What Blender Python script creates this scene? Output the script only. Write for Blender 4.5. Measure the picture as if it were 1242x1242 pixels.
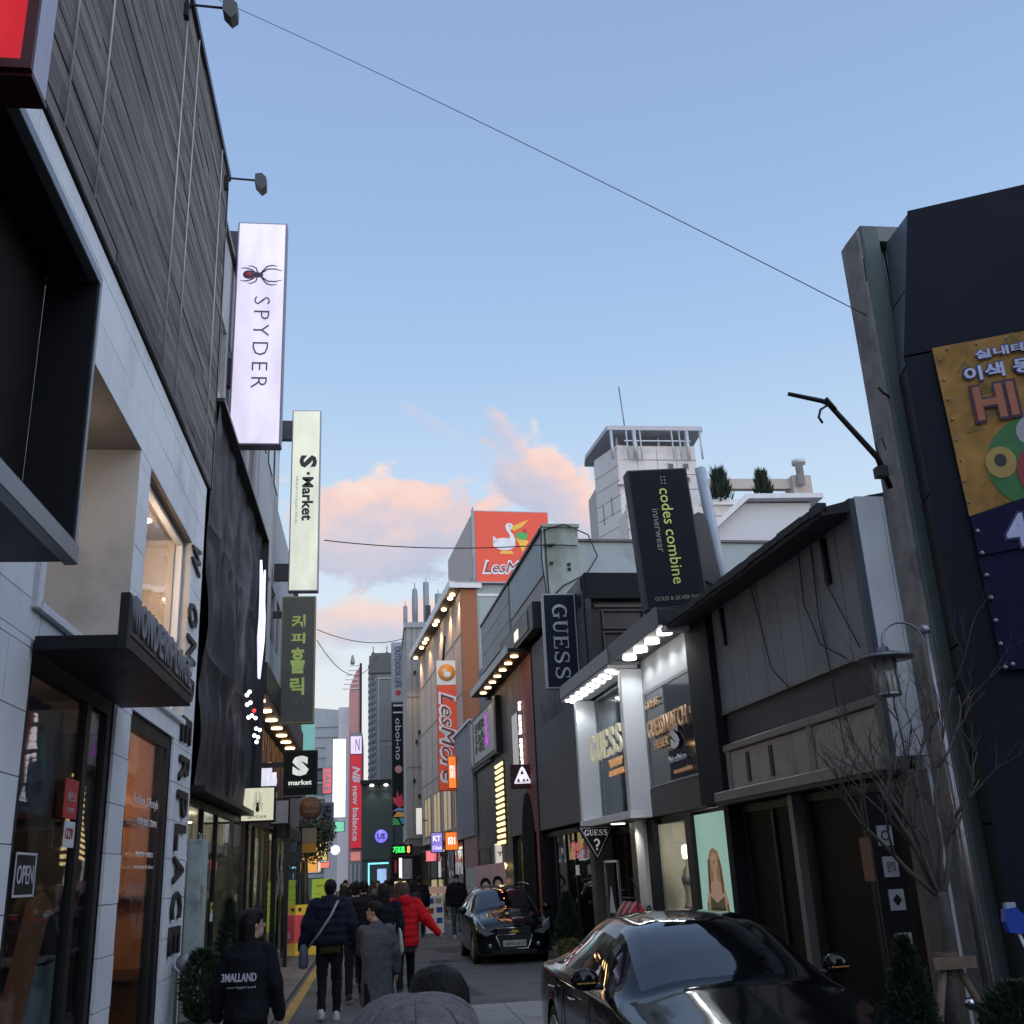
import bpy, bmesh, math, random
from mathutils import Vector, Matrix, noise
random.seed(7)
PI = math.pi
for o in list(bpy.data.objects): bpy.data.objects.remove(o)
SC = bpy.context.scene
COL = SC.collection
# ---------------------------------------------------------------- camera
cam = bpy.data.cameras.new('camera'); camo = bpy.data.objects.new('camera', cam); COL.objects.link(camo)
cam.sensor_width = 36; cam.lens = 36.28; cam.clip_end = 3000; cam.clip_start = .05
camo.matrix_world = Matrix(((.991, .001, -.132, 0), (-.124, -.331, -.935, 0), (-.045, .944, -.328, 1.8), (0, 0, 0, 1)))
_r = camo.matrix_world.to_3x3().normalized(); q = _r.to_quaternion(); q.normalize()
camo.matrix_world = Matrix.Translation((0, 0, 1.8)) @ q.to_matrix().to_4x4()
SC.camera = camo
SC.render.engine = 'CYCLES'
SC.view_settings.view_transform = 'Standard'; SC.view_settings.look = 'None'
SC.view_settings.exposure = 0.0; SC.view_settings.gamma = 1; SC.view_settings.use_curve_mapping = False
# ---------------------------------------------------------------- world: dusk sky with lit clouds
SUN_EL, SUN_AZ = 3.0, 155.0      # degrees; sun behind the camera and to its right, nearly down
W = bpy.data.worlds.new('World'); SC.world = W; W.use_nodes = True
nt = W.node_tree; nt.nodes.clear()
class NB:
    def __init__(s, nt): s.nt = nt
    def n(s, t, **k):
        x = s.nt.nodes.new(t)
        for a, b in k.items(): setattr(x, a, b)
        return x
    def l(s, a, b): s.nt.links.new(a, b)
    def put(s, sock, v):
        if isinstance(v, bpy.types.NodeSocket): s.l(v, sock)
        else: sock.default_value = v
    def m(s, op, a, b=0.0, c=None, clamp=False):
        x = s.n('ShaderNodeMath', operation=op, use_clamp=clamp); s.put(x.inputs[0], a); s.put(x.inputs[1], b)
        if c is not None: s.put(x.inputs[2], c)
        return x.outputs[0]
    def dot(s, a, b):
        x = s.n('ShaderNodeVectorMath', operation='DOT_PRODUCT'); s.put(x.inputs[0], a); s.put(x.inputs[1], b); return x.outputs['Value']
    def mix(s, f, a, b):
        x = s.n('ShaderNodeMix', data_type='RGBA'); s.put(x.inputs[0], f); s.put(x.inputs[6], a); s.put(x.inputs[7], b); return x.outputs[2]
    def sm(s, v, a, b):
        x = s.n('ShaderNodeMapRange', interpolation_type='SMOOTHSTEP'); s.put(x.inputs[0], v); x.inputs[1].default_value = a; x.inputs[2].default_value = b; return x.outputs[0]
    def ramp(s, v, pts):
        x = s.n('ShaderNodeValToRGB'); s.put(x.inputs[0], v); e = x.color_ramp.elements
        while len(e) < len(pts): e.new(.5)
        for i, (p, c) in enumerate(pts): e[i].position = p; e[i].color = (*c, 1)
        return x.outputs[0]
    def noise(s, v, sc, det=6, rough=.55):
        x = s.n('ShaderNodeTexNoise'); s.put(x.inputs['Vector'], v); x.inputs['Scale'].default_value = sc; x.inputs['Detail'].default_value = det; x.inputs['Roughness'].default_value = rough
        return x.outputs[0], x.outputs[1]
b = NB(nt)
sky = b.n('ShaderNodeTexSky', sky_type='NISHITA', sun_disc=False, sun_elevation=math.radians(SUN_EL), sun_rotation=math.radians(SUN_AZ), altitude=50, air_density=1.0, dust_density=1.0, ozone_density=1.0)
tc = b.n('ShaderNodeTexCoord'); D = tc.outputs['Generated']
sep = b.n('ShaderNodeSeparateXYZ'); b.l(D, sep.inputs[0]); el = sep.outputs[2]
grad = b.ramp(el, [(0.0, (.88, .80, .80)), (.10, (.85, .84, .87)), (.2, (.76, .84, .91)), (.31, (.60, .76, .94)), (.45, (.42, .60, .88)), (.57, (.335, .50, .80)), (.69, (.30, .435, .72)), (1, (.22, .33, .60))])
ns = b.n('ShaderNodeVectorMath', operation='SCALE'); b.l(sky.outputs[0], ns.inputs[0]); ns.inputs[3].default_value = .02
base0 = b.n('ShaderNodeVectorMath', operation='SCALE'); b.l(grad, base0.inputs[0]); base0.inputs[3].default_value = .95
badd = b.n('ShaderNodeVectorMath', operation='ADD'); b.l(base0.outputs[0], badd.inputs[0]); b.l(ns.outputs[0], badd.inputs[1]); 
gsun = b.sm(b.dot(D, (math.sin(math.radians(SUN_AZ))*.92, math.cos(math.radians(SUN_AZ))*.92, .38)), .0, 1.0)
glow = b.n('ShaderNodeVectorMath', operation='SCALE'); glow.inputs[0].default_value = (.80, .84, .98); b.l(gsun, glow.inputs[3])
badd2 = b.n('ShaderNodeVectorMath', operation='ADD'); b.l(badd.outputs[0], badd2.inputs[0]); b.l(glow.outputs[0], badd2.inputs[1]); base = badd2.outputs[0]
mp = b.n('ShaderNodeMapping'); b.l(D, mp.inputs[0]); mp.inputs['Scale'].default_value = (1, 1, 1.7)
n1, _ = b.noise(mp.outputs[0], 7.0, 8, .6)
n2, _ = b.noise(mp.outputs[0], 17.0, 5, .55)
def cloud(azd, eld, ra, re, tilt=0, soft=.5, k=1.0):
    a, e = math.radians(azd), math.radians(eld)
    c = Vector((math.sin(a)*math.cos(e), math.cos(a)*math.cos(e), math.sin(e)))
    r = Vector((math.cos(a), -math.sin(a), 0)); u = r.cross(c)
    t = math.radians(tilt); r2 = r*math.cos(t)+u*math.sin(t); u2 = u*math.cos(t)-r*math.sin(t)
    X = b.m('DIVIDE', b.dot(D, tuple(r2)), math.radians(ra)); Y = b.m('DIVIDE', b.dot(D, tuple(u2)), math.radians(re))
    Y = b.m('SUBTRACT', Y, c.dot(u2)/math.radians(re)); X = b.m('SUBTRACT', X, c.dot(r2)/math.radians(ra))
    rr = b.m('SQRT', b.m('ADD', b.m('MULTIPLY', X, X), b.m('MULTIPLY', Y, Y)))
    front = b.m('GREATER_THAN', b.dot(D, tuple(c)), .2)
    v = b.m('SUBTRACT', b.m('ADD', 1.0, b.m('MULTIPLY', b.m('SUBTRACT', n1, .5), 4.0)), rr)
    v = b.m('ADD', v, b.m('MULTIPLY', b.m('SUBTRACT', n2, .5), 1.7))
    mask = b.m('MULTIPLY', b.m('MULTIPLY', b.sm(v, 0.0, soft), front), k)
    return mask, Y
out = base
for (azd, eld, ra, re, tilt, soft, k) in [
        (1.4, 18.2, 6.2, 2.9, 4, .4, .95), (11.3, 19.4, 5.4, 1.8, -42, .5, .97), (8.0, 23.2, 2.6, .9, -55, .8, .7), (.2, 13.0, 5.2, 1.9, 0, .8, .8), (-6, 11.5, 6, 1.6, 0, .9, .5), (3.3, 24.3, 2.6, .7, -35, 1.3, .38),
        (34, 14, 12, 3, 0, .8, .8), (-40, 17, 14, 4, 0, .8, .8), (75, 20, 12, 3, 0, .8, .7), (-85, 14, 14, 3, 0, .8, .7)]:
    mk, Yc = cloud(azd, eld, ra, re, tilt, soft, k)
    colr = b.ramp(b.m('ADD', b.m('ADD', b.m('MULTIPLY', Yc, .38), .42), b.m('MULTIPLY', b.m('SUBTRACT', n2, .5), .9)), [(0.0, (.50, .55, .70)), (.36, (.62, .60, .71)), (.66, (.96, .67, .60)), (1, (1.0, .80, .70))])
    out = b.mix(mk, out, colr)
bg = b.n('ShaderNodeBackground'); b.l(out, bg.inputs[0]); bg.inputs[1].default_value = 1.0
wo = b.n('ShaderNodeOutputWorld'); b.l(bg.outputs[0], wo.inputs[0])
# sun, warm and weak: it only grazes the tops
sl = bpy.data.lights.new('sun', 'SUN'); so = bpy.data.objects.new('sun', sl); COL.objects.link(so)
sl.energy = .25; sl.angle = math.radians(6); sl.color = (1, .66, .48)
a, e = math.radians(SUN_AZ), math.radians(SUN_EL+5)
sd = Vector((math.sin(a)*math.cos(e), math.cos(a)*math.cos(e), math.sin(e)))
so.rotation_euler = sd.to_track_quat('Z', 'Y').to_euler()

# ---------------------------------------------------------------- materials
MC = {}
def M(name, col=(.5, .5, .5), rough=.7, metal=0., var=.12, sc=2.5, bump=0., bsc=30, em=0., emc=None, spec=.5, coat=0., dirt=0., stretch=(1, 1, 1), rnd=0., alpha=None):
    if name in MC: return MC[name]
    m = bpy.data.materials.new(name); m.use_nodes = True; t = m.node_tree; t.nodes.clear(); b = NB(t)
    p = b.n('ShaderNodeBsdfPrincipled'); o = b.n('ShaderNodeOutputMaterial'); b.l(p.outputs[0], o.inputs[0])
    g = b.n('ShaderNodeNewGeometry'); mp = b.n('ShaderNodeMapping'); b.l(g.outputs['Position'], mp.inputs[0]); mp.inputs['Scale'].default_value = stretch
    P = mp.outputs[0]
    n, _ = b.noise(P, sc, 6, .6)
    f = b.m('MULTIPLY', b.m('SUBTRACT', n, .5), 2*2.2*var)
    if rnd:
        oi = b.n('ShaderNodeObjectInfo'); f = b.m('ADD', f, b.m('MULTIPLY', b.m('SUBTRACT', oi.outputs['Random'], .5), 2*rnd))
    f = b.m('ADD', 1.0, f)
    if dirt:
        n3, _ = b.noise(P, sc*.35, 8, .65); f = b.m('MULTIPLY', f, b.m('SUBTRACT', 1.0, b.m('MULTIPLY', b.sm(n3, .5, .72), dirt)))
    cm = b.n('ShaderNodeVectorMath', operation='SCALE'); cm.inputs[0].default_value = col; b.l(f, cm.inputs[3])
    b.l(cm.outputs[0], p.inputs['Base Color'])
    b.put(p.inputs['Roughness'], b.m('ADD', rough, b.m('MULTIPLY', b.m('SUBTRACT', n, .5), .25 if rough > .25 else .04), clamp=True))
    p.inputs['Metallic'].default_value = metal
    p.inputs['Specular IOR Level'].default_value = spec
    p.inputs['Coat Weight'].default_value = coat; p.inputs['Coat Roughness'].default_value = .03
    if em:
        p.inputs['Emission Strength'].default_value = em; p.inputs['Emission Color'].default_value = (*(emc or col), 1)
    if bump:
        nb, _ = b.noise(P, bsc, 5, .6); bp = b.n('ShaderNodeBump'); bp.inputs['Strength'].default_value = bump; bp.inputs['Distance'].default_value = .02
        b.l(nb, bp.inputs['Height']); b.l(bp.outputs[0], p.inputs['Normal'])
    MC[name] = m; return m
def glass(name, tint=(.75, .8, .82), refl=.1):
    if name in MC: return MC[name]
    m = bpy.data.materials.new(name); m.use_nodes = True; t = m.node_tree; t.nodes.clear(); b = NB(t)
    o = b.n('ShaderNodeOutputMaterial'); tr = b.n('ShaderNodeBsdfTransparent'); tr.inputs[0].default_value = (*tint, 1)
    gl = b.n('ShaderNodeBsdfGlossy'); gl.inputs['Roughness'].default_value = .015; gl.inputs[0].default_value = (.9, .95, 1, 1)
    fr = b.n('ShaderNodeFresnel'); g = b.n('ShaderNodeNewGeometry'); b.l(b.m('SUBTRACT', 1.5, b.m('MULTIPLY', g.outputs['Backfacing'], 1.5-1/1.5)), fr.inputs[0]); nb, _ = b.noise(g.outputs['Position'], .8, 2, .5); bp = b.n('ShaderNodeBump'); bp.inputs['Strength'].default_value = .06; bp.inputs['Distance'].default_value = .2
    b.l(nb, bp.inputs['Height']); b.l(bp.outputs[0], gl.inputs['Normal'])
    mx = b.n('ShaderNodeMixShader'); b.l(b.m('ADD', b.m('MULTIPLY', fr.outputs[0], .6), refl, clamp=True), mx.inputs[0]); b.l(tr.outputs[0], mx.inputs[1]); b.l(gl.outputs[0], mx.inputs[2]); b.l(mx.outputs[0], o.inputs[0])
    MC[name] = m; return m
def E(name, col, s): # something that gives off light, with the unevenness of tubes behind a panel
    if name in MC: return MC[name]
    m = bpy.data.materials.new(name); m.use_nodes = True; t = m.node_tree; t.nodes.clear(); b = NB(t)
    o = b.n('ShaderNodeOutputMaterial'); p = b.n('ShaderNodeBsdfPrincipled'); b.l(p.outputs[0], o.inputs[0])
    p.inputs['Base Color'].default_value = (*[c*.5 for c in col], 1); p.inputs['Roughness'].default_value = .35
    p.inputs['Emission Color'].default_value = (*col, 1)
    g = b.n('ShaderNodeNewGeometry'); mp = b.n('ShaderNodeMapping'); b.l(g.outputs['Position'], mp.inputs[0]); mp.inputs['Scale'].default_value = (1, 1, .25)
    n, _ = b.noise(mp.outputs[0], 3.6, 3, .5)
    b.put(p.inputs['Emission Strength'], b.m('MULTIPLY', s, b.m('ADD', .55, b.m('MULTIPLY', n, .85))))
    MC[name] = m; return m

# ---------------------------------------------------------------- objects
WM = {}
IDM = Matrix.Identity(4)
FR = [IDM]                       # current frame (the block of houses being written)
def frame(x, y, deg): FR[0] = Matrix.Translation((x, y, 0)) @ Matrix.Rotation(math.radians(deg), 4, 'Z')
def tag(o, label=None, cat=None, group=None, kind=None):
    if label: o['label'] = label
    if cat: o['category'] = cat
    if group: o['group'] = group
    if kind: o['kind'] = kind
    return o
def link(o, parent=None, mat=IDM):
    COL.objects.link(o); w = FR[0] @ mat; WM[o] = w
    if parent is not None:
        o.parent = parent; o.matrix_basis = WM[parent].inverted() @ w
    else: o.matrix_basis = w
    return o
def thing(name, label, cat, loc=(0, 0, 0), rot=0, group=None, kind=None, mat=None):
    o = bpy.data.objects.new(name, None); o.empty_display_size = .2
    link(o, None, mat if mat is not None else Matrix.Translation(loc) @ Matrix.Rotation(rot, 4, 'Z'))
    return tag(o, label, cat, group, kind)
BX = {}
def boxmesh(dx, dy, dz, mat, bev):
    k = (round(dx, 3), round(dy, 3), round(dz, 3), mat.name, bev)
    if k in BX: return BX[k]
    me = bpy.data.meshes.new('box'); bm = bmesh.new(); bmesh.ops.create_cube(bm, size=1)
    bmesh.ops.scale(bm, vec=(dx, dy, dz), verts=bm.verts)
    if bev: bmesh.ops.bevel(bm, geom=bm.edges[:], offset=min(bev, .45*min(dx, dy, dz)), segments=1, affect='EDGES')
    bm.to_mesh(me); bm.free(); me.materials.append(mat); BX[k] = me; return me
def box(name, parent, mat, x0, x1, y0, y1, z0, z1, bev=0., rot=None, label=None):
    o = bpy.data.objects.new(name, boxmesh(abs(x1-x0), abs(y1-y0), abs(z1-z0), mat, bev))
    m = Matrix.Translation(((x0+x1)/2, (y0+y1)/2, (z0+z1)/2))
    if rot is not None: m = m @ rot
    link(o, parent, m)
    if label: o['label'] = label
    return o
class MB:
    def __init__(s): s.v = []; s.f = []; s.mi = []; s.cur = 0; s.sm = []
    def add(s, vs, fs, smooth=False):
        k = len(s.v); s.v += [tuple(v) for v in vs]; s.f += [tuple(i+k for i in f) for f in fs]; s.mi += [s.cur]*len(fs); s.sm += [smooth]*len(fs); return s
    def box(s, x0, x1, y0, y1, z0, z1):
        return s.add([(x0, y0, z0), (x1, y0, z0), (x1, y1, z0), (x0, y1, z0), (x0, y0, z1), (x1, y0, z1), (x1, y1, z1), (x0, y1, z1)],
                     [(0, 3, 2, 1), (4, 5, 6, 7), (0, 1, 5, 4), (1, 2, 6, 5), (2, 3, 7, 6), (3, 0, 4, 7)])
    def quad(s, *p): return s.add(p, [tuple(range(len(p)))])
    def prism(s, pts, o, r, u, d):   # polygon pts (2-D) in plane o+r*a+u*b, thick d (vector)
        o, r, u, d = Vector(o), Vector(r), Vector(u), Vector(d); n = len(pts)
        A = [o+r*a+u*b_ for a, b_ in pts]; B_ = [p+d for p in A]
        return s.add(A+B_, [tuple(range(n)), tuple(range(2*n-1, n-1, -1))]+[(i, (i+1) % n, n+(i+1) % n, n+i) for i in range(n)])
    def tube(s, pts, r, n=8, cap=True):
        pts = [Vector(p) for p in pts]; R_ = r if isinstance(r, (list, tuple)) else [r]*len(pts); vs = []; fs = []
        t0 = (pts[1]-pts[0]).normalized(); up = Vector((0, 0, 1)) if abs(t0.z) < .9 else Vector((0, 1, 0)); x = t0.cross(up).normalized()
        for i, p in enumerate(pts):
            t = ((pts[min(i+1, len(pts)-1)]-pts[max(i-1, 0)])).normalized(); x = (x-t*x.dot(t)).normalized(); y = t.cross(x)
            for k in range(n): a = 2*PI*k/n; vs.append(p+(x*math.cos(a)+y*math.sin(a))*R_[i])
        for i in range(len(pts)-1):
            for k in range(n): fs.append((i*n+k, i*n+(k+1) % n, (i+1)*n+(k+1) % n, (i+1)*n+k))
        if cap: fs += [tuple(range(n-1, -1, -1)), tuple((len(pts)-1)*n+k for k in range(n))]
        return s.add(vs, fs, True)
    def lathe(s, c, prof, n=16, M_=None):   # prof: (r, z)
        c = Vector(c); vs = []; fs = []
        for r, z in prof:
            for k in range(n): a = 2*PI*k/n; p = Vector((r*math.cos(a), r*math.sin(a), z)); p = (M_ @ p) if M_ else p; vs.append(c+p)
        for i in range(len(prof)-1):
            for k in range(n): fs.append((i*n+k, i*n+(k+1) % n, (i+1)*n+(k+1) % n, (i+1)*n+k))
        fs += [tuple(range(n-1, -1, -1)), tuple((len(prof)-1)*n+k for k in range(n))]
        return s.add(vs, fs, True)
    def ell(s, c, r, n=14, m=9, M_=None):
        c = Vector(c); r = (r, r, r) if not isinstance(r, (tuple, list)) else r; vs = []; fs = []
        for i in range(m+1):
            a = PI*i/m
            for k in range(n):
                b_ = 2*PI*k/n; p = Vector((r[0]*math.sin(a)*math.cos(b_), r[1]*math.sin(a)*math.sin(b_), -r[2]*math.cos(a))); p = (M_ @ p) if M_ else p; vs.append(c+p)
        for i in range(m):
            for k in range(n): fs.append((i*n+k, i*n+(k+1) % n, (i+1)*n+(k+1) % n, (i+1)*n+k))
        return s.add(vs, fs, True)
    def cap(s, p0, r0, p1, r1, n=10):
        p0, p1 = Vector(p0), Vector(p1); s.tube([p0, p1], [r0, r1], n); s.ell(p0, r0, n, 6); s.ell(p1, r1, n, 6); return s
    def loft(s, rings, n=16):    # rings: (cx,cy,cz,rx,ry)
        vs = []; fs = []
        for cx, cy, cz, rx, ry in rings:
            for k in range(n): a = 2*PI*k/n; vs.append((cx+rx*math.cos(a), cy+ry*math.sin(a), cz))
        for i in range(len(rings)-1):
            for k in range(n): fs.append((i*n+k, i*n+(k+1) % n, (i+1)*n+(k+1) % n, (i+1)*n+k))
        fs += [tuple(range(n-1, -1, -1)), tuple((len(rings)-1)*n+k for k in range(n))]
        return s.add(vs, fs, True)
    def mesh(s, mats):
        me = bpy.data.meshes.new('mesh'); me.from_pydata(s.v, [], s.f)
        for m in (mats if isinstance(mats, list) else [mats]): me.materials.append(m)
        me.polygons.foreach_set('material_index', s.mi); me.polygons.foreach_set('use_smooth', s.sm); me.update(); return me
    def obj(s, name, mats, parent=None, label=None, mat=IDM):
        o = bpy.data.objects.new(name, s.mesh(mats)); link(o, parent, mat)
        if label: o['label'] = label
        return o
X_, Y_, Z_ = Vector((1, 0, 0)), Vector((0, 1, 0)), Vector((0, 0, 1))
def basis(c, r, u):
    r = Vector(r).normalized(); u = Vector(u).normalized(); n = r.cross(u)
    return Matrix(((r.x, u.x, n.x, c[0]), (r.y, u.y, n.y, c[1]), (r.z, u.z, n.z, c[2]), (0, 0, 0, 1)))
FACE = {'cam': (X_, Z_), 'left': (Y_, Z_), 'right': (-Y_, Z_), 'camV': (-Z_, X_), 'leftV': (-Z_, Y_), 'rightV': (-Z_, -Y_)}
def text(name, parent, mat, s, c, face, w=None, h=None, depth=.02, bold=0., shear=0., space=1.):
    """c = centre of the lettering; w = its length along the reading direction, h = height of the letters"""
    cu = bpy.data.curves.new('t', 'FONT'); cu.body = s; cu.size = 1; cu.offset = bold; cu.shear = shear; cu.resolution_u = 2; cu.space_character = space; cu.extrude = .01
    ob = bpy.data.objects.new('t', cu); me = bpy.data.meshes.new_from_object(ob)
    bpy.data.objects.remove(ob); bpy.data.curves.remove(cu)
    if not me.vertices: return None
    xs = [v.co.x for v in me.vertices]; ys = [v.co.y for v in me.vertices]; x0, x1, y0, y1 = min(xs), max(xs), min(ys), max(ys)
    sx = w/(x1-x0) if w else None; sy = h/(y1-y0) if h else None; sx = sx or sy; sy = sy or sx
    for v in me.vertices: v.co = ((v.co.x-(x0+x1)/2)*sx, (v.co.y-(y0+y1)/2)*sy, (v.co.z+.01)*depth/.02)
    me.materials.clear(); me.materials.append(mat)
    o = bpy.data.objects.new(name, me); r, u = FACE[face] if isinstance(face, str) else face; link(o, parent, basis(c, r, u)); return o
def strokes(ST, depth, closed=True):   # list of strokes of (x,y,w) -> MB in XY plane
    mb = MB()
    for st in ST:
        L = []; R_ = []
        for i, (x, y, w) in enumerate(st):
            a = st[max(i-1, 0)]; c = st[min(i+1, len(st)-1)]; dx, dy = c[0]-a[0], c[1]-a[1]; d = math.hypot(dx, dy) or 1
            L.append((x-dy/d*w/2, y+dx/d*w/2)); R_.append((x+dy/d*w/2, y-dx/d*w/2))
        for i in range(len(st)-1):
            mb.prism([R_[i], R_[i+1], L[i+1], L[i]], (0, 0, 0), X_, Y_, (0, 0, depth))
    return mb
def arc(cx, cy, rx, ry, a0, a1, n, w0, w1=None, wm=None):
    o = []
    for i in range(n+1):
        t = i/n; a = math.radians(a0+(a1-a0)*t); w = w0+( (w1 if w1 is not None else w0)-w0)*t
        if wm is not None: w = w+(wm-w)*math.sin(PI*t)
        o.append((cx+rx*math.cos(a), cy+ry*math.sin(a), w))
    return o
TK, TN = .17, .06
SER = {  # serif capitals in a .8 x 1 box
 'G': [arc(.42, .5, .36, .46, 50, 310, 14, TN, TN, TK), [(.66, .05, TK*.9), (.66, .42, TK*.9)], [(.48, .43, TN), (.84, .43, TN)], [(.70, .70, TN), (.70, .97, TN)]],
 'U': [[(.2, .97, TK), (.2, .35, TK)]+arc(.44, .32, .24, .28, 180, 360, 8, TK, TN)+[(.68, .97, TN)], [(.04, .97, TN), (.37, .97, TN)], [(.54, .97, TN), (.84, .97, TN)]],
 'E': [[(.2, .03, TK), (.2, .97, TK)], [(.05, .97, TN), (.74, .97, TN)], [(.05, .03, TN), (.78, .03, TN)], [(.2, .5, TN), (.55, .5, TN)], [(.55, .38, TN), (.55, .62, TN)], [(.73, .97, TN), (.73, .76, TN)], [(.77, .03, TN), (.77, .26, TN)]],
 'S': [arc(.4, .74, .26, .22, 30, 200, 8, TN, TK*.8)+arc(.4, .26, .28, .23, 80, -160, 10, TK, TN), [(.65, .68, TN), (.65, .97, TN)], [(.12, .03, TN), (.12, .3, TN)]],
 '?': [arc(.4, .7, .25, .24, 170, -60, 10, TN, TK, TK)+[(.4, .42, TK), (.4, .27, TK)], [(.4, .03, TK), (.4, .17, TK)]]}
def serif(name, parent, mat, s, c, face, w, h, depth=.03):
    r, u = FACE[face] if isinstance(face, str) else face; n = len(s); adv = w/n
    for i, ch in enumerate(s):
        mb = strokes(SER[ch], depth); k = adv/.92
        mb.v = [((x-.42)*k, (y-.5)*h, z) for x, y, z in mb.v]
        p = Vector(c)+r*(adv*(i+.5)-w/2); mb.obj(name, mat, parent, mat=basis(p, r, u))
def sign_box(name, label, cat, c, w, h, d, rimm, facem, group=None, rot=0, back=True, tilt=0.):
    """blade sign facing the camera: rim box + face panels; c = centre, width along local x, depth along y"""
    m = Matrix.Translation(c) @ Matrix.Rotation(rot, 4, 'Z') @ Matrix.Rotation(tilt, 4, 'Y')
    t = thing(name, label, cat, group=group, mat=m)
    old = FR[0]; FR[0] = WM[t]
    box('case', t, rimm, -w/2, w/2, -d/2, d/2, -h/2, h/2, .01)
    box('face_panel', t, facem, -w/2+.03, w/2-.03, -d/2-.006, -d/2+.02, -h/2+.03, h/2-.03)
    if back: box('face_panel', t, facem, -w/2+.03, w/2-.03, d/2-.02, d/2+.006, -h/2+.03, h/2-.03)
    return t, old
PEND = []
FOLD = bpy.data.textures.new('folds', 'CLOUDS'); FOLD.noise_scale = .11; FOLD.noise_depth = 2
LOCK = bpy.data.textures.new('locks', 'CLOUDS'); LOCK.noise_scale = .028; LOCK.noise_depth = 2
def remesh(mb, name, mat, parent, voxel, smooth=4, label=None, m=IDM):
    o = mb.obj(name, mat, parent, label, m)
    r = o.modifiers.new('r', 'REMESH'); r.mode = 'VOXEL'; r.voxel_size = voxel; r.use_smooth_shade = True
    if smooth: s_ = o.modifiers.new('s', 'SMOOTH'); s_.iterations = smooth; s_.factor = .5
    if name in ('jacket', 'trousers'):
        d = o.modifiers.new('d', 'DISPLACE'); d.texture = FOLD; d.strength = .034; d.mid_level = .5; d.texture_coords = 'LOCAL'
        s_ = o.modifiers.new('s2', 'SMOOTH'); s_.iterations = 2
    if name == 'hair':
        d = o.modifiers.new('d', 'DISPLACE'); d.texture = LOCK; d.strength = .009; d.mid_level = .5; d.texture_coords = 'LOCAL'
    PEND.append(o); return o
def finish():
    dg = bpy.context.evaluated_depsgraph_get(); dg.update(); R_ = []
    for o in PEND: R_.append(bpy.data.meshes.new_from_object(o.evaluated_get(dg)))
    for o, me in zip(PEND, R_):
        o.modifiers.clear(); o.data = me
    PEND.clear()
# ---------------------------------------------------------------- shared materials
white_tile = M('white_tile', (.74, .76, .78), .55, var=.09, sc=1.3, dirt=.34, rnd=.03, bump=.15, bsc=14)
joint_m = M('joint', (.34, .35, .37), .9)
wood = M('weathered_wood', (.142, .128, .120), .8, var=.7, sc=2.6, stretch=(1, .3, 4), rnd=.34, bump=.3, bsc=20)
dark_metal = M('dark_metal', (.018, .02, .026), .38, metal=.2, var=.2, dirt=.2)
matte_black = M('matte_black', (.010, .011, .015), .8, var=.15, spec=.25)
black_paint = M('black_paint', (.010, .011, .014), .5, var=.2, spec=.3)
grey_metal = M('grey_metal', (.26, .28, .30), .45, metal=.5, var=.12, dirt=.25)
pale_metal = M('pale_metal', (.46, .50, .53), .5, metal=.3, var=.08, dirt=.3)
cream = M('cream_plaster', (.50, .47, .43), .85, var=.06, dirt=.25)
concrete = M('concrete', (.27, .275, .27), .9, var=.15, sc=1.6, dirt=.45, bump=.3)
stone_grey = M('stone_grey', (.20, .20, .21), .8, var=.12, sc=2, dirt=.3, bump=.2)
pane_m = glass('shop_glass', (.82, .85, .86), .03)
dark_glass = M('dark_glass', (.012, .016, .022), .06, var=.2, spec=.9)
white_paint = M('white_paint', (.70, .71, .73), .6, var=.05, dirt=.12)
black_let = M('black_letter', (.012, .012, .014), .5, var=.1)
white_let = M('white_letter', (.55, .56, .6), .5, var=.05)
spot_w = E('spot_white', (1.0, .93, .82), 14)
spot_warm = E('spot_warm', (1.0, .62, .33), 16)
def lamp(parent, c, energy, col=(1, .8, .6), r=.12, kind='POINT', size=None, rot=None):
    l = bpy.data.lights.new('lamp_light', kind); l.energy = energy; l.color = col
    if kind == 'SPOT': l.spot_size = size or 1.8; l.spot_blend = .6; l.shadow_soft_size = r
    elif kind == 'AREA': l.shape = 'RECTANGLE'; l.size = size[0]; l.size_y = size[1]
    else: l.shadow_soft_size = r
    o = bpy.data.objects.new('lamp_light', l); m = Matrix.Translation(c)
    if rot is not None: m = m @ rot
    link(o, parent, m); return o
def tiles(parent, mat, name, plane, n_out, th, rects, w, h, gap=.008, stagger=True, bev=.0, jit=0.):
    """rects (a0,a1,z0,z1) on a wall plane x = plane (frame coordinates); pieces stand out by th along n_out (+1/-1)"""
    for (a0, a1, z0, z1) in rects:
        bk = plane-n_out*.02
        box('joint_backing', parent, joint_m, min(bk, plane), max(bk, plane), a0, a1, z0, z1)
        z = z0; row = 0
        while z < z1-.02:
            zz = min(z+h, z1); a = a0-(w*.5 if (stagger and row % 2) else 0)
            while a < a1-.02:
                p0, p1 = max(a, a0), min(a+w, a1)
                if p1-p0 > .05 and zz-z > .04:
                    t = th+random.uniform(-jit, jit)
                    x0, x1 = (plane, plane+n_out*t) if n_out > 0 else (plane-t, plane)
                    box(name, parent, mat, x0, x1, p0+gap/2, p1-gap/2, z+gap/2, zz-gap/2, bev)
                a += w
            z += h; row += 1
# ---------------------------------------------------------------- ground
g = M('asphalt', (.100, .103, .112), .82, var=.34, sc=1.0, bump=.6, bsc=120, dirt=.45)
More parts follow.
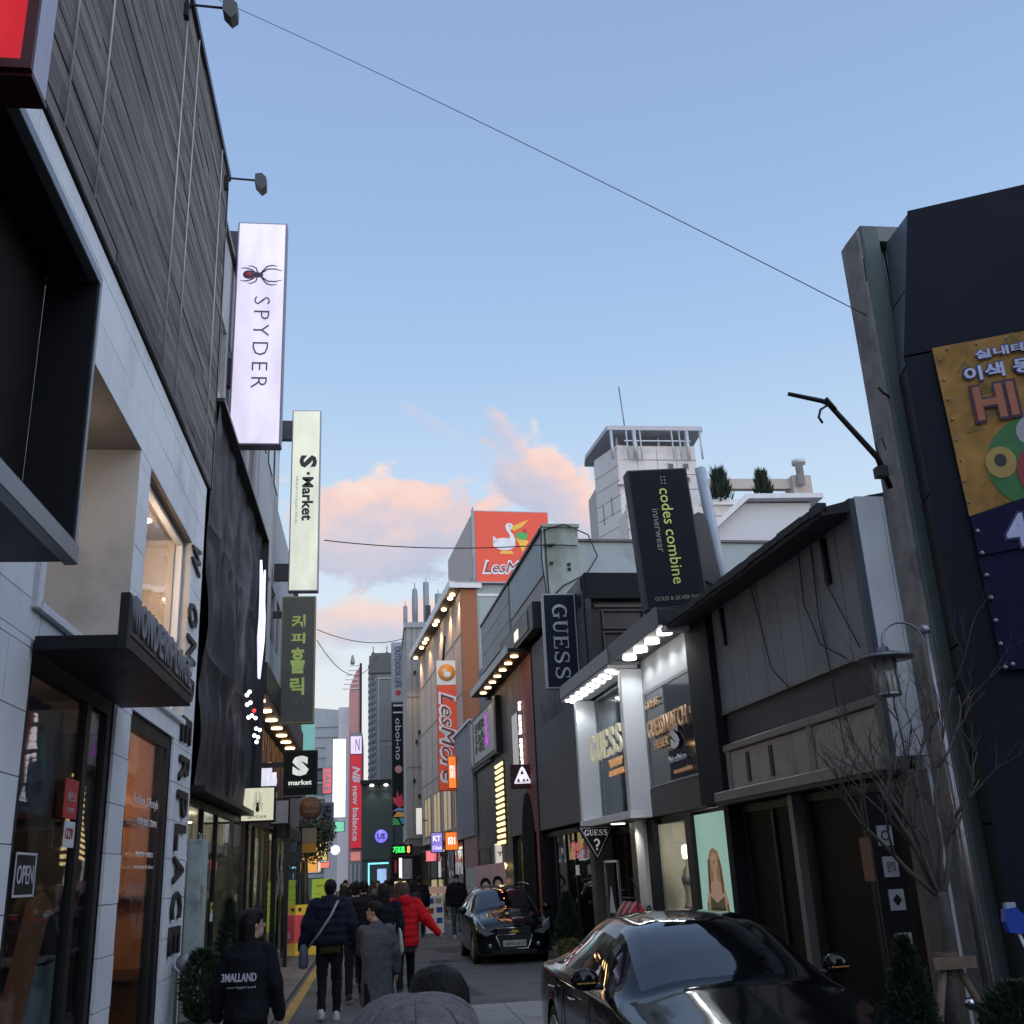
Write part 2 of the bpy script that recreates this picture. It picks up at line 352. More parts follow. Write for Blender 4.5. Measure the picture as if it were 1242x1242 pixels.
# fine speckle of the aggregate
mb = MB(); mb.quad((-400, -60, -.004), (400, -60, -.004), (400, 1500, -.004), (-400, 1500, -.004))
tag(mb.obj('ground', M('ground_earth', (.08, .08, .08), .9)), kind='structure')
mb = MB(); mb.quad((-1.35, -12, 0), (4.4, -12, 0), (4.1, 18, 0), (3.9, 30, 0), (3.2, 48, 0), (0.5, 110, 0), (-4.5, 110, 0), (-1.7, 45, 0), (-1.35, 33, 0))
road = tag(mb.obj('road', g), kind='structure')
for (x, y, w, l, a) in ((1.1, 18.6, 1.0, 2.6, .1), (-.4, 24, .7, 5.0, -.05), (1.9, 28, .9, 2.2, .2)):
    q_ = MB(); c_, s_ = math.cos(a), math.sin(a); q_.quad(*[(x+u*c_-v*s_, y+u*s_+v*c_, .003) for u, v in ((-w/2, -l/2), (w/2, -l/2), (w/2, l/2), (-w/2, l/2))]); q_.obj('asphalt_patch', M('asphalt_patch', (.055, .057, .062), .9, var=.2, sc=4, bump=.5, bsc=140), road)
# left footway of worn brown-grey slabs, flush with the road behind a flat kerb line
paving = M('paving_slab', (.135, .120, .112), .85, var=.16, sc=3, dirt=.3, rnd=.14, bump=.25, bsc=60)
lf = MB(); lf.quad((-2.3, -12, .004), (-1.38, -12, .004), (-1.38, 33, .004), (-1.9, 60, .004), (-4.5, 110, .004), (-7, 110, .004), (-2.6, 45, .004), (-2.3, 33, .004))
footway = tag(lf.obj('pavement', M('paving_joint', (.05, .046, .044), .9)), kind='structure')
yy = 7.0
k = 0
while yy < 40:
    st = .45 if yy < 22 else .9
    for j in range(3):
        x0 = -2.28+j*.3; box('slab', footway, paving, x0+.004, x0+.296, yy+.004, yy+st-.006, .004, .028+random.uniform(0, .003))
    yy += st; k += 1
ylw = M('yellow_road_paint', (.36, .23, .055), .8, var=.25, sc=9, dirt=.6)
y = MB()
for (a, b_) in [((-1.30, 2), (-1.30, 33)), ((-1.30, 33), (-3.4, 80))]: y.quad((a[0], a[1], .006), (a[0]+.15, a[1], .006), (b_[0]+.15, b_[1], .006), (b_[0], b_[1], .006))
tag(y.obj('yellow_line', ylw), kind='structure')
y = MB(); y.quad((3.38, 30, .006), (3.53, 30, .006), (2.45, 62, .006), (2.3, 62, .006)); tag(y.obj('yellow_line', M('pale_yellow_paint', (.30, .25, .13), .8, var=.2, sc=8, dirt=.5)), kind='structure')
# pale block paving across the road in front
pv = M('granite_block', (.21, .22, .235), .8, var=.12, sc=4, rnd=.10, dirt=.2, bump=.25, bsc=70)
cr = MB(); cr.quad((.2, 13.2, .004), (2.9, 13.2, .004), (2.9, 16.2, .004), (.2, 16.2, .004))
cross = tag(cr.obj('pavement', M('granite_joint', (.06, .063, .068), .9)), kind='structure')
for i in range(5):
    for j in range(7):
        x0 = .2+i*.54; y0 = 13.2+j*.43; box('block', cross, pv, x0+.006, x0+.534, y0+.006, y0+.424, .006, .014+random.uniform(0, .003))
# right footway beyond the cars, raised on a kerb
kb = MB(); kb.prism([(3.75, 29), (4.4, 29), (3.5, 48), (1.2, 110), (.5, 110), (2.85, 48)], (0, 0, 0), X_, Y_, (0, 0, .13))
tag(kb.obj('pavement', M('right_paving', (.17, .165, .16), .85, var=.2, sc=2, dirt=.3)), kind='structure')
# drain covers
for (x, y0) in ((.35, 12.2), (1.4, 24.5)):
    d = thing('manhole_cover', 'round iron manhole cover set in the asphalt' + (' close to the pale blocks' if y0 < 20 else ' further up the road'), 'manhole cover', (x, y0, .0))
    m_ = MB(); m_.lathe((x, y0, .0), [(.33, 0), (.33, .008), (.28, .010), (.0, .010)], 24); m_.obj('cover', M('iron', (.05, .05, .05), .5, metal=.6), d)
    for q_ in range(6): box('rib', d, M('iron'), x-.2, x+.2, y0-.2+q_*.08, y0-.17+q_*.08, .010, .015)

# ---- the street goes on behind the camera: two plain blocks that shade it
for (x0, x1, y0, y1, h, c, lab) in ((6.2, 14, -45, -2.5, 10.5, (.12, .115, .11), 'plain brown-grey block on the right behind the viewpoint'), (-9, -2.6, -45, -3.4, 11.5, (.22, .22, .22), 'plain grey block on the left behind the viewpoint')):
    T = thing('shop_block', lab, 'building', ((x0+x1)/2, y1, 0)); box('wall', T, M('block_%d' % int(x0), c, .85), x0, x1, y0, y1, 0, h)
    xs = x0-.03 if x0 > 0 else x1
    for i in range(12):
        for j in range(3): box('window', T, dark_glass, xs, xs+.03, y1-2.6-i*3.2, y1-.8-i*3.2, 1.0+j*3.3, 2.9+j*3.3)
# ================================================================ LEFT 1: white stone shop with the weathered timber top
LX = -2.3
T = thing('shop_building', 'white stone-clad shop building with a weathered plank upper wall, nearest on the left', 'building', (LX, 4, 0))
co = MB()
co.box(-7, -4, -3, 13.8, 0, 12.2); co.box(-4, LX-.26, -3, 6.6, 0, 6.98); co.box(-4, LX-.02, -3, 13.8, 7.0, 12.2)
co.box(-4, LX-.26, 6.6, 13.8, 3.42, 3.66); co.box(-4, LX-.26, 6.6, 13.8, 5.95, 6.98); co.box(-4, LX-.26, 13.45, 13.8, 0, 3.42); co.box(-4, LX-.26, 12.95, 13.8, 3.66, 5.95)
co.box(-4, LX-.9, 6.6, 9.95, 3.66, 5.95); co.box(-4, LX-.26, 9.98, 10.26, 3.66, 5.95); co.box(-4, LX-.26, 9.72, 10.2, 0, 3.42); co.box(-4, LX-.26, 12.5, 13.45, 0, 3.42)
co.obj('wall', cream, T)
rects = [(-3, 7.25, 0, 3.42), (9.7, 10.3, 0, 3.42), (12.48, 13.75, 0, 3.42), (-3, 13.75, 3.42, 3.68), (-3, 7.22, 3.68, 5.92), (9.86, 10.34, 3.68, 5.92), (12.9, 13.75, 3.68, 5.92), (-3, 13.75, 5.92, 6.97)]
for r_ in rects:
    box('wall', T, cream, LX-.26, LX-.02, r_[0], r_[1], r_[2], r_[3])
tiles(T, white_tile, 'stone_panel', LX-.02, 1, .025, rects, 1.15, .42, .008, jit=.0015)
# opening edges (returns) of the recessed niche and the window: plastered reveals
for (a0, a1) in ((7.22, 9.86), (10.34, 12.9)):
    box('reveal', T, cream, LX-.9, LX-.003, a1-.004, a1+.03, 3.68, 5.92)
    box('sill', T, white_paint, LX-.3, LX+.05, a0-.03, a1+.03, 3.62, 3.69, .008)
    box('reveal', T, M('soffit_brown', (.20, .17, .15), .8), LX-.9, LX-.003, a0, a1, 5.915, 5.95)
box('sill', T, white_paint, LX-.12, LX+.05, 7.12, 7.22, 3.62, 5.95, .008)
# timber boards
timber = box('timber_backing', T, M('timber_gap', (.035, .031, .03), .9), LX-.02, LX+.02, -3, 13.85, 7.0, 12.15)
z = 7.0; row = 0
while z < 12.1:
    a = -3-random.random()*2
    while a < 13.85:
        ln = random.choice((2.4, 3.0, 3.6)); p0, p1 = max(a, -3), min(a+ln, 13.85)
        if p1-p0 > .1: box('plank', timber, wood, LX+.02, LX+.045+random.uniform(-.005, .006), p0+.003, p1-.003, z+.002, z+.137)
        a += ln
    z += .141; row += 1
box('parapet_cap', T, dark_metal, LX-.3, LX+.09, -3, 13.9, 12.14, 12.25)
box('end_trim', T, dark_metal, LX+.0, LX+.06, 13.85, 13.9, 7.0, 12.14)
for (y0, y1) in ((6.5, 6.5), (7.35, 7.35), (10.2, 10.2), (10.95, 10.95), (13.1, 13.1)):
    m_ = MB(); m_.tube([(LX+.07, y0, 7.05), (LX+.07, y1, 12.1)], .009, 6); m_.obj('cable', pale_metal, T)
# ground floor windows: black frames, panes, warm rooms behind
orange_wall = M('warm_plaster', (.36, .17, .08), .8, var=.15, dirt=.2)
def framed(T, x, a0, a1, z0, z1, bars=(), fw=.1, m=black_paint, d=.08, n=1, trans=(), pane=None):
    pane = pane or pane_m
    f = MB(); X0, X1 = (x-d, x) if n > 0 else (x, x+d)
    f.box(X0, X1, a0, a0+fw, z0, z1); f.box(X0, X1, a1-fw, a1, z0, z1); f.box(X0, X1, a0+fw, a1-fw, z1-fw, z1); f.box(X0, X1, a0+fw, a1-fw, z0, z0+fw*.8)
    for b_ in bars: f.box(X0+.003, X1-.003, b_-fw*.4, b_+fw*.4, z0+fw*.8, z1-fw)
    o = f.obj('window', m, T); es = [a0+fw*.9]+list(bars)+[a1-fw*.9]
    for i in range(len(es)-1): box('pane', o, pane, (X0+X1)/2-.006, (X0+X1)/2+.006, es[i], es[i+1], z0+fw*.7, z1-fw*.9)
    for t_ in trans: box('glazing_bar', o, m, X0+.004, X1-.004, a0+fw, a1-fw, t_-fw*.35, t_+fw*.35)
    return o
framed(T, LX-.03, 7.25, 9.7, .1, 3.42, (8.95,), .16)
framed(T, LX-.03, 10.3, 12.48, .1, 3.42, (12.05,), .15)
framed(T, LX-.10, 10.36, 12.88, 3.69, 5.9, (), .05, white_paint)
box('room_wall', T, M('room_brown', (.055, .035, .028), .8, var=.3), -4.1, -3.98, 6.6, 9.72, 0, 3.42)
box('room_wall', T, orange_wall, -4.1, -3.98, 10.2, 12.5, 0, 3.42)
box('room_wall', T, orange_wall, -4, LX-.12, 12.30, 12.33, 0, 3.42)
box('room_wall', T, M('room_salmon', (.55, .34, .25), .8, var=.1), -4.1, -3.98, 10.26, 12.95, 3.66, 5.95)
box('room_wall', T, M('room_cream', (.60, .50, .42), .8, var=.1), -4, LX-.19, 12.80, 12.83, 3.70, 5.94)
box('room_pillar', T, M('room_red', (.42, .06, .04), .6), -3.6, -3.4, 11.4, 11.6, 3.66, 5.95)
box('room_pillar', T, M('room_grey', (.30, .32, .34), .6), -3.35, -2.95, 12.2, 12.5, 4.4, 5.75)
for z0 in (.9, 1.7, 2.5): box('shelf', T, M('shelf_brown', (.10, .055, .035), .6), -3.4, LX-.14, 12.18, 12.295, z0, z0+.03)
box('wainscot', T, M('dark_brown_panel', (.12, .05, .03), .6, var=.3, stretch=(1, 1, .3)), -4, LX-.13, 12.285, 12.299, 0, 1.0)
for z0 in (.05, .8, 1.6, 2.4): box('room_board', T, M('board_brown', (.085, .045, .028), .6, var=.4), -3.4, LX-.13, 9.52, 9.6, z0, z0+.7)
box('ceiling_lamp', T, spot_warm, -3.05, -2.85, 12.2, 12.3, 5.88, 5.9)
for (x, y0) in ((-2.75, 11.15), (-2.7, 12.0), (-3.3, 12.4), (-3.15, 11.6)):
    m_ = MB(); m_.lathe((x, y0, 5.90), [(.085, 0), (.085, .012), (0, .012)], 14); m_.obj('ceiling_lamp', spot_warm, T)
lamp(T, (-3.1, 11.6, 5.3), 95, (1, .72, .5), .25)
lamp(T, (-3.2, 11.4, 2.9), 48, (1, .62, .36), .2); lamp(T, (-3.3, 8.2, 2.9), 5, (1, .6, .4), .2)
lamp(T, (-2.75, 8.9, 5.3), 6, (1, .8, .65), .2)
for (x, y0) in ((-3.2, 10.9), (-3.3, 8.0)):
    m_ = MB(); m_.lathe((x, y0, 3.36), [(.07, 0), (.07, .02), (0, .02)], 12); m_.obj('ceiling_lamp', spot_warm, T)
text('lettering', T, white_let, 'Fashion, Lifestyle', (LX-.015, 11.33, 2.62), 'left', 1.2, .12, .004)
text('lettering', T, white_let, 'concept store', (LX-.015, 11.42, 2.42), 'left', .95, .11, .004)
text('lettering', T, white_let, 'WOMEN + UNISEX', (LX-.015, 11.40, 2.12), 'left', .85, .05, .004)
text('lettering', T, white_let, 'accessory & shoes', (LX-.015, 11.40, 2.0), 'left', .95, .05, .004)
# vertical letters down the pier
for i, (ch, zz) in enumerate(zip('WONDERPLACE', [5.78, 5.02, 4.58, 4.08, 3.58, 3.12, 2.72, 2.34, 1.98, 1.60, 1.22])):
    text('letter', T, black_let, ch, (LX+.012, 13.13, zz), (-Z_, Y_), .30 if i else .36, .62, .03, .02)
red_note = M('red_notice', (.50, .03, .04), .5, var=.1)
n_ = thing('wall_notice', 'red square notice with white letters stuck inside the nearest shop window', 'notice', (LX-.05, 8.6, 2.3))
box('sheet', n_, red_note, LX-.028, LX-.02, 8.42, 8.78, 2.33, 2.62); text('lettering', n_, white_let, '세스코', (LX-.019, 8.6, 2.49), 'left', .22, .08, .004); text('lettering', n_, white_let, '무인경비', (LX-.019, 8.6, 2.39), 'left', .17, .035, .004)
box('sheet', n_, white_paint, LX-.028, LX-.021, 8.5, 8.78, 2.12, 2.31); text('lettering', n_, red_note, 'CCTV', (LX-.019, 8.62, 2.22), 'left', .2, .08, .004)
n_ = thing('open_sign', 'small black OPEN sign with a white border hanging in the nearest shop window', 'sign', (LX-.05, 7.6, 1.9))
box('board', n_, black_paint, LX-.03, LX-.015, 7.42, 7.86, 1.78, 2.06); text('lettering', n_, white_let, 'OPEN', (LX-.013, 7.64, 1.92), 'left', .34, .12, .004)
f = MB()
for q_ in ((7.42, 7.86, 1.78, 1.795), (7.42, 7.86, 2.045, 2.06), (7.42, 7.435, 1.795, 2.045), (7.845, 7.86, 1.795, 2.045)): f.box(LX-.016, LX-.010, *q_)
f.obj('border', white_let, n_)
# display things behind the first window
t = thing('display_board', 'leaning orange wooden board behind the nearest shop window', 'board', (-2.7, 8.2, .3))
m_ = MB(); m_.prism([(7.5, .25), (7.85, .25), (8.75, 1.72), (8.55, 1.80), (8.3, 1.75)], (-2.43, 0, 0), Y_, Z_, (-.05, 0, 0)); m_.obj('panel', M('orange_wood', (.30, .12, .05), .6, var=.25, sc=5, stretch=(1, 1, .3)), t)
t = thing('display_plinth', 'pale grey display plinth beside the leaning wooden board in the window', 'plinth', (-3.1, 8.6, 0))
box('body', t, M('plinth_grey', (.22, .26, .27), .6), -2.95, -2.5, 8.35, 9.3, 0, 1.3, .02); box('top', t, M('plinth_top', (.3, .33, .33), .4), -2.97, -2.48, 8.33, 9.32, 1.303, 1.33, .005)
t = thing('curtain', 'dark grey curtain hanging at the top of the nearest shop window', 'curtain', (-2.75, 8.3, 2.2))
m_ = MB()
for i in range(24):
    a = 7.5+i*.05; m_.quad((-2.47+.03*math.sin(i*1.7), a, 2.35), (-2.47+.03*math.sin((i+1)*1.7), a+.05, 2.35), (-2.47+.02*math.sin((i+1)*1.7), a+.05, 3.15), (-2.47+.02*math.sin(i*1.7), a, 3.15))
m_.obj('cloth', M('curtain_cloth', (.10, .10, .13), .9), t)

# canopy with the shop name on its front rail
T = thing('shop_canopy', 'black flat canopy with upright letters WONDERPLACE along its front edge', 'canopy', (LX, 7.3, 3.3))
box('slab', T, black_paint, LX+.03, -1.66, 7.18, 9.72, 3.34, 3.44, .008)
box('fascia', T, dark_metal, -1.70, -1.655, 7.18, 9.72, 3.44, 3.55, .004); box('end_panel', T, black_paint, -1.72, -1.656, 7.12, 7.20, 3.33, 3.72, .004)
L_ = 'WONDERPLACE'; old_ = 7.3
for i, ch in enumerate(L_): text('letter', T, M('steel_letter', (.22, .23, .26), .5, metal=.3), ch, (-1.67, 7.34+i*.218, 3.605), (Y_, Z_), .155, .25, .03, .02); 
box('letter_rail', T, dark_metal, -1.69, -1.66, 7.2, 9.72, 3.44, 3.475)
box('backing_strip', T, black_paint, -1.715, -1.695, 7.2, 9.72, 3.475, 3.74)

# dark projecting box above
T = thing('bay_box', 'dark projecting box window with a grey lower rim jutting from the white wall', 'bay window', (LX, 5, 4))
f = MB(); F0, F1, B0, Y1 = -1.74, -1.74, LX+.03, 6.06
f.box(B0, -2.11, 1.0, Y1, 3.62, 5.52); f.box(-2.11, -1.80, 1.0, Y1, 3.62, 3.715); f.box(-2.11, -1.80, 1.0, Y1, 5.465, 5.52); f.obj('body', black_paint, T)
box('front_panel', T, matte_black, -2.10, -2.06, 1.0, 3.55, 3.74, 5.46, .004); box('front_panel', T, M('brown_black', (.012, .008, .008), .8, spec=.2), -2.10, -2.06, 3.56, Y1-.06, 3.74, 5.46, .004); box('inner_reveal', T, matte_black, -2.06, -1.745, Y1-.06, Y1-.025, 3.72, 5.46); box('inner_reveal', T, matte_black, -2.06, -1.745, 1.0, Y1-.06, 3.72, 3.75)
box('rim', T, grey_metal, -1.80, -1.72, 1.0, Y1+.01, 3.60, 3.72, .006); box('rim', T, grey_metal, -1.80, -1.735, Y1-.02, Y1+.01, 3.72, 5.53, .004)
box('rim', T, grey_metal, -1.80, -1.735, 1.0, Y1-.02, 5.46, 5.53, .004)
# red light box, top left
T = thing('red_light_box', 'red lit sign box with a pale side at the top left corner', 'sign', (LX, 4, 6))
box('case', T, M('lavender_case', (.50, .48, .58), .5), -2.2, -1.555, 4.02, 4.24, 5.36, 7.6, .006); box('face_panel', T, E('red_face', (.62, .012, .022), .8), -2.17, -1.60, 4.005, 4.025, 5.40, 7.57)
f = MB(); f.box(-1.60, -1.55, 4.0, 4.03, 5.35, 7.6); f.box(-2.2, -1.60, 4.0, 4.03, 5.35, 5.40); f.obj('edge_trim', M('dark_red', (.08, .01, .015), .5), T)
box('underside', T, M('dark_red'), -2.2, -1.552, 4.03, 4.25, 5.33, 5.36); box('bracket', T, dark_metal, LX+.05, -2.2, 4.1, 4.18, 6.2, 6.3)
# flood lamps on the roof edge
for i, (y0, z0, lab) in enumerate(((10.1, 11.95, 'nearer flood lamp on the timber roof edge, at the very top of the view'), (13.6, 12.1, 'farther flood lamp on the timber roof edge, above the white spider sign'))):
    T = thing('flood_lamp', lab, 'lamp', (LX, y0, z0-.2), group='flood lamps on the timber roof edge')
    m_ = MB(); m_.tube([(LX+.05, y0, z0-.25), (LX+.12, y0, z0-.12), (LX+.5, y0, z0-.14)], .016, 6); m_.obj('arm', black_paint, T)
    box('bracket', T, black_paint, LX+.03, LX+.1, y0-.05, y0+.05, z0-.32, z0-.1)
    m_ = MB(); m_.prism([(0, .08), (.1, .10), (.17, .02), (.17, -.13), (.10, -.2), (.0, -.08)], (LX+.5, y0-.09, z0-.16), X_, Z_, (0, .18, 0)); m_.obj('lamp_head', M('lamp_housing', (.05, .055, .06), .5), T)
# gas meter by the pier
T = thing('gas_meter', 'small round grey meter on a bracket low on the white pier', 'meter', (LX, 13.3, 1.5))
m_ = MB(); m_.lathe((LX+.14, 13.25, .98), [(.02, -.1), (.09, -.09), (.09, .09), (.02, .1)], 16, Matrix.Rotation(PI/2, 3, 'X')); m_.obj('drum', grey_metal, T)
m_ = MB(); m_.tube([(LX, 13.25, .92), (LX+.05, 13.25, .88), (LX+.06, 13.25, .1)], .02, 8); m_.obj('pipe', grey_metal, T); box('plate', T, white_paint, LX, LX+.015, 13.1, 13.4, 1.05, 1.2)

# ================================================================ LEFT 2: black crumpled facade, pale storeys above
T = thing('spider_shop_building', 'building with a black crumpled metal front and pale grey upper storeys', 'building', (LX, 17, 0))
upper = M('pale_render', (.36, .39, .42), .8, var=.08, dirt=.25, sc=1.2)
co = MB(); co.box(-7, LX-.3, 13.92, 20.6, 3.0, 11.9); co.box(-7, -4.3, 13.92, 20.6, 0, 3.0); co.box(-4.3, LX-.1, 13.92, 14.1, 0, 3.0); co.obj('wall', upper, T)
co = MB(); co.box(LX-.3, LX-.12, 13.92, 20.6, 8.4, 9.1); co.box(LX-.3, LX-.12, 13.92, 20.6, 10.4, 11.9)
for a in (13.92, 15.6, 17.2, 18.8, 20.3): co.box(LX-.3, LX-.12, a, a+.3, 9.1, 10.4)
co.obj('wall', upper, T)
for a in (14.22, 15.9, 17.5, 19.1): framed(T, LX-.16, a, a+1.22, 9.1, 10.4, (a+.6,), .06, grey_metal, pane=dark_glass)
box('parapet_cap', T, dark_metal, LX-.4, LX-.06, 13.92, 20.65, 11.9, 11.98)
# crumpled cladding: separate sheets of folded dark metal
crump = M('crumpled_metal', (.014, .017, .024), .55, metal=.1, var=.2, spec=.4, bump=.3, bsc=9)
def crumple(a0, a1, z0, z1):
    nx, nz = 14, 14; mb = MB(); vs = []
    for i in range(nx+1):
        for j in range(nz+1):
            a = a0+(a1-a0)*i/nx; z = z0+(z1-z0)*j/nz; p = Vector((0, a*1.1, z*.75))
            d = .17*abs(noise.noise(p*.9+Vector((9, 0, 0))))+.07*abs(noise.noise(p*1.8+Vector((3, 0, 0)))); d = d if 0 < i < nx and 0 < j < nz else d*.6+.05
            vs.append((LX-.05+d, a, z))
    fs = []
    for i in range(nx):
        for j in range(nz):
            k = i*(nz+1)+j; q = (k, k+nz+1, k+nz+2, k+1)
            fs += [(q[0], q[1], q[2]), (q[0], q[2], q[3])] if (i+j) % 2 else [(q[0], q[1], q[3]), (q[1], q[2], q[3])]
    mb.add(vs, fs, True); mb.box(LX-.12, LX-.06, a0, a1, z0, z1); mb.obj('crumpled_panel', crump, T)
for a in (13.93, 15.6, 17.27, 18.94):
    for z0 in (3.02, 4.81, 6.6): crumple(a, a+1.66, z0, z0+1.78)
box('edge_trim', T, dark_metal, LX-.12, LX+.16, 13.93, 20.62, 8.38, 8.44); box('edge_trim', T, black_paint, LX-.12, LX+.16, 13.93, 20.62, 2.93, 3.01)
box('edge_trim', T, dark_metal, LX-.12, LX+.16, 20.6, 20.66, 2.93, 8.44)
# neon of spider legs, white
neon = E('neon_white', (.72, .68, 1.0), 1.5)
m_ = MB()
for s in (-1, 1):
    m_.tube([(LX+.25, 18.8+s*.34, 7.35), (LX+.26, 18.8+s*.12, 6.7), (LX+.27, 18.8+s*.03, 6.35), (LX+.26, 18.8+s*.16, 5.95), (LX+.25, 18.8+s*.05, 5.25)], [.02, .04, .06, .05, .02], 8)
m_.ell((LX+.27, 18.8, 6.1), (.05, .16, .38)); ne = m_.obj('neon_emblem', neon, T)
dotm = E('dot_white', (.85, .85, 1), 3); redd = E('dot_red', (1, .05, .05), 2)
dots = [(0, 0), (.2, .12), (.05, -.16), (.3, -.05), (.45, -.25), (.65, -.1), (.8, -.2), (.2, -.35), (.9, -.38), (1.1, -.5), (.75, -.55), (.98, -.62), (1.25, -.32)]
for i, (a, z0) in enumerate(dots):
    m_ = MB(); m_.ell((LX+.22, 17.4+a*1.7, 4.72+z0*.9), .035, 8, 6); m_.obj('light_dot', redd if i == 5 else dotm, T)
# ground floor: posts, panes, dim interior
inter = M('interior_olive', (.10, .105, .075), .8, var=.3); rack = M('shelf_wood', (.16, .12, .08), .7)
def shopfront(T, x, a0, a1, z1, n, posts, back, wallm, power, colr, depth=1.8, stock=True, fr=black_paint, pane=None):
    f = framed(T, x, a0, a1, .12, z1, posts, .09, fr, n=n, pane=pane)
    X = x-n*depth
    box('plinth', T, stone_grey, min(x-n*.12, x+n*.02), max(x-n*.12, x+n*.02), a0, a1, 0, .12)
    box('room_wall', T, wallm, min(X, X-n*.05), max(X, X-n*.05), a0, a1, 0, z1)
    box('room_floor', T, stone_grey, min(X, x-n*.12), max(X, x-n*.12), a0, a1, .0, .05); box('room_ceiling', T, cream, min(X, x-n*.12), max(X, x-n*.12), a0, a1, z1-.02, z1+.03)
    box('room_wall', T, wallm, min(X, x-n*.1), max(X, x-n*.1), a1-.04, a1-.002, .05, z1-.02)
    box('room_wall', T, wallm, min(X, x-n*.1), max(X, x-n*.1), a0+.002, a0+.04, .05, z1-.02)
    if stock:
        sh = MB(); st = [MB() for _ in range(3)]; xi = X+n*.3; xa, xb = min(X+n*.01, xi), max(X+n*.01, xi)
        for zz in (.6, 1.1, 1.6, 2.1):
            if zz > z1-.3: break
            sh.box(xa, xb, a0+.1, a1-.1, zz, zz+.03); a = a0+.15
            while a < a1-.3:
                w = random.uniform(.12, .34); st[random.randrange(3)].box(xa+.05, xb-.04, a, a+w, zz+.031, zz+random.uniform(.14, .38)); a += w+random.uniform(.03, .3)
        so_ = sh.obj('shelf', rack, T)
        for s_, m__ in zip(st, (M('stock_light', (.45, .42, .36), .7), M('stock_dark', (.05, .06, .08), .7), M('stock_warm', (.35, .16, .07), .7))):
            if s_.v: s_.obj('stock', m__, so_)
    nl = max(1, int((a1-a0)/1.6)) if power > 3 else 0
    for i in range(nl):
        a = a0+(i+.5)*(a1-a0)/nl; m_ = MB(); m_.lathe((x-n*depth*.5, a, z1-.045), [(.06, 0), (.06, .02), (0, .02)], 10); m_.obj('ceiling_lamp', E('ceil_'+str(round(colr[2], 2)), colr, 8), T)
    if power: lamp(T, (x-n*depth*.5, (a0+a1)/2, z1-.3), power*1.5, colr, .25)
    return f
shopfront(T, LX-.08, 14.1, 20.5, 2.9, 1, (15.5, 16.9, 18.8), 0, inter, 70, (1, .86, .6))
text('lettering', T, white_let, '24.7', (LX-.02, 15.0, 2.4), 'left', .5, .14, .004)
for a in (15.5, 16.45):
    n_ = thing('window_sticker', 'yellow and white sticker on the dark shop glass, ' + ('nearer of two' if a < 16 else 'farther of two'), 'sticker', (LX, a, 1.3)); box('sheet', n_, M('sticker_yellow', (.5, .42, .03), .6), LX-.07, LX-.062, a, a+.22, 1.42, 1.56); box('sheet', n_, white_paint, LX-.07, LX-.063, a, a+.22, 1.3, 1.415)
    text('lettering', n_, black_let, '주차금지', (LX-.06, a+.11, 1.49), 'left', .18, .05, .004)
T = thing('service_cabinet', 'tall pale green steel cabinet with peeled paint beside the white pier', 'cabinet', (LX, 14.3, 0))
box('body', T, M('pale_green_steel', (.36, .42, .40), .6, dirt=.5, sc=6), LX-.02, LX+.16, 13.95, 14.4, 0, 2.35, .012); box('door', T, M('pale_green_steel'), LX+.16, LX+.175, 13.99, 14.36, .1, 2.28, .004)
for zz in (.5, 1.7): box('hinge', T, grey_metal, LX+.165, LX+.19, 13.98, 14.0, zz, zz+.1)

# ================================================================ LEFT 3: brown shop with the row of warm lamps
T = thing('lamp_row_building', 'building with a brown shop band under a row of warm soffit lamps', 'building', (LX, 24, 0))
brown = M('brown_cladding', (.085, .055, .042), .6, var=.25, stretch=(1, 4, .4))
co = MB(); co.box(-7, LX-.47, 20.7, 31, 3.0, 5.4); co.box(-7, LX-.3, 20.7, 31, 5.4, 10.6); co.box(-7, -4.3, 20.7, 31, 0, 3.0); co.box(LX-.3, LX-.1, 20.7, 31, 5.42, 7.1); co.box(LX-.3, LX-.1, 20.7, 31, 8.4, 10.6)
for i in range(8): a = 20.7+i*1.43; co.box(LX-.3, LX-.1, a, min(a+.35, 31), 7.1, 8.4)
co.box(-5.5, LX-.2, 21.4, 26, 10.6, 12.8); co.obj('wall', upper, T)
for i in range(7): a = 21.05+i*1.43; framed(T, LX-.14, a, a+1.08, 7.1, 8.4, (a+.54,), .06, grey_metal, pane=dark_glass)
for i in range(3): a = 21.8+i*1.4; box('window', T, dark_glass, LX-.21, LX-.17, a, a+.9, 11.2, 12.3)
i = 0; a = 20.72
while a < 30.95:
    box('board', T, brown, LX-.42, LX-.33+.012*(i % 2), a+.006, min(a+.3, 31)-.006, 3.0, 5.3); a += .3; i += 1
box('board_backing', T, black_paint, LX-.46, LX-.42, 20.7, 31, 3.0, 5.3)
box('soffit', T, black_paint, LX-.45, LX+.20, 20.7, 31.6, 5.28, 5.4); box('fascia', T, dark_metal, LX+.13, LX+.20, 20.7, 31.6, 5.4, 5.92, .01)
box('wall_band', T, upper, LX-.12, LX-.05, 20.7, 31, 5.4, 6.0)
for i in range(8):
    a = 21.4+i*1.36; m_ = MB(); m_.lathe((LX-.02, a, 5.245), [(.13, 0), (.13, .033), (0, .033)], 16); m_.obj('downlight', E('downlight_warm', (1, .60, .28), 9), T)
    lamp(T, (LX-.10, a, 5.2), 16, (1, .56, .26), .06, 'SPOT', 1.9)
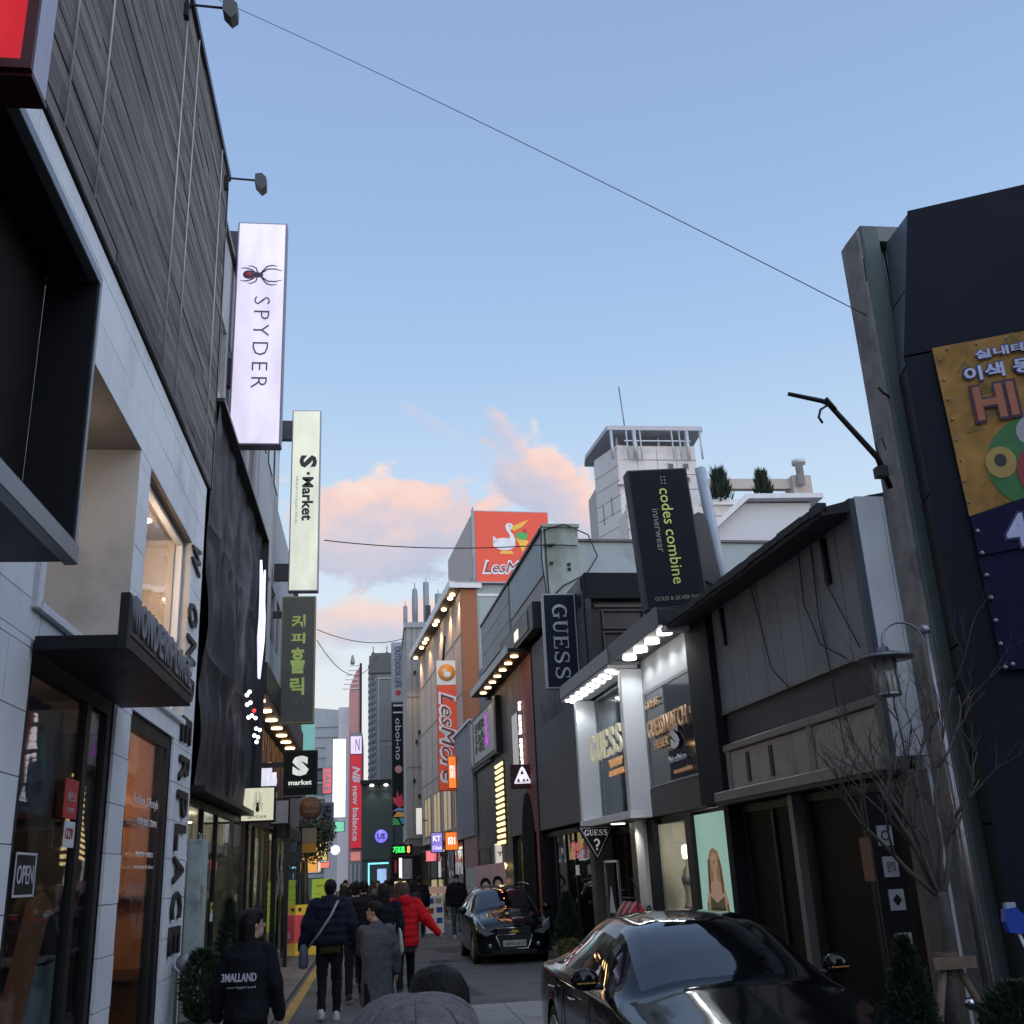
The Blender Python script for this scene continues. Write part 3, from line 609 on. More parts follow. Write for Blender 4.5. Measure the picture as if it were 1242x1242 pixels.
# white letter signs on the brown band
lt = thing('letter_sign', 'white lit round and block letters standing on the brown lamp-lit band', 'sign', (LX, 24, 3.5))
wl = E('letter_glow', (.80, .80, .95), .8)
text('lettering', lt, wl, 'S.', (LX-.24, 22.6, 4.5), 'left', .9, 1.1, .12, .04); text('lettering', lt, wl, 'market', (LX-.22, 25.3, 4.1), 'left', 3.6, .75, .1, .03)
box('backing_plate', lt, M('plate_grey', (.35, .36, .40), .5), LX-.31, LX-.24, 21.9, 27.4, 3.35, 3.5)
shopfront(T, LX-.05, 20.7, 24.6, 2.95, 1, (21.9, 23.2), 0, M('interior_yellow', (.26, .22, .10), .8, var=.3), 60, (1, .84, .5))
shopfront(T, LX-.05, 24.7, 30.9, 2.95, 1, (26.2, 27.8, 29.4), 0, M('interior_yellow'), 110, (1, .85, .55))
# glass porch of black frame jutting at its far end
T = thing('glass_porch', 'black-framed glass entrance porch with a yellow-lit interior at the footway edge', 'porch', (LX, 26, 0))
for (x, a) in ((LX+.0, 25.1), (LX+.28, 25.1), (LX+.28, 28.9)): box('post', T, black_paint, x, x+.09, a, a+.09, 0, 3.0)
box('header', T, black_paint, LX, LX+.37, 25.1, 28.99, 2.75, 3.0); box('pane', T, pane_m, LX+.31, LX+.322, 25.2, 28.9, .05, 2.75); box('pane', T, pane_m, LX+.09, LX+.28, 25.13, 25.142, .05, 2.75)
box('header', T, black_paint, LX-.1, LX+.37, 25.09, 25.18, 3.0, 3.62); box('board', T, M('grey_board', (.26, .28, .29), .6), LX-.05, LX+.33, 25.07, 25.09, 3.06, 3.56)
# ---------------- blade signs on the left
t, old = sign_box('blade_sign', 'tall white glowing blade sign with a spider emblem and turned letters SPYDER', 'sign', (-1.93, 15.9, 10.6), .84, 4.22, .24, M('sign_edge', (.20, .19, .24), .4, metal=.4), E('spyder_face', (.70, .66, .83), .92), tilt=.0)
ink = M('sign_ink', (.03, .03, .05), .5, em=.0); y0 = -.131
text('lettering', t, M('ink_grey', (.10, .10, .13), .5), 'SPYDER', (.04, y0, -.24), 'camV', 1.72, .26, .006, -.012, 0, 1.35)
m_ = MB()   # spider, head to the right
m_.ell((-.2, y0-.004, 1.05), (.10, .008, .085)); m_.cur = 1; m_.ell((-.2, y0-.01, 1.05), (.055, .01, .05)); m_.cur = 0; m_.ell((-.04, y0-.004, 1.05), (.085, .008, .05))
for s in (-1, 1):
    for (p, q, r) in (((.0, .03), (.12, .12), (.36, .09)), ((.0, .03), (.10, .17), (.28, .18)), ((-.05, .03), (-.08, .13), (-.22, .17)), ((-.06, .02), (-.16, .1), (-.34, .12))):
        m_.tube([(p[0], y0-.003, 1.05+s*p[1]), (q[0], y0-.003, 1.05+s*q[1]), ((q[0]+r[0])/2, y0-.003, 1.05+s*(q[1]+r[1])/2+s*.02), (r[0], y0-.003, 1.05+s*r[1])], [.012, .011, .010, .004], 6)
m_.obj('spider_emblem', [ink, M('spider_red', (.35, .02, .03), .5)], t); FR[0] = old
for zz in (8.62+.95, 12.05):
    FR[0] = IDM; box('bracket', t, dark_metal, -2.62, -2.34, 15.82, 15.98, zz, zz+.5)
t, old = sign_box('blade_sign', 'tall pale green-white blade sign with turned letters S.Market', 'sign', (-1.665, 24, 10.54), .70, 4.66, .24, grey_metal, E('smarket_face', (.64, .68, .56), .86))
text('letter', t, black_let, 'S', (.06, -.131, .95), 'camV', .33, .42, .006, .05); box('dot', t, black_let, .03, .10, -.137, -.127, .60, .67)
text('lettering', t, black_let, 'Market', (.06, -.131, -.02), 'camV', 1.12, .27, .006, .03); text('lettering', t, grey_metal, 'MULTI COLLECTION', (-.2, -.131, -.05), 'camV', 1.2, .045, .006)
FR[0] = old; box('bracket', t, dark_metal, -2.35, -2.02, 23.92, 24.08, 12.1, 12.6); box('bracket', t, dark_metal, -2.35, -2.02, 23.92, 24.08, 8.5, 8.9); box('bracket', t, dark_metal, -1.88, -1.78, 23.92, 24.08, 8.10, 8.22)
t, old = sign_box('blade_sign', 'unlit grey blade sign with yellow-green Korean letters below the pale tall one', 'sign', (-1.75, 24, 6.62), .78, 2.95, .22, M('green_rim', (.22, .27, .12), .5), M('slate_face', (.075, .08, .07), .6, var=.15, dirt=.2))
gl = E('green_letter_glow', (.24, .32, .09), .6)  # letters emit a faint glow of their own, though the sign is unlit
for ch, zz, h in (('커', .86, .33), ('피', .47, .25), ('홀', -.05, .60), ('릭', -.64, .40)): text('letter', t, gl, ch, (.0, -.121, zz), 'cam', .32, h, .006, .03)
m_ = MB()
for i in range(9): m_.tube([(-.12+.03*i, -.118, -1.1+.05*math.sin(i*2.2)), (-.06+.025*i, -.118, -1.0+.06*math.cos(i*1.7))], .007, 5)
m_.obj('emblem', M('faint_green', (.16, .17, .12), .6), t); text('lettering', t, M('faint_green'), 'COFFEE HOLIC', (-.02, -.121, -1.28), 'cam', .56, .06, .005); FR[0] = old
box('bracket', t, dark_metal, -2.35, -2.13, 23.94, 24.06, 7.6, 7.75)
t, old = sign_box('blade_sign', 'square black sign with a big white S over the word market', 'sign', (-1.5, 22, 3.88), .68, .88, .16, black_paint, M('sign_black', (.009, .010, .012), .7, spec=.2))
gw = E('soft_white', (.62, .66, .60), .9)
text('letter', t, gw, 'S', (0, -.091, .13), 'cam', .33, .40, .008, .07); text('lettering', t, gw, 'market', (0, -.091, -.2), 'cam', .46, .10, .008, .03); text('lettering', t, M('faint_green'), 'MULTI COLLECTION', (0, -.091, -.29), 'cam', .46, .025, .005); FR[0] = old
box('bracket', t, dark_metal, -2.35, -1.83, 21.95, 22.05, 4.0, 4.1)
t, old = sign_box('blade_sign', 'square cream lit sign with a small dark red spider', 'sign', (-2.08, 19.7, 3.13), .62, .62, .2, black_paint, E('cream_face', (.62, .60, .44), .95), tilt=0)
m_ = MB(); m_.ell((0, -.112, -.08), (.035, .006, .06)); m_.ell((0, -.112, .0), (.02, .006, .03))
for s in (-1, 1):
    for (p, q, r) in (((.01, .0), (.06, .06), (.05, .2)), ((.01, .02), (.03, .1), (.02, .22)), ((.01, -.02), (.07, -.03), (.08, -.12)), ((.01, -.01), (.08, .02), (.10, -.02))):
        m_.tube([(s*p[0], -.112, p[1]), (s*q[0], -.112, q[1]), (s*r[0], -.112, r[1])], [.006, .005, .003], 5)
m_.obj('spider_emblem', M('dark_red_ink', (.10, .01, .01), .5), t); text('lettering', t, M('faint_green'), 'SPYDER', (0, -.111, -.22), 'cam', .34, .05, .004); FR[0] = old
box('bracket', t, black_paint, -2.4, -2.39+.0, 19.65, 19.75, 3.0, 3.2)
# round brown sign
T = thing('round_sign', 'round brown shop sign with gold lettering on an arm below the square S sign', 'sign', (-1.75, 30, 3.68))
m_ = MB(); m_.lathe((-1.75, 30, 3.68), [(0, -.06), (.29, -.06), (.31, -.04), (.31, .04), (.29, .06), (0, .06)], 28, Matrix.Rotation(PI/2, 3, 'X')); m_.obj('disc', M('sign_brown', (.11, .055, .035), .6, var=.2), T)
gold = M('gold', (.45, .28, .12), .4, metal=.5)
text('lettering', T, gold, '커피집', (-1.75, 29.93, 3.76), 'cam', .4, .14, .01); text('lettering', T, gold, 'cafe & roasting', (-1.75, 29.93, 3.58), 'cam', .42, .06, .01); box('bracket', T, black_paint, -2.5, -2.0, 29.97, 30.03, 3.95, 4.0)
T = thing('hanging_banner', 'orange and grey hanging banner below the round brown sign', 'banner', (-1.9, 33, 2.9))
box('rail', T, black_paint, -2.35, -1.72, 32.98, 33.02, 3.3, 3.33); box('sheet', T, M('banner_grey', (.30, .27, .20), .7), -2.16, -1.74, 32.99, 33.0, 2.85, 3.29); box('sheet', T, M('banner_orange', (.62, .30, .04), .7), -2.16, -1.74, 32.99, 33.0, 2.58, 2.845)
text('letter', T, gold, '김', (-1.95, 32.98, 3.05), 'cam', .2, .26, .005)
# standing boards and planters on the footway
T = thing('standing_banner', 'yellow and red standing board with white Korean letters at the footway edge', 'sign board', (-1.98, 28.6, 0))
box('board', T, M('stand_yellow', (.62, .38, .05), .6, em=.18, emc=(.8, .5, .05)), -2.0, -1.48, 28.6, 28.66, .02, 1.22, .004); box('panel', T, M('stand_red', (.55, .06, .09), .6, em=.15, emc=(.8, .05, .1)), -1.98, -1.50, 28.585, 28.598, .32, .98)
text('letter', T, white_let, '신', (-1.62, 28.575, .8), 'cam', .22, .24, .008, .03); text('letter', T, white_let, '대', (-1.70, 28.575, .5), 'cam', .26, .26, .008, .03); box('emblem', T, black_paint, -1.93, -1.86, 28.58, 28.6, 1.07, 1.15)
box('foot', T, black_paint, -1.98, -1.5, 28.5, 28.8, .0, .03)
T = thing('folding_board', 'green A-frame board standing on the footway behind the yellow and red board', 'sign board', (-1.6, 33, 0))
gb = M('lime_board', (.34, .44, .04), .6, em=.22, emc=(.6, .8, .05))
for s in (-1, 1):
    m_ = MB(); m_.prism([(-.33, 0), (.33, 0), (.33, 1.45), (-.33, 1.45)], (-1.55, 33.6+s*.26, .4), X_, Vector((0, -s*.17, .985)), (0, .03, 0)); m_.obj('board', gb, T)
text('lettering', T, black_let, '오늘의 메뉴', (-1.55, 33.31-.0, 1.63), (X_, Vector((0, .17, .985))), .42, .08, .006, .01)
for i in range(4): text('lettering', T, black_let, '····· ···', (-1.58, 33.25-.0+i*0-.03, 1.4-i*.14), (X_, Vector((0, .17, .985))), .36, .03, .006)
T = thing('planter', 'grey square planter beside the glass porch', 'planter', (-2.0, 22, 0)); box('tub', T, stone_grey, -2.24, -1.84, 21.8, 22.3, 0, .55, .02); box('soil', T, M('soil', (.04, .03, .02), .95), -2.20, -1.88, 21.84, 22.26, .551, .57)
# ================================================================ RIGHT side; local frame: +y away along the facades, street at -x
GX, GY, GA = 4.25, 20, 2.5
frame(GX, GY, GA)
sheet = M('sheet_panel', (.20, .225, .26), .6, metal=.2, var=.14, dirt=.5, sc=1.6, rnd=.08, stretch=(1, 1, .3))
T = thing('old_shop_house', 'old shop with grey metal sheets under a sloping dark eave and cream sign board', 'building', (0, -8.5, 0))
co = MB(); co.box(.14, 5, -10.9, -6.75, 2.55, 5.0); co.box(2.4, 5, -10.9, -6.75, 0, 2.55); co.obj('wall', concrete, T)
for i in range(8):
    a = -10.9+i*.52; box('sheet_panel', T, sheet, .0, .05, a+.006, a+.514, 3.62, 5.02, .004)
box('backing', T, black_paint, .05, .14, -10.9, -6.75, 2.55, 5.05)
box('window_band', T, M('dusty_glass', (.050, .054, .062), .5, var=.2, dirt=.3, spec=.25), .03, .05, -10.8, -6.8, 3.22, 3.60)
box('rail', T, M('old_rail', (.16, .155, .15), .5, dirt=.4), -.06, .03, -10.9, -6.76, 3.12, 3.21, .01); box('rail', T, M('old_rail'), -.02, .05, -10.9, -6.76, 3.60, 3.63)
cb = M('cream_board', (.30, .28, .25), .75, var=.12, dirt=.4, sc=1.5)
for i in range(4): box('sign_panel', T, cb, -.03, .05, -10.8+i*1.0, -10.8+i*1.0+.99, 2.64, 3.11, .004)
for a in (-7.55, -8.25): box('slot', T, black_paint, -.045, -.03, a, a+.09, 2.7, 3.05)
for a in (-10.85, -9.35, -6.95): box('post', T, M('old_rail'), -.05, .02, a, a+.13, 2.6, 3.12)
box('awning_edge', T, M('old_rail'), -.24, .05, -11.0, -6.76, 2.50, 2.62, .01); box('soffit', T, black_paint, -.22, .1, -11.0, -6.76, 2.46, 2.50)
rf = M('roof_felt', (.035, .037, .04), .8, var=.3, bump=.5, bsc=12)
m_ = MB(); m_.prism([(-.42, 5.0), (.1, 5.14), (5.2, 6.1), (5.2, 6.02), (.1, 5.0), (-.42, 4.92)], (0, -10.98, 0), X_, Z_, (0, 5.03, .0)); m_.obj('roof', rf, T)
for i in range(25): box('roof_edge', T, rf, -.45, -.36, -10.98+i*.2, -10.98+i*.2+.19, 4.96+random.uniform(-.012, .012), 5.04+random.uniform(-.01, .015))
box('gutter_end', T, white_paint, -.46, -.1, -6.1, -5.93, 4.90, 4.97)
for a in (-7.2, -10.2): box('bracket', T, black_paint, -.05, .0, a, a+.06, 4.45, 4.95)
wire = M('black_wire', (.01, .01, .011), .6)
for (a, pts) in enumerate([[(-8.2, 5.0), (-8.35, 4.5), (-8.5, 3.9), (-8.9, 3.6)], [(-9.6, 5.0), (-9.55, 4.4), (-9.8, 3.9), (-10.3, 3.65)], [(-9.9, 4.95), (-9.85, 4.2), (-9.95, 3.5), (-10.0, 2.7)], [(-10.2, 5), (-10.1, 4.5), (-10.35, 4.1), (-10.6, 3.7)]]):
    m_ = MB(); m_.tube([(-.03, q_[0], q_[1]) for q_ in pts], .007, 5); m_.obj('cable', wire, T)
# its end wall, facing the camera
wp = M('end_wall_white', (.72, .75, .77), .7, var=.06, dirt=.35, sc=1.4, stretch=(1, 1, .4))
box('end_panel', T, wp, -.06, .21, -11.0, -10.92, 2.62, 5.12, .004); box('end_panel', T, wp, .216, .50, -11.0, -10.92, 2.62, 5.12, .004); box('end_trim', T, M('blue_steel', (.07, .09, .11), .5), -.12, -.065, -10.99, -10.9, 2.62, 5.1)
box('end_pier', T, M('rust_pier', (.17, .14, .12), .8, var=.3, dirt=.5), -.02, .2, -11.02, -10.9, 0, 2.5); box('end_pier', T, wp, .205, .50, -11.02, -10.9, 0, 2.61)
box('poster', T, M('dark_poster', (.06, .06, .06), .6), .26, .38, -11.04, -11.025, 1.65, 1.85)
shopfront(T, .1, -10.85, -6.8, 2.45, -1, (-9.9, -8.7, -7.7), 0, M('room_dark', (.03, .022, .018), .8), 1.2, (1, .6, .4), 2.0, False, pane=M('dusty_shop_glass', (.009, .008, .009), .55, var=.3, spec=.10))
box('door_post', T, M('old_rail'), -.04, .06, -8.62, -8.5, 0, 2.46)
# faded Korean food stickers and red script
text('lettering', T, M('dim_red', (.35, .05, .05), .6), 'VMS', (-.0-.01, -10.35, 1.15), 'right', .35, .16, .005); box('poster', T, M('brown_poster', (.16, .07, .05), .6), .0, .012, -10.2, -9.95, 1.55, 1.95)
T = thing('notice_strip', 'vertical black strip carrying a column of small white notices by the bare tree', 'sign', (0, -10.9, 0)); 
box('board', T, black_paint, -.42, -.14, -10.98, -10.94, .1, 2.3)
for i, z0 in enumerate((1.86, 1.6, 1.33, .98, .62)):
    box('notice', T, M('notice_white', (.42, .43, .45), .6), -.36+.01*i, -.22+.01*i, -10.992, -10.981, z0, z0+.17); text('lettering', T, black_let, ('O', '문의', '♦', 'B1', '임대')[i], (-.29+.01*i, -10.994, z0+.085), 'cam', .08, .09, .003)

# ---------------- two-box shop with the white frame and the round-lamp canopy
T = thing('white_frame_shop', 'dark shop with white lit window frame and boxed sign under bright round lamps', 'building', (0, -2, 0))
dkwall = M('dark_cladding', (.055, .056, .060), .55, var=.15, dirt=.25)
box('pillar', T, matte_black, -.10, .4, -6.74, -5.86, 2.52, 5.1); box('pillar', T, matte_black, -.06, .4, -6.74, -6.56, 0, 2.52)
co = MB(); co.box(.5, 6, -6.7, .4, 2.65, 5.2); co.box(2.6, 6, -6.5, .4, 0, 2.65); co.obj('wall', dkwall, T)
# boxed sign window
b0, b1 = -5.78, -3.05
box('panel', T, dkwall, -.02, .5, -5.85, -3.32, 2.50, 2.93, .005); box('panel', T, M('lit_panel', (.34, .35, .36), .6, dirt=.2), -.0, .5, -5.85, -3.32, 4.46, 5.0, .005)
box('panel', T, dkwall, -.01, .5, -5.85, -5.66, 2.93, 4.46); box('panel', T, M('side_panel_grey', (.24, .25, .26), .6), -.01, .5, -3.42, -3.32, 2.93, 4.46)
fo = framed(T, -.02, -5.68, -3.4, 2.94, 4.45, (), .045, grey_metal, n=-1, d=.04, pane=dark_glass)
brass = M('brass_letter', (.50, .34, .20), .4, metal=.3, em=.12, emc=(.9, .5, .25))
text('lettering', T, brass, 'GUESS', (-.04, -3.85, 4.22), 'right', .7, .12, .015); text('lettering', T, brass, 'GUESSWATCH', (-.05, -4.55, 3.82), 'right', 1.9, .27, .02, .0); text('lettering', T, brass, 'FIEBER', (-.04, -4.2, 3.56), 'right', .7, .13, .015)
text('letter', T, white_let, 'S', (-.04, -4.85, 3.58), 'right', .40, .36, .01, .05); text('lettering', T, white_let, 'hirehim', (-.04, -4.9, 3.26), 'right', .75, .10, .02); text('lettering', T, brass, 'accessories', (-.04, -5.1, 3.08), 'right', .8, .07, .02)
# canopy with four round lamps
box('canopy', T, dark_metal, -.52, .5, -6.0, -3.32, 5.0, 5.24, .01); box('canopy_edge', T, M('canopy_grey', (.12, .125, .13), .5), -.55, -.52, -6.0, -3.32, 4.97, 5.26)
lw = E('lamp_white', (1, 1, .96), 9)
for i in range(4):
    a = -5.6+i*.62; m_ = MB(); m_.lathe((-.30, a, 4.955), [(.11, 0), (.11, .04), (0, .04)], 18); m_.obj('round_lamp', lw, T); lamp(T, (-.26, a, 4.93), 20, (.9, .95, 1), .06, 'SPOT', 2.6)
# white frame window
wf = M('frame_white', (.68, .70, .73), .5, var=.04)
box('jamb', T, wf, -.36, .1, -3.32, -3.14, 2.62, 4.88, .006); box('jamb', T, wf, -.36, .1, -.02, .14, 2.62, 4.88, .006)
box('frame_base', T, wf, -.38, .1, -3.33, .15, 2.50, 2.62, .006); box('frame_head', T, M('soffit_grey', (.30, .31, .33), .5), -.58, .4, -3.31, .32, 4.96, 5.22, .01)
box('lamp_strip_backing', T, wf, -.56, -.05, -3.28, .28, 4.90, 4.96)
for j in range(2):
    for i in range(8): a = -3.1+i*.44; m_ = MB(); m_.lathe((-.49+j*.14, a+j*.18, 4.87), [(.065, 0), (.065, .03), (0, .03)], 12); m_.obj('strip_lamp', lw, T)
for a in (-2.9, -1.6, -.3): lamp(T, (-.45, a, 4.83), 16, (.9, .95, 1), .08, 'SPOT', 2.6)
gpan = framed(T, .02, -3.14, -.02, 2.64, 4.88, (), .04, grey_metal, n=-1, d=.05)
box('room_wall', T, M('room_shade', (.08, .09, .10), .7), 1.4, 1.45, -3.2, .4, 2.6, 5.0); box('display_panel', T, M('teal_panel', (.16, .36, .36), .5, em=.25, emc=(.3, .75, .72)), .4, .45, -2.9, -1.3, 2.95, 3.45); box('display_panel', T, M('teal_panel'), .5, .55, -2.6, -.7, 3.85, 4.2); box('display_panel', T, M('violet_panel', (.5, .45, .6), .5, em=.5, emc=(.75, .65, 1)), .3, .33, -1.6, -1.2, 4.4, 4.75)
ivory = M('ivory_letter', (.62, .58, .44), .5, em=.25, emc=(1, .92, .65))
serif('letter', T, ivory, 'GUESS', (-.42, -2.35, 3.78), 'right', 2.15, .46, .04)
text('lettering', T, M('copper', (.55, .30, .14), .4, em=.35, emc=(1, .5, .2)), 'WVW', (-.38, -2.75, 3.43), 'right', .8, .13, .03, .03); text('lettering', T, M('copper'), 'ACCESSORIES', (-.38, -2.75, 3.27), 'right', .9, .09, .03)
# ground floor
pale_post = M('lit_post', (.60, .60, .58), .6, var=.05)
box('post', T, pale_post, -.10, .12, -3.0, -2.55, 0, 2.5, .005); m_ = MB(); m_.lathe((-.2, -1.9, 2.47), [(.12, 0), (.12, .04), (0, .04)], 14); m_.obj('round_lamp', lw, T); lamp(T, (-.3, -2.6, 2.44), 16, (1, .97, .9), .08, 'SPOT', 2.4)
box('soffit', T, dkwall, -.34, .5, -3.3, .4, 2.50-.02, 2.499)
box('column', T, M('column_stone', (.09, .085, .085), .7), -.08, .3, .42, .75, 0, 2.47); box('column', T, M('dark_wood', (.05, .032, .028), .6), -.06, .3, -2.5, -2.1, 0, 2.47)
shopfront(T, .08, -6.54, -3.05, 2.48, -1, (-5.15,), 0, M('room_mint', (.30, .42, .37), .7), 45, (1, .93, .8), 1.3, False)
box('frame_post', T, black_paint, -.08, .08, -5.3, -5.02, 0.0, 2.47); box('frame_post', T, matte_black, -.05, .05, -3.35, -3.05, 0, 2.47)
box('room_panel', T, M('mint_glow', (.26, .40, .35), .5, em=.25, emc=(.45, .75, .62)), .75, .8, -6.5, -5.2, .3, 2.45); box('room_panel', T, M('cream_glow', (.6, .55, .45), .5, em=.30, emc=(1, .85, .6)), .8, .85, -5.1, -3.2, .3, 2.4)
shopfront(T, .35, -2.1, .42, 2.45, -1, (-1.5, -.3), 0, M('room_dark'), 1.5, (1, .8, .6), 1.6, False)
for q_ in ((-.9, -.86, .0, 1.9), (-.0, .04, .0, 1.9), (-.86, .0, 1.86, 1.9)): box('door_frame', T, M('chrome_frame', (.4, .42, .45), .3, metal=.6), .0, .04, q_[0], q_[1], q_[2], q_[3])
m_ = MB(); m_.prism([(-.25, 1.0), (-.6, 1.0), (-.42, 1.45)], (-.005, 0, 0), Y_, Z_, (-.02, 0, 0)); m_.obj('paper_triangle', white_let, T)
# mannequin in underwear shop
def mannequin(x, y, colr, lab, base=.35):
    t = thing('mannequin', lab, 'mannequin', (x, y, base)); m_ = MB()
    m_.loft([(x, y, base, .16, .16), (x, y, base+.02, .16, .16), (x, y, base+.03, .02, .02), (x, y, base+.55, .02, .02)], 12); m_.obj('stand', grey_metal, t)
    m_ = MB(); m_.loft([(x, y, base+.5, .12, .15), (x, y, base+.65, .12, .17), (x, y, base+.85, .09, .12), (x, y, base+1.05, .12, .16), (x, y, base+1.2, .09, .18), (x, y, base+1.25, .05, .07), (x, y, base+1.33, .045, .045), (x, y, base+1.35, .02, .02)], 16); m_.obj('torso', colr, t)
    m_ = MB(); m_.loft([(x, y, base+.5, .125, .155), (x, y, base+.66, .126, .177), (x, y, base+.7, .12, .165)], 16); m_.loft([(x, y, base+.98, .12, .16), (x, y, base+1.06, .135, .172), (x, y, base+1.12, .12, .165)], 16); m_.obj('garment', M('silver_cloth', (.35, .36, .40), .6), t); return t
box('room_partition', T, M('room_cream_lit', (.62, .58, .50), .7), .12, 1.3, -3.14, -3.11, .1, 2.4)
mannequin(.36, -3.78, M('mannequin_cream', (.62, .54, .42), .5, em=.05), 'headless cream mannequin torso in the lit shop window left of the mint poster', .5)
# poster of a woman (generic print)
t = thing('window_poster', 'mint lit poster of a blonde woman in the shop window', 'poster', (-.02, -5.9, .4))
old = FR[0]; FR[0] = FR[0] @ Matrix.Translation((-.055, -.63, 0))
box('sheet', t, M('poster_mint', (.30, .46, .40), .5, em=.34, emc=(.5, .85, .72)), .03, .045, -5.90, -4.66, .45, 2.42)
sk = M('poster_skin', (.62, .40, .29), .5, em=.15, emc=(.9, .55, .38)); hr = M('poster_hair', (.42, .27, .13), .5, em=.1, emc=(.8, .5, .2)); gr = M('poster_green', (.05, .10, .05), .5)
def flat(t, name, m, pts, x=.028, d=.004): pts = [(5.30+(a-5.42)*1.55, z) for a, z in pts]; m_ = MB(); m_.prism(pts, (x, 0, 0), -Y_, Z_, (d, 0, 0)); m_.obj(name, m, t)
def oval(cx, cy, rx, ry, n=20, a0=0, a1=360): return [(cx+rx*math.cos(math.radians(a0+(a1-a0)*i/n)), cy+ry*math.sin(math.radians(a0+(a1-a0)*i/n))) for i in range(n+(1 if a1-a0 < 360 else 0))]
flat(t, 'hair_print', hr, [(5.22, 1.45), (5.26, 1.78), (5.33, 1.93), (5.42, 1.97), (5.52, 1.92), (5.58, 1.75), (5.62, 1.4), (5.5, 1.3), (5.3, 1.3)], .026)
flat(t, 'face_print', sk, oval(5.42, 1.78, .075, .12), .020); flat(t, 'body_print', sk, [(5.14, .85), (5.17, 1.3), (5.25, 1.5), (5.38, 1.56), (5.39, 1.68), (5.45, 1.68), (5.46, 1.56), (5.6, 1.49), (5.68, 1.3), (5.7, .85)], .023)
flat(t, 'top_print', M('poster_olive', (.25, .25, .12), .5), [(5.24, 1.1), (5.26, 1.36), (5.42, 1.28), (5.59, 1.36), (5.61, 1.1)], .018)
flat(t, 'nose_print', M('poster_shade', (.48, .28, .19), .5), [(5.412, 1.80), (5.405, 1.755), (5.435, 1.755), (5.425, 1.80)], .016)
flat(t, 'arm_print', M('poster_shade'), [(5.14, .85), (5.17, 1.28), (5.2, 1.28), (5.19, .85)], .019); flat(t, 'arm_print', M('poster_shade'), [(5.65, .85), (5.64, 1.28), (5.67, 1.28), (5.7, .85)], .019)
for q_ in range(6): flat(t, 'lock_print', M('poster_lock', (.30, .18, .08), .5), [(5.25+q_*.012, 1.4), (5.27+q_*.014, 1.82), (5.276+q_*.014, 1.82), (5.258+q_*.012, 1.4)] if q_ < 3 else [(5.56+(q_-3)*.014, 1.4), (5.54+(q_-3)*.01, 1.82), (5.546+(q_-3)*.01, 1.82), (5.568+(q_-3)*.014, 1.4)], .0195)
for s in (5.39, 5.45): flat(t, 'eye_print', gr, oval(s, 1.80, .012, .006, 8), .015)
flat(t, 'mouth_print', M('poster_lip', (.5, .12, .1), .5), oval(5.42, 1.72, .018, .006, 8), .015)
box('green_box', t, M('box_green', (.05, .09, .035), .5), -.02, .015, -5.6, -5.2, .75, 1.22); box('brown_box', t, M('box_brown', (.12, .08, .07), .5), -.02, .015, -5.12, -4.92, .7, 1.15); FR[0] = old
old = FR[0]; FR[0] = IDM
t = mannequin(-2.56, 10.78, M('mannequin_yellow', (.45, .36, .08), .7), 'mannequin in a white cap and yellow shirt behind the orange-lit shop window', .35)
m_ = MB(); m_.ell((-2.56, 10.78, 1.80), (.075, .09, .11)); m_.obj('head', M('mannequin_skin', (.4, .3, .24), .5), t); m_ = MB(); m_.ell((-2.56, 10.76, 1.86), (.10, .11, .075)); m_.ell((-2.50, 10.86, 1.83), (.10, .09, .012)); m_.obj('cap', M('cap_white', (.6, .58, .55), .7), t); FR[0] = old
# pennant sign and rack
t = thing('triangle_sign', 'black downward triangle sign with GUESS and a question mark in white', 'sign', (-.15, -.5, 2.1))
m_ = MB(); m_.prism([(-.36, .01), (.36, .01), (0, -.60)], (-.27, -.6, 2.50), X_, Z_, (0, .05, 0)); m_.obj('board', black_paint, t)
m_ = MB(); m_.prism([(-.30, -.02), (.30, -.02), (.275, -.035), (-.275, -.035)], (-.27, -.604, 2.50), X_, Z_, (0, .003, 0)); m_.prism([(-.30, -.02), (-.275, -.035), (0, -.515), (0, -.55)], (-.27, -.604, 2.50), X_, Z_, (0, .003, 0)); m_.prism([(.275, -.035), (.30, -.02), (0, -.55), (0, -.515)], (-.27, -.604, 2.50), X_, Z_, (0, .003, 0)); m_.obj('border', white_let, t)
wl3 = M('sign_white_glow', (.8, .8, .8), .5, em=.25)  # slight emission stands in for lamplight falling on these letters
serif('letter', t, wl3, 'GUESS', (-.27, -.612, 2.39), 'cam', .44, .10, .006); serif('letter', t, wl3, '?', (-.27, -.612, 2.18), 'cam', .17, .2, .006); box('bracket', t, black_paint, -.0, .06, -.6, -.55, 2.4, 2.48); box('bracket', t, black_paint, -.3, .05, -.59, -.56, 2.5, 2.53)
t = thing('clothes_rack', 'black clothes rack hung with red and pale garments in front of the pale post', 'rack', (-.2, -2.6, 0))
m_ = MB(); 
for a in (-3.1, -2.2): m_.tube([(-.3, a, .05), (-.3, a, 1.42)], .014, 6); m_.tube([(-.5, a, .05), (-.1, a, .05)], .014, 6)
m_.tube([(-.3, -3.1, 1.3), (-.3, -2.2, 1.3)], .014, 6); m_.tube([(-.3, -3.1, 1.42), (-.38, -3.1, 1.6)], .01, 5); m_.tube([(-.3, -2.4, 1.42), (-.38, -2.4, 1.6)], .01, 5); m_.tube([(-.3, -2.5, 1.42), (-.3, -2.2, 1.42)], .014, 6); m_.obj('rail', black_paint, t)
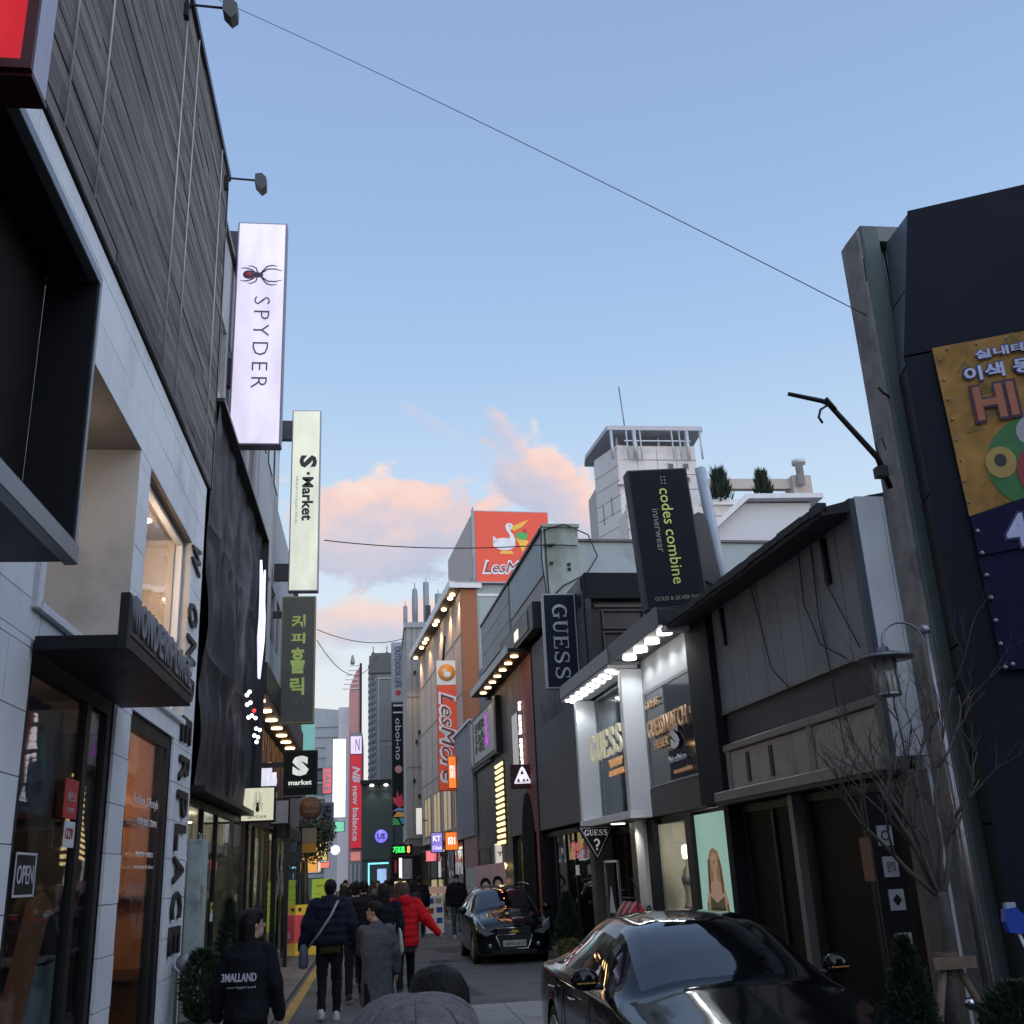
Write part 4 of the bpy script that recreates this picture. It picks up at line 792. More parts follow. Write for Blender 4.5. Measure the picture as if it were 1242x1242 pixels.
for i in range(11):
    a = -3.05+i*.08; c = ((.40, .03, .05), (.30, .28, .27), (.10, .10, .12), (.25, .02, .04))[i % 4]; m_ = MB(); m_.loft([(-.3, a, .45, .17, .03), (-.3, a, .85, .16, .03), (-.3, a, 1.06, .155, .028), (-.3, a, 1.14, .10, .02), (-.3, a, 1.25, .015, .01)], 16); m_.obj('garment', M('garment_%d' % (i % 4), c, .9), t)

# ---------------- plain grey cladding wall
T = thing('grey_wall_building', 'plain dark grey panelled building with a dark glass shopfront beside the red facade', 'building', (0, 3.5, 0))
gw2 = M('mauve_grey', (.135, .13, .135), .7, var=.08, dirt=.12, sc=1.5, rnd=.02)
co = MB(); co.box(.3, 6, .42, 5.98, 2.7, 7.2); co.box(2.5, 6, .42, 5.98, 0, 2.7); co.obj('wall', gw2, T)
box('joint_backing', T, M('mauve_joint', (.07, .07, .072), .8), .02, .3, .2, 5.98, 2.68, 7.2)
for i in range(4):
    for j in range(3): box('wall_panel', T, gw2, -.01, .02, .22+i*1.43+.003, .22+(i+1)*1.43-.003, 2.68+j*1.5+.003, 2.68+(j+1)*1.5-.003)
text('lettering', T, M('ghost_letter', (.16, .155, .16), .8), 'SUNSHINE', (-.012, 3.9, 5.35), 'right', 2.6, .55, .008, .02)
shopfront(T, .12, .78, 5.85, 2.6, -1, (2.9, 3.8, 4.9), 0, M('room_dark'), 1.5, (1, .7, .5), 1.8, True)
pk = M('pink_sign', (.45, .14, .12), .5, em=.28, emc=(1, .3, .25))
t = thing('window_sign', 'small red and white lit letters inside the dark shopfront beside the triangle sign', 'sign', (.3, 1.6, 2)); text('lettering', t, pk, '할인', (.04, 2.4, 2.15), 'right', .8, .34, .02, .02); text('lettering', t, M('dim_white_sign', (.4, .4, .4), .5, em=.15, emc=(1, .9, .8)), 'SALE', (.04, 2.35, 1.75), 'right', .3, .2, .02)
# ---------------- upper house behind: pale parapet, greenish end pier, wide pale band
T = thing('pale_upper_building', 'pale weathered upper storey with a greenish end pier and long blue-grey parapet band', 'building', (0, 6, 7))
pg = M('pale_green_render', (.30, .36, .32), .8, var=.1, dirt=.45, sc=2.2, stretch=(1, 1, .5)); pb = M('pale_blue_render', (.33, .39, .40), .8, var=.06, dirt=.2); pw = M('pale_white_render', (.43, .45, .45), .8, var=.06, dirt=.35, stretch=(1, 1, .4))
box('end_pier', T, pg, .0, .86, 3.66, 3.95, 5.6, 9.7); box('wall', T, pw, .01, .8, 3.95, 8.75, 8.6, 9.68, .004); box('pier_cap', T, pg, -.03, .9, 3.62, 3.97, 9.7, 9.78)
box('corner_pipe', T, grey_metal, -.04, .0, 3.66, 3.74, 5.7, 9.7)
for i in range(10): box('sheet_panel', T, M('rust_sheet', (.38, .34, .31), .7, var=.14, dirt=.4, rnd=.06, stretch=(1, 1, .3)), .015, .3, 3.97+i*.478, 3.97+(i+1)*.478-.008, 7.75, 8.55)
box('rail', T, M('old_rail'), -.01, .02, 3.95, 8.75, 8.555, 8.60)
box('wall', T, pw, .3, .8, 3.96, 8.75, 7.7, 8.6)
box('parapet_band', T, pb, .86, 8.0, 3.75, 4.0, 8.3, 9.36, .004); box('parapet_cap', T, M('cap_dark', (.10, .11, .11), .6), .86, 8.05, 3.68, 4.02, 9.36, 9.42)
box('wall', T, pb, .86, 8.0, 4.0, 8.7, 5.5, 9.2)
for pts in ([(-.06, 3.6, 9.7), (-.10, 3.58, 8.9), (-.03, 3.6, 8.1), (-.08, 3.6, 7.4)], [(.0, 3.6, 9.6), (.5, 3.56, 9.75), (1.1, 3.6, 9.5), (1.3, 3.6, 8.95), (1.0, 3.6, 8.5), (.4, 3.6, 8.2), (.1, 3.6, 7.9)], [(-.02, 3.58, 9.2), (.4, 3.58, 9.22), (.8, 3.58, 9.2)], [(.02, 3.62, 9.65), (.03, 3.6, 8.3), (.06, 3.6, 7.5)]):
    m_ = MB(); m_.tube(pts, .018, 5); m_.obj('cable', wire, T)
for p_ in ((.12, 3.6, 9.2), (.12, 3.6, 8.75), (.55, 3.62, 8.6), (.55, 3.62, 8.72)): box('clamp', T, black_paint, p_[0], p_[0]+.07, 3.6, 3.67, p_[2], p_[2]+.06)
# dark roof structure above the frame shop
T = thing('roof_structure', 'black steel rooftop enclosure with framed panels above the white frame shop', 'structure', (1, 0, 5.4))
box('upper_beam', T, matte_black, -.0, 6, .0, .3, 6.95, 7.5, .01); box('panel_backing', T, M('navy_black', (.010, .013, .02), .5), .1, 6, .2, .3, 5.3, 7.0); box('side_panel', T, M('navy_black'), -.02, .1, .31, 2.3, 6.9, 7.48); box('lower_beam', T, matte_black, .0, 6, .0, .15, 5.25, 5.62); box('post', T, dark_metal, -.02, .10, .0, .15, 5.62, 6.95)
for (x0, x1, z0, z1) in ((.35, 1.25, 6.35, 6.75), (.35, 1.25, 5.85, 6.3), (.2, 1.5, 6.8, 6.86)):
    f = MB(); f.box(x0, x1, .13, .19, z0, z0+.03); f.box(x0, x1, .13, .19, z1-.03, z1)
    if z1-z0 > .1: f.box(x0, x0+.03, .13, .19, z0+.03, z1-.03); f.box(x1-.03, x1, .13, .19, z0+.03, z1-.03)
    f.obj('panel_frame', M('frame_dim', (.03, .034, .042), .5), T)
box('slant_side', T, dkwall, .02, .1, .31, 2.3, 5.25, 6.9)
# blade sign GUESS
frame(0, 0, 0)
t, old = sign_box('blade_sign', 'dark navy blade sign with turned pale serif letters GUESS', 'sign', (3.84, 20.9, 6.27), .70, 2.0, .2, M('steel_rim', (.30, .32, .35), .45, metal=.5), M('navy_face', (.009, .013, .026), .7, spec=.2), rot=math.radians(0), tilt=math.radians(.0))
serif('letter', t, M('pale_letter', (.36, .40, .46), .5), 'GUESS', (.0, -.112, -.04), 'camV', 1.62, .31, .008); FR[0] = old
for zz in (6.0, 7.5): box('bracket', t, grey_metal, 4.19, 4.35, 20.85, 20.95, zz-.55, zz-.2)
# blade sign codes combine
t, old = sign_box('blade_sign', 'large leaning black blade sign with green letters codes combine innerwear', 'sign', (4.97, 16.5, 7.08), 1.08, 2.5, .3, M('sign_case', (.035, .04, .05), .6, spec=.3), M('sign_slate', (.009, .012, .018), .75, spec=.15), tilt=math.radians(-3.2))
lime = E('lime_letter', (.36, .40, .10), .55)
text('lettering', t, lime, 'codes combine', (.08, -.162, .02), 'camV', 1.72, .20, .008, .0); text('lettering', t, M('grey_green', (.20, .22, .16), .5), 'innerwear', (-.14, -.162, .12), 'camV', .78, .12, .008)
for i in range(3):
    for j in range(2): box('dot', t, M('grey_green'), .05+j*.06-.012, .05+j*.06+.012, -.166, -.158, 1.08-i*.06, 1.105-i*.06)
text('lettering', t, M('grey_green'), 'GOLD & SILVER SHOP', (.05, -.162, -1.08), 'cam', .85, .07, .006); FR[0] = old
T = thing('sign_post', 'pale square steel post holding the large leaning black blade sign', 'post', (5.75, 16.6, 5))
m_ = MB(); m_.tube([(6.05, 16.6, 5.2), (5.78, 16.6, 8.45)], .105, 4); m_.obj('post', M('pale_post', (.36, .42, .48), .5, dirt=.2), T)
m_ = MB(); m_.prism([(5.45, 7.5), (5.62, 7.58), (5.72, 7.55), (5.9, 6.4), (5.8, 6.25), (5.6, 6.35)], (0, 16.5, 0), X_, Z_, (0, .12, 0)); m_.obj('bracket', dark_metal, T)
# small square signs further up
t, old = sign_box('blade_sign', 'small square maroon sign with a white lit triangle emblem', 'sign', (3.75, 27, 4.07), .62, .60, .14, M('maroon', (.06, .01, .02), .5), M('maroon_face', (.06, .008, .018), .5))
we = E('white_emblem', (.85, .82, .95), 1.0); m_ = MB(); m_.prism([(-.2, -.18), (.2, -.18), (.22, -.2+.04), (.05, .2), (0, .25), (-.05, .2), (-.22, -.16)], (0, -.078, 0), X_, Z_, (0, -.006, 0)); m_.obj('emblem', we, t)
m_ = MB()
for (a, z0, s) in ((-.11, -.09, .045), (.03, -.09, .04), (.12, -.09, .035), (-.01, .1, .05)): m_.prism([(-s, -s), (s, -s), (0, s*1.2)], (a, -.086, z0), X_, Z_, (0, -.003, 0))
m_.box(-.19, .19, -.088, -.085, -.155, -.145); m_.obj('emblem_detail', M('maroon'), t); FR[0] = old; box('bracket', t, black_paint, 4.05, 4.3, 26.97, 27.03, 4.1, 4.2)
t, old = sign_box('blade_sign', 'small square white lit sign reading yes', 'sign', (3.76, 32, 2.27), .5, .6, .12, white_paint, E('yes_face', (.62, .58, .52), .8)); text('lettering', t, black_let, 'YES', (-.0, -.068, .02), 'cam', .34, .13, .006, .04); box('cap_lamp', t, E('yes_cap', (1, .75, .4), 2), -.22, .22, -.06, .06, .275, .298); FR[0] = old; box('bracket', t, black_paint, 3.99, 4.1, 31.98, 32.02, 2.5, 2.56)

# ---------------- red shop
frame(GX, GY, GA)
T = thing('red_shop_building', 'shop with a dull red wall, warm soffit lamps and a black arched window', 'building', (0, 8, 0))
redw = M('red_wall', (.21, .055, .05), .7, var=.1, dirt=.15); co = MB(); co.box(.2, 6, 6.0, 17, 2.6, 8.6); co.box(3, 6, 6, 17, 0, 2.6); co.obj('wall', stone_grey, T)
box('wall_panel', T, redw, .0, .2, 6.02, 7.6, 2.7, 7.1); box('wall_panel', T, M('taupe_wall', (.16, .14, .13), .7), .0, .2, 7.61, 10.0, 2.7, 7.1); box('wall_panel', T, black_paint, .0, .2, 10.01, 12.9, 0, 7.1)
box('pier', T, M('red_strip', (.32, .03, .035), .5), -.05, .2, 5.98, 6.14, 0, 2.7); box('pier', T, redw, .02, .2, 6.14, 6.6, 0, 2.7); box('pier', T, black_paint, -.04, .2, 5.9, 5.975, 0, 7.2)
m_ = MB(); m_.prism([(6.65, .2), (6.65, 2.2)]+[(7.5+.85*math.cos(math.radians(a)), 2.2+1.5*math.sin(math.radians(a))) for a in range(170, 0, -20)]+[(8.35, 2.2), (8.35, .2)], (-.0, 0, 0), Y_, Z_, (-.03, 0, 0)); m_.obj('arched_window', M('arch_glass', (.008, .008, .010), .85, spec=.1), T)
box('window', T, dark_glass, -.02, .0, 8.3, 9.2, 4.4, 5.9)
nz = thing('neon_strip', 'upright white lit letter strip on the dull red wall above the maroon sign', 'sign', (0, 7.3, 5)); text('lettering', nz, E('strip_white', (1, .88, .85), 1.6), 'le coq sportif', (-.06, 7.5, 5.1), 'rightV', 1.9, .3, .06, .02)
box('soffit', T, black_paint, -.60, .2, 6.0, 13.2, 7.1, 7.2); box('fascia', T, grey_metal, -.63, -.60, 6.0, 13.2, 7.08, 7.3)
for i in range(7):
    a = 6.5+i*.95; m_ = MB(); m_.lathe((-.35, a, 7.065), [(.10, 0), (.10, .033), (0, .033)], 14); m_.obj('downlight', E('downlight_warm', (1, .60, .28), 9), T)
    lamp(T, (-.3, a, 7.0), 10, (1, .22, .12) if i < 3 else (1, .6, .3), .06, 'SPOT', 1.7)
shopfront(T, .1, 8.5, 9.9, 2.6, -1, (), 0, M('interior_yellow'), 8, (1, .8, .5), 1.0, False)
# gold bulb grid
t = thing('bulb_wall', 'tall grid of small gold bulbs on the black shop wall', 'light wall', (0, 11.5, 3)); bulbs = []
bm_ = MB(); bm_.ell((0, 0, 0), .05, 8, 5); bme = bm_.mesh(E('bulb_gold', (1, .72, .32), 2.2))
box('board', t, M('bulb_board', (.10, .07, .03), .5), -.03, -.002, 10.9, 12.3, 2.5, 4.9)
for i in range(7):
    for j in range(14):
        o = bpy.data.objects.new('bulb', bme); link(o, t, Matrix.Translation((-.04, 11.0+i*.2, 2.6+j*.17)))
for k in range(24):
    o = bpy.data.objects.new('bulb', bme); link(o, t, Matrix.Translation((-.06+random.uniform(-.1, .0), 10.6+random.random()*1.2, .6+random.random()*1.6)))
T2 = thing('dark_sign_band', 'black signboard band with a small lit square under the pale parapet', 'sign', (0, 7, 7.4)); box('board', T2, black_paint, -.25, .0, 4.3, 9.3, 7.32, 8.0, .01); box('frame_panel', T2, M('frame_dim'), -.27, -.25, 4.9, 8.6, 7.42, 7.9); box('lit_panel', T2, E('tiny_lit', (1, .8, .6), 1.2), -.285, -.27, 6.2, 6.75, 7.5, 7.75)
# grey siding block with windows
T = thing('siding_building', 'upper storey of grey ribbed siding above a strip of narrow windows', 'building', (0, 11, 7)); sd2 = M('siding', (.24, .235, .24), .6, var=.08, dirt=.2, rnd=.04)
box('wall', T, stone_grey, .05, 5, 8.8, 14.4, 7.2, 9.6)
for j in range(3):
    for i in range(3): box('siding_panel', T, sd2, -.03, .05, 8.8+i*1.87, 8.8+(i+1)*1.87-.012, 8.1+j*.52, 8.1+(j+1)*.52-.014, .005)
box('parapet_cap', T, black_paint, -.06, .1, 3.9, 14.45, 9.68, 9.75)
for i in range(8): f = box('window', T, grey_metal, -.0, .05, 8.85+i*.7, 8.85+i*.7+.62, 7.25, 8.08); box('pane', f, dark_glass, -.01, -.002, 8.91+i*.7, 8.85+i*.7+.56, 7.31, 8.02)
# framed sign box
T = thing('boxed_sign_building', 'black-framed sign box with pale panel and black and purple letters', 'building', (0, 14, 0))
box('body', T, black_paint, -.15, .3, 11.2, 17.0, 5.15, 6.85, .01); box('face_panel', T, M('face_grey', (.30, .30, .29), .6, em=.05, emc=(1, 1, 1)), -.165, -.15, 11.6, 16.0, 5.3, 6.72); box('face_panel', T, M('face_grey'), -.165, -.15, 16.25, 16.9, 5.3, 6.72)
for a in (11.3, 16.1, 16.94): box('frame_bar', T, M('bar_grey', (.35, .35, .36), .5), -.2, -.15, a, a+.05, 5.18, 6.82)
for i, (s, zz) in enumerate((('EVERY', 6.38), ('DAY', 6.02), ('NEW', 5.68))): text('lettering', T, black_let, s[:-1], (-.175, 14.5, zz), 'right', 2.0, .3, .02, .0); text('letter', T, E('purple', (.5, .05, .6), .8), s[-1], (-.175, 12.9, zz), 'right', .8, .3, .02, .0)
box('wall', T, black_paint, .0, .3, 12.9, 17.0, 0, 5.15); box('soffit', T, stone_grey, -.12, .0, 12.95, 16.95, 5.08, 5.14); shopfront(T, -.02, 13.0, 16.8, 2.6, -1, (14.3,), 0, M('interior_yellow'), 0, (1, .8, .5), .3, False)
# pale grey block
T = thing('grey_block_building', 'plain mid-grey rendered block with orange square signs and a pink-lit shop below', 'building', (0, 19, 0)); gb2 = M('mid_grey_render', (.22, .225, .235), .7, var=.05, dirt=.1)
box('wall', T, gb2, -.12, 5, 17.02, 22.2, 3.0, 6.9, .01); box('wall', T, M('pink_wall', (.35, .19, .17), .7), -.05, 3, 17.05, 20.4, 2.0, 2.99); box('parapet_cap', T, white_paint, -.2, 1, 17.0, 22.3, 6.9, 6.98); box('wall', T, M('pale_shutter', (.42, .46, .45), .6, stretch=(1, 8, 1), var=.2), -.03, 3, 17.05, 20.4, 0, 2.0)
def orange(c, s, hh, lab):
    t, old = sign_box('square_sign', lab, 'sign', c, s, hh, .16, M('orange_case', (.55, .14, .02), .5), E('mi_orange', (1.0, .22, .03), .95)); m_ = MB(); k = s/.9; kz = hh/.9
    for (x0, x1, z0, z1) in ((-.24, -.16, -.16, .18), (-.16, .08, .10, .18), (.0, .08, -.16, .10), (-.1, -.04, -.16, .04), (.16, .24, -.16, .18)): m_.box(x0*k, x1*k, -.095, -.086, z0*kz, z1*kz)
    m_.obj('emblem', E('pure_white', (1, 1, 1), 1.1), t); FR[0] = old; return t
orange((-.30, 21.6, 5.55), .34, 1.25, 'upper orange square sign with a white mi emblem on the grey block'); orange((-.30, 22.4, 3.0), .52, .70, 'lower orange square sign with a white mi emblem beside the purple sign')
t, old = sign_box('square_sign', 'purple and white lit sign left of the lower orange sign', 'sign', (-.84, 22.8, 2.98), .48, .78, .16, dark_metal, E('purple_face', (.32, .25, .75), .8)); text('lettering', t, E('pure_white', (1, 1, 1), 1.1), 'KT', (0, -.09, .15), 'cam', .3, .2, .01, .03); text('lettering', t, E('pure_white', (1, 1, 1), 1), 'Olleh', (0, -.09, -.2), 'cam', .36, .14, .01); FR[0] = old
# ================================================================ tall shop building with the billboard
frame(3.4, 40.5, 4.5)
T = thing('orange_pillar_building', 'tall shop building with a burnt orange corner pillar, peach front and lamp-studded eave', 'building', (0, 3, 0))
peach = M('peach_lamplit_render', (.50, .40, .34), .8, var=.05, dirt=.12); opil = M('burnt_orange', (.30, .105, .04), .6, var=.1)  # warmth of the eave lamps is put into the peach wall colour
box('wall', T, peach, .14, 5, .3, 14.5, 3.2, 12.9); box('pillar', T, opil, .06, .72, .0, .3, 3.6, 12.7, .01)
box('wall', T, M('pale_blue_render'), .72, 5, .02, .3, 3.2, 12.9); box('band', T, white_paint, .74, 5, -.02, .02, 12.4, 12.5); box('wall_joint', T, grey_metal, .78, .82, -.01, .02, 4, 12.4)
box('wall', T, M('tan_wall', (.24, .21, .17), .7, var=.2), 2.4, 5, .3, 14.5, .0, 3.2)
for i in range(6): box('rail', T, M('groove', (.36, .30, .26), .8), .12, .14, .4+i*2.4, .44+i*2.4, 3.4, 12.7)
for zz in (6.0, 8.6, 11.0): box('rail', T, M('groove'), .12, .14, .4, 14.4, zz, zz+.05)
box('eave', T, M('eave_brown', (.10, .08, .07), .7), -.38, .3, -.1, 14.6, 12.75, 12.9); box('eave_edge', T, white_paint, -.42, -.38, -.15, 14.65, 12.7, 13.05, .01); box('eave_edge', T, white_paint, -.42, .9, -.2, -.15, 12.7, 12.95)
for i, a in enumerate((.9, 1.5, 3.4, 5.6, 6.3, 9.4, 10.2, 11.4, 14.0)):
    m_ = MB(); m_.ell((-.14, a, 12.68), (.12, .12, .07), 10, 6); m_.obj('eave_lamp', E('eave_warm', (1, .72, .40), 7), T)
    if i % 2 == 0: lamp(T, (-.14, a, 12.5), 160, (1, .65, .35), .1, 'SPOT', 2.0)
for i in range(4): framed(T, .10, 1.0+i*3.3, 3.4+i*3.3, 3.5, 5.4, (2.2+i*3.3,), .08, M('tan_frame', (.3, .25, .18), .6), n=-1, d=.06, pane=M('warm_pane', (.35, .26, .14), .4, var=.4, em=.22, emc=(1, .7, .35)))
shopfront(T, -.05, .6, 14, 2.9, -1, (3, 5.5, 8, 10.5), 0, M('interior_tan', (.3, .24, .16), .8, var=.4), 60, (1, .86, .6), 2.2)
T = thing('billboard', 'big orange rooftop billboard with a white pelican, cone and lettering LesMore', 'billboard', (2, 1, 13))
box('case', T, M('board_side', (.34, .38, .40), .6, var=.08, dirt=.2), .72, 3.9, .0, 7.5, 12.96, 16.1, .01); box('face_panel', T, M('board_orange', (.66, .065, .03), .5, var=.06, em=.12, emc=(1, .14, .07)), .74, 3.88, -.03, -.002, 13.0, 16.05)
box('base', T, grey_metal, -.2, 4.2, -.2, 7.5, 12.905, 12.96); box('side_panel', T, M('side_peach', (.42, .36, .34), .6), .70, .715, .7, 7.3, 13.4, 16.1); box('side_trim', T, pale_metal, .705, .718, .02, .6, 13.2, 16.3)
def fl(name, m, pts, d=.0): q_ = MB(); q_.prism(pts, (0, -.034-d, -.22), X_, Z_, (0, -.012, 0)); q_.obj(name, m, T)
pwh = M('print_white', (.62, .68, .70), .5, em=.1, emc=(.9, 1, 1)); pye = M('print_yellow', (.75, .42, .05), .5, em=.12, emc=(1, .6, .1)); pgr = M('print_green', (.05, .35, .08), .5, em=.08, emc=(.1, .8, .2)); pmr = M('print_maroon', (.22, .02, .05), .5)
fl('bird_body', pwh, oval(1.95, 14.85, .48, .27)); fl('bird_tail', pwh, [(1.5, 14.85), (1.48, 15.2), (1.6, 15.1), (1.7, 15.0)]); fl('bird_neck', pwh, [(2.28, 14.8), (2.45, 15.0), (2.36, 15.25), (2.22, 15.45), (2.08, 15.6), (2.05, 15.5), (2.2, 15.25), (2.2, 15.0)], .003); fl('bird_head', pwh, oval(2.2, 15.62, .17, .15), .006)
fl('bird_beak', pye, [(2.3, 15.62), (3.05, 15.95), (2.75, 15.62), (2.4, 15.42), (2.28, 15.5)], .009); fl('ice_cone', pye, [(2.45, 15.15), (3.0, 15.0), (2.72, 14.5)], .012); fl('ice_scoop', pgr, oval(2.72, 15.22, .26, .18), .015); fl('berry', M('print_red', (.5, .03, .03), .5), oval(2.85, 15.42, .1, .09, 10), .018); fl('bird_feet', pye, [(1.8, 14.56), (2.25, 14.56), (2.35, 14.42), (1.75, 14.42)]); fl('bird_eye', black_let, oval(2.22, 15.65, .03, .03, 8), .012)
text('letter_outline', T, pwh, 'LesMore', (2.25, -.04, 13.62), 'cam', 2.55, .62, .01, .045, .3); text('lettering', T, pmr, 'LesMore', (2.25, -.055, 13.62), 'cam', 2.36, .44, .01, .0, .3)
frame(0, 0, 0)
t, old = sign_box('blade_sign', 'long orange-red blade sign with turned italic letters LesMore under a round duck emblem', 'sign', (2.98, 43, 7.6), .86, 5.3, .2, M('orange_rim', (.45, .08, .03), .5), M('board_red', (.62, .065, .03), .5, em=.16, emc=(1, .15, .05)))
box('top_panel', t, pwh, -.42, .42, -.12, -.104, 1.62, 2.64); m_ = MB(); m_.lathe((0, -.125, 2.13), [(.0, -.01), (.36, -.01), (.36, .01), (0, .01)], 24, Matrix.Rotation(PI/2, 3, 'X')); m_.obj('emblem', M('emblem_orange', (.62, .25, .05), .5, em=.1, emc=(1, .4, .1)), t)
m_ = MB(); m_.ell((.03, -.14, 2.05), (.16, .01, .12)); m_.ell((-.08, -.14, 2.22), (.08, .01, .07)); m_.obj('emblem_detail', pwh, t)
text('letter_outline', t, pwh, 'LesMore', (0, -.112, -.5), 'camV', 3.7, .74, .01, .045, .3); text('lettering', t, pmr, 'LesMore', (0, -.125, -.5), 'camV', 3.5, .54, .01, .0, .3); FR[0] = old
m_ = MB(); m_.tube([(2.85, 43, 10.25), (2.95, 43, 11.3)], .05, 6); m_.obj('hanger', black_paint, t); box('bracket', t, black_paint, 3.41, 3.6, 42.95, 43.05, 9.2, 9.4); box('bracket', t, black_paint, 3.41, 3.6, 42.95, 43.05, 6.0, 6.2)

# ================================================================ buildings further up on the right
rib = M('ribbed_beige', (.32, .31, .29), .7, var=.06, dirt=.2, rnd=.05)
T = thing('ribbed_building', 'tall beige-grey building of vertical ribbed panels with mast antennas on its roof', 'building', (2, 57, 0))
box('wall', T, joint_m, 1.75, 8, 56.2, 64, 0, 14.7)
for i in range(12): box('rib_panel', T, rib, 1.72+i*.3, 1.72+i*.3+.285, 56.1, 56.2, 3.6, 14.7, .01)
for i in range(13): box('rib_panel', T, rib, 1.65, 1.75, 56.2+i*.6, 56.2+i*.6+.58, 3.6, 14.7)
box('roof_edge', T, grey_metal, 1.6, 8, 56.0, 64, 14.7, 15.0)
for zz in (7.2, 10.9): box('rail', T, grey_metal, 1.70, 5.4, 56.06, 56.1, zz, zz+.08)
for (x, z0) in ((2.1, 12.1), (2.15, 12.9), (2.15, 8.4), (2.3, 8.9), (2.0, 6.4), (2.25, 5.6)): box('wall_fixture', T, black_paint, x, x+.12, 56.0, 56.06, z0, z0+.2)
for (x, r, h) in ((1.4, .12, 1.5), (1.95, .16, 2.6), (2.6, .17, 2.9), (3.3, .2, 2.2)):
    m_ = MB(); m_.lathe((x+.35, 58, 14.9), [(r*.5, 0), (r*.6, .4), (r, .5), (r*1.1, h*.7), (r*.9, h*.95), (r*.2, h), (.02, h+.3)] if r == .16 else [(r, 0), (r, h), (.02, h), (.02, h+.3)], 10); m_.obj('antenna', M('antenna_grey', (.25, .27, .30), .6), T)
box('antenna', T, dark_metal, 2.85, 3.15, 57, 57.3, 15.0, 16.2)
box('shop_wall', T, M('arcade_beige', (.22, .19, .16), .8, var=.3), 1.7, 6, 56.15, 56.19, 0, 3.6)
t, old = sign_box('blade_sign', 'upper pale grey vertical sign with dark letters and a red dot', 'sign', (1.38, 62, 13.35), .78, 3.6, .25, grey_metal, M('pale_sign', (.34, .37, .42), .5)); text('lettering', t, M('sign_navy', (.06, .07, .10), .5), 'OUTDOOR LIFE', (0, -.14, .3), 'camV', 2.5, .36, .01, .02); m_ = MB(); m_.ell((0, -.14, -1.25), (.17, .02, .17)); m_.obj('dot', M('sign_red', (.5, .03, .05), .5), t); FR[0] = old
t, old = sign_box('blade_sign', 'long black vertical sign with white round letters below the pale grey one', 'sign', (1.38, 62, 8.0), .80, 7.0, .25, dark_metal, M('sign_black'))
text('lettering', t, white_let, 'oboi-no', (0, -.14, 1.4), 'camV', 2.4, .34, .01, .0); m_ = MB(); m_.ell((0, -.14, -.35), (.22, .02, .22)); m_.obj('dot', M('pink_dot', (.6, .25, .22), .5), t); box('line', t, white_let, -.3, .3, -.14, -.13, 2.9, 2.98); box('line', t, white_let, -.3, .3, -.14, -.13, 3.3, 3.4)
# coloured hand print at the foot
for k, (c, pts) in enumerate((((.55, .03, .05), [(-.3, -2.2), (-.35, -1.9), (-.15, -1.95), (-.1, -1.5), (.02, -1.9), (.2, -1.7), (.2, -2.1), (.35, -2.0), (.3, -2.4), (0, -2.5)]), ((.15, .25, .55), [(-.38, -2.7), (-.1, -2.5), (.3, -2.55), (.38, -2.75), (0, -2.65)]), ((.65, .32, .05), [(-.35, -3.0), (-.1, -2.7), (.38, -2.8), (.38, -3.0)]), ((.06, .35, .08), [(-.38, -3.45), (-.36, -3.05), (-.1, -3.1), (.1, -3.45)]), ((.05, .25, .3), [(0, -3.05), (.38, -3.05), (.38, -3.4), (.15, -3.4)]))):
    q_ = MB(); q_.prism(pts, (0, -.14, 0), X_, Z_, (0, -.01-.002*k, 0)); q_.obj('print_shape', M('print_%d' % k, c, .5, em=.12, emc=c), t)
FR[0] = old; box('bracket', t, black_paint, 1.78, 2.0, 61.9, 62.1, 10.5, 10.7)
T = thing('curved_dark_building', 'dark grey building with a striped curved corner and a flat glazed front', 'building', (0, 75, 0))
cg = M('charcoal_panel', (.09, .095, .10), .6, var=.1); box('wall', T, M('front_grey', (.17, .18, .19), .6), .05, 6, 75, 84, 0, 16.2); 
m_ = MB(); m_.lathe((.15, 75.6, 0), [(.6, 0), (.6, 16.4), (.0, 16.4)], 24); m_.obj('corner_drum', M('drum_grey', (.22, .23, .24), .6), T)
for i in range(26): m_ = MB(); m_.prism([(-.62, 0), (-.1, .28), (-.1, .50), (-.62, .22)], (.15, 74.98, 4.6+i*.46), X_, Z_, (0, -.05, 0)); m_.obj('stripe', cg, T)
box('roof_band', T, cg, -.4, 1.6, 74.85, 75.0, 15.7, 17.0, .05); box('roof_band', T, cg, -.2, 1.6, 74.9, 75.3, 17.0, 17.2)
box('front_frame', T, grey_metal, .25, .33, 74.9, 74.98, 7, 15.4); box('front_frame', T, grey_metal, .33, 1.8, 74.9, 74.98, 15.3, 15.4)
for (z0, z1) in ((10.9, 15.2), (8.2, 10.6)): box('window', T, M('front_glass', (.10, .115, .125), .3), .36, 1.8, 74.93, 74.98, z0, z1)
for x in (-.1, .9): m_ = MB(); m_.lathe((x, 75.5, 17.0), [(.22, 0), (.1, .35), (.03, .4), (.03, .8), (.0, .8)], 10); m_.obj('roof_vent', dark_metal, T)
T2 = thing('dark_green_front', 'dark green shop front with a round purple sign and cyan-edged entrance', 'shop front', (0, 74, 0))
box('board', T2, M('deep_green', (.035, .05, .045), .5), -.85, 1.2, 72.4, 72.6, 2.9, 7.7); box('hood', T2, black_paint, -.95, 1.3, 71.6, 72.6, 7.7, 7.95); box('wall', T2, M('deep_green'), -.85, 2.5, 72.6, 75, 0, 7.7)
for x in (-.2, .75): m_ = MB(); m_.ell((x, 72.1, 7.62), (.14, .14, .06), 10, 6); m_.obj('hood_lamp', lw, T2); lamp(T2, (x, 72.05, 7.5), 30, (.95, 1, .9), .1, 'SPOT', 1.6)
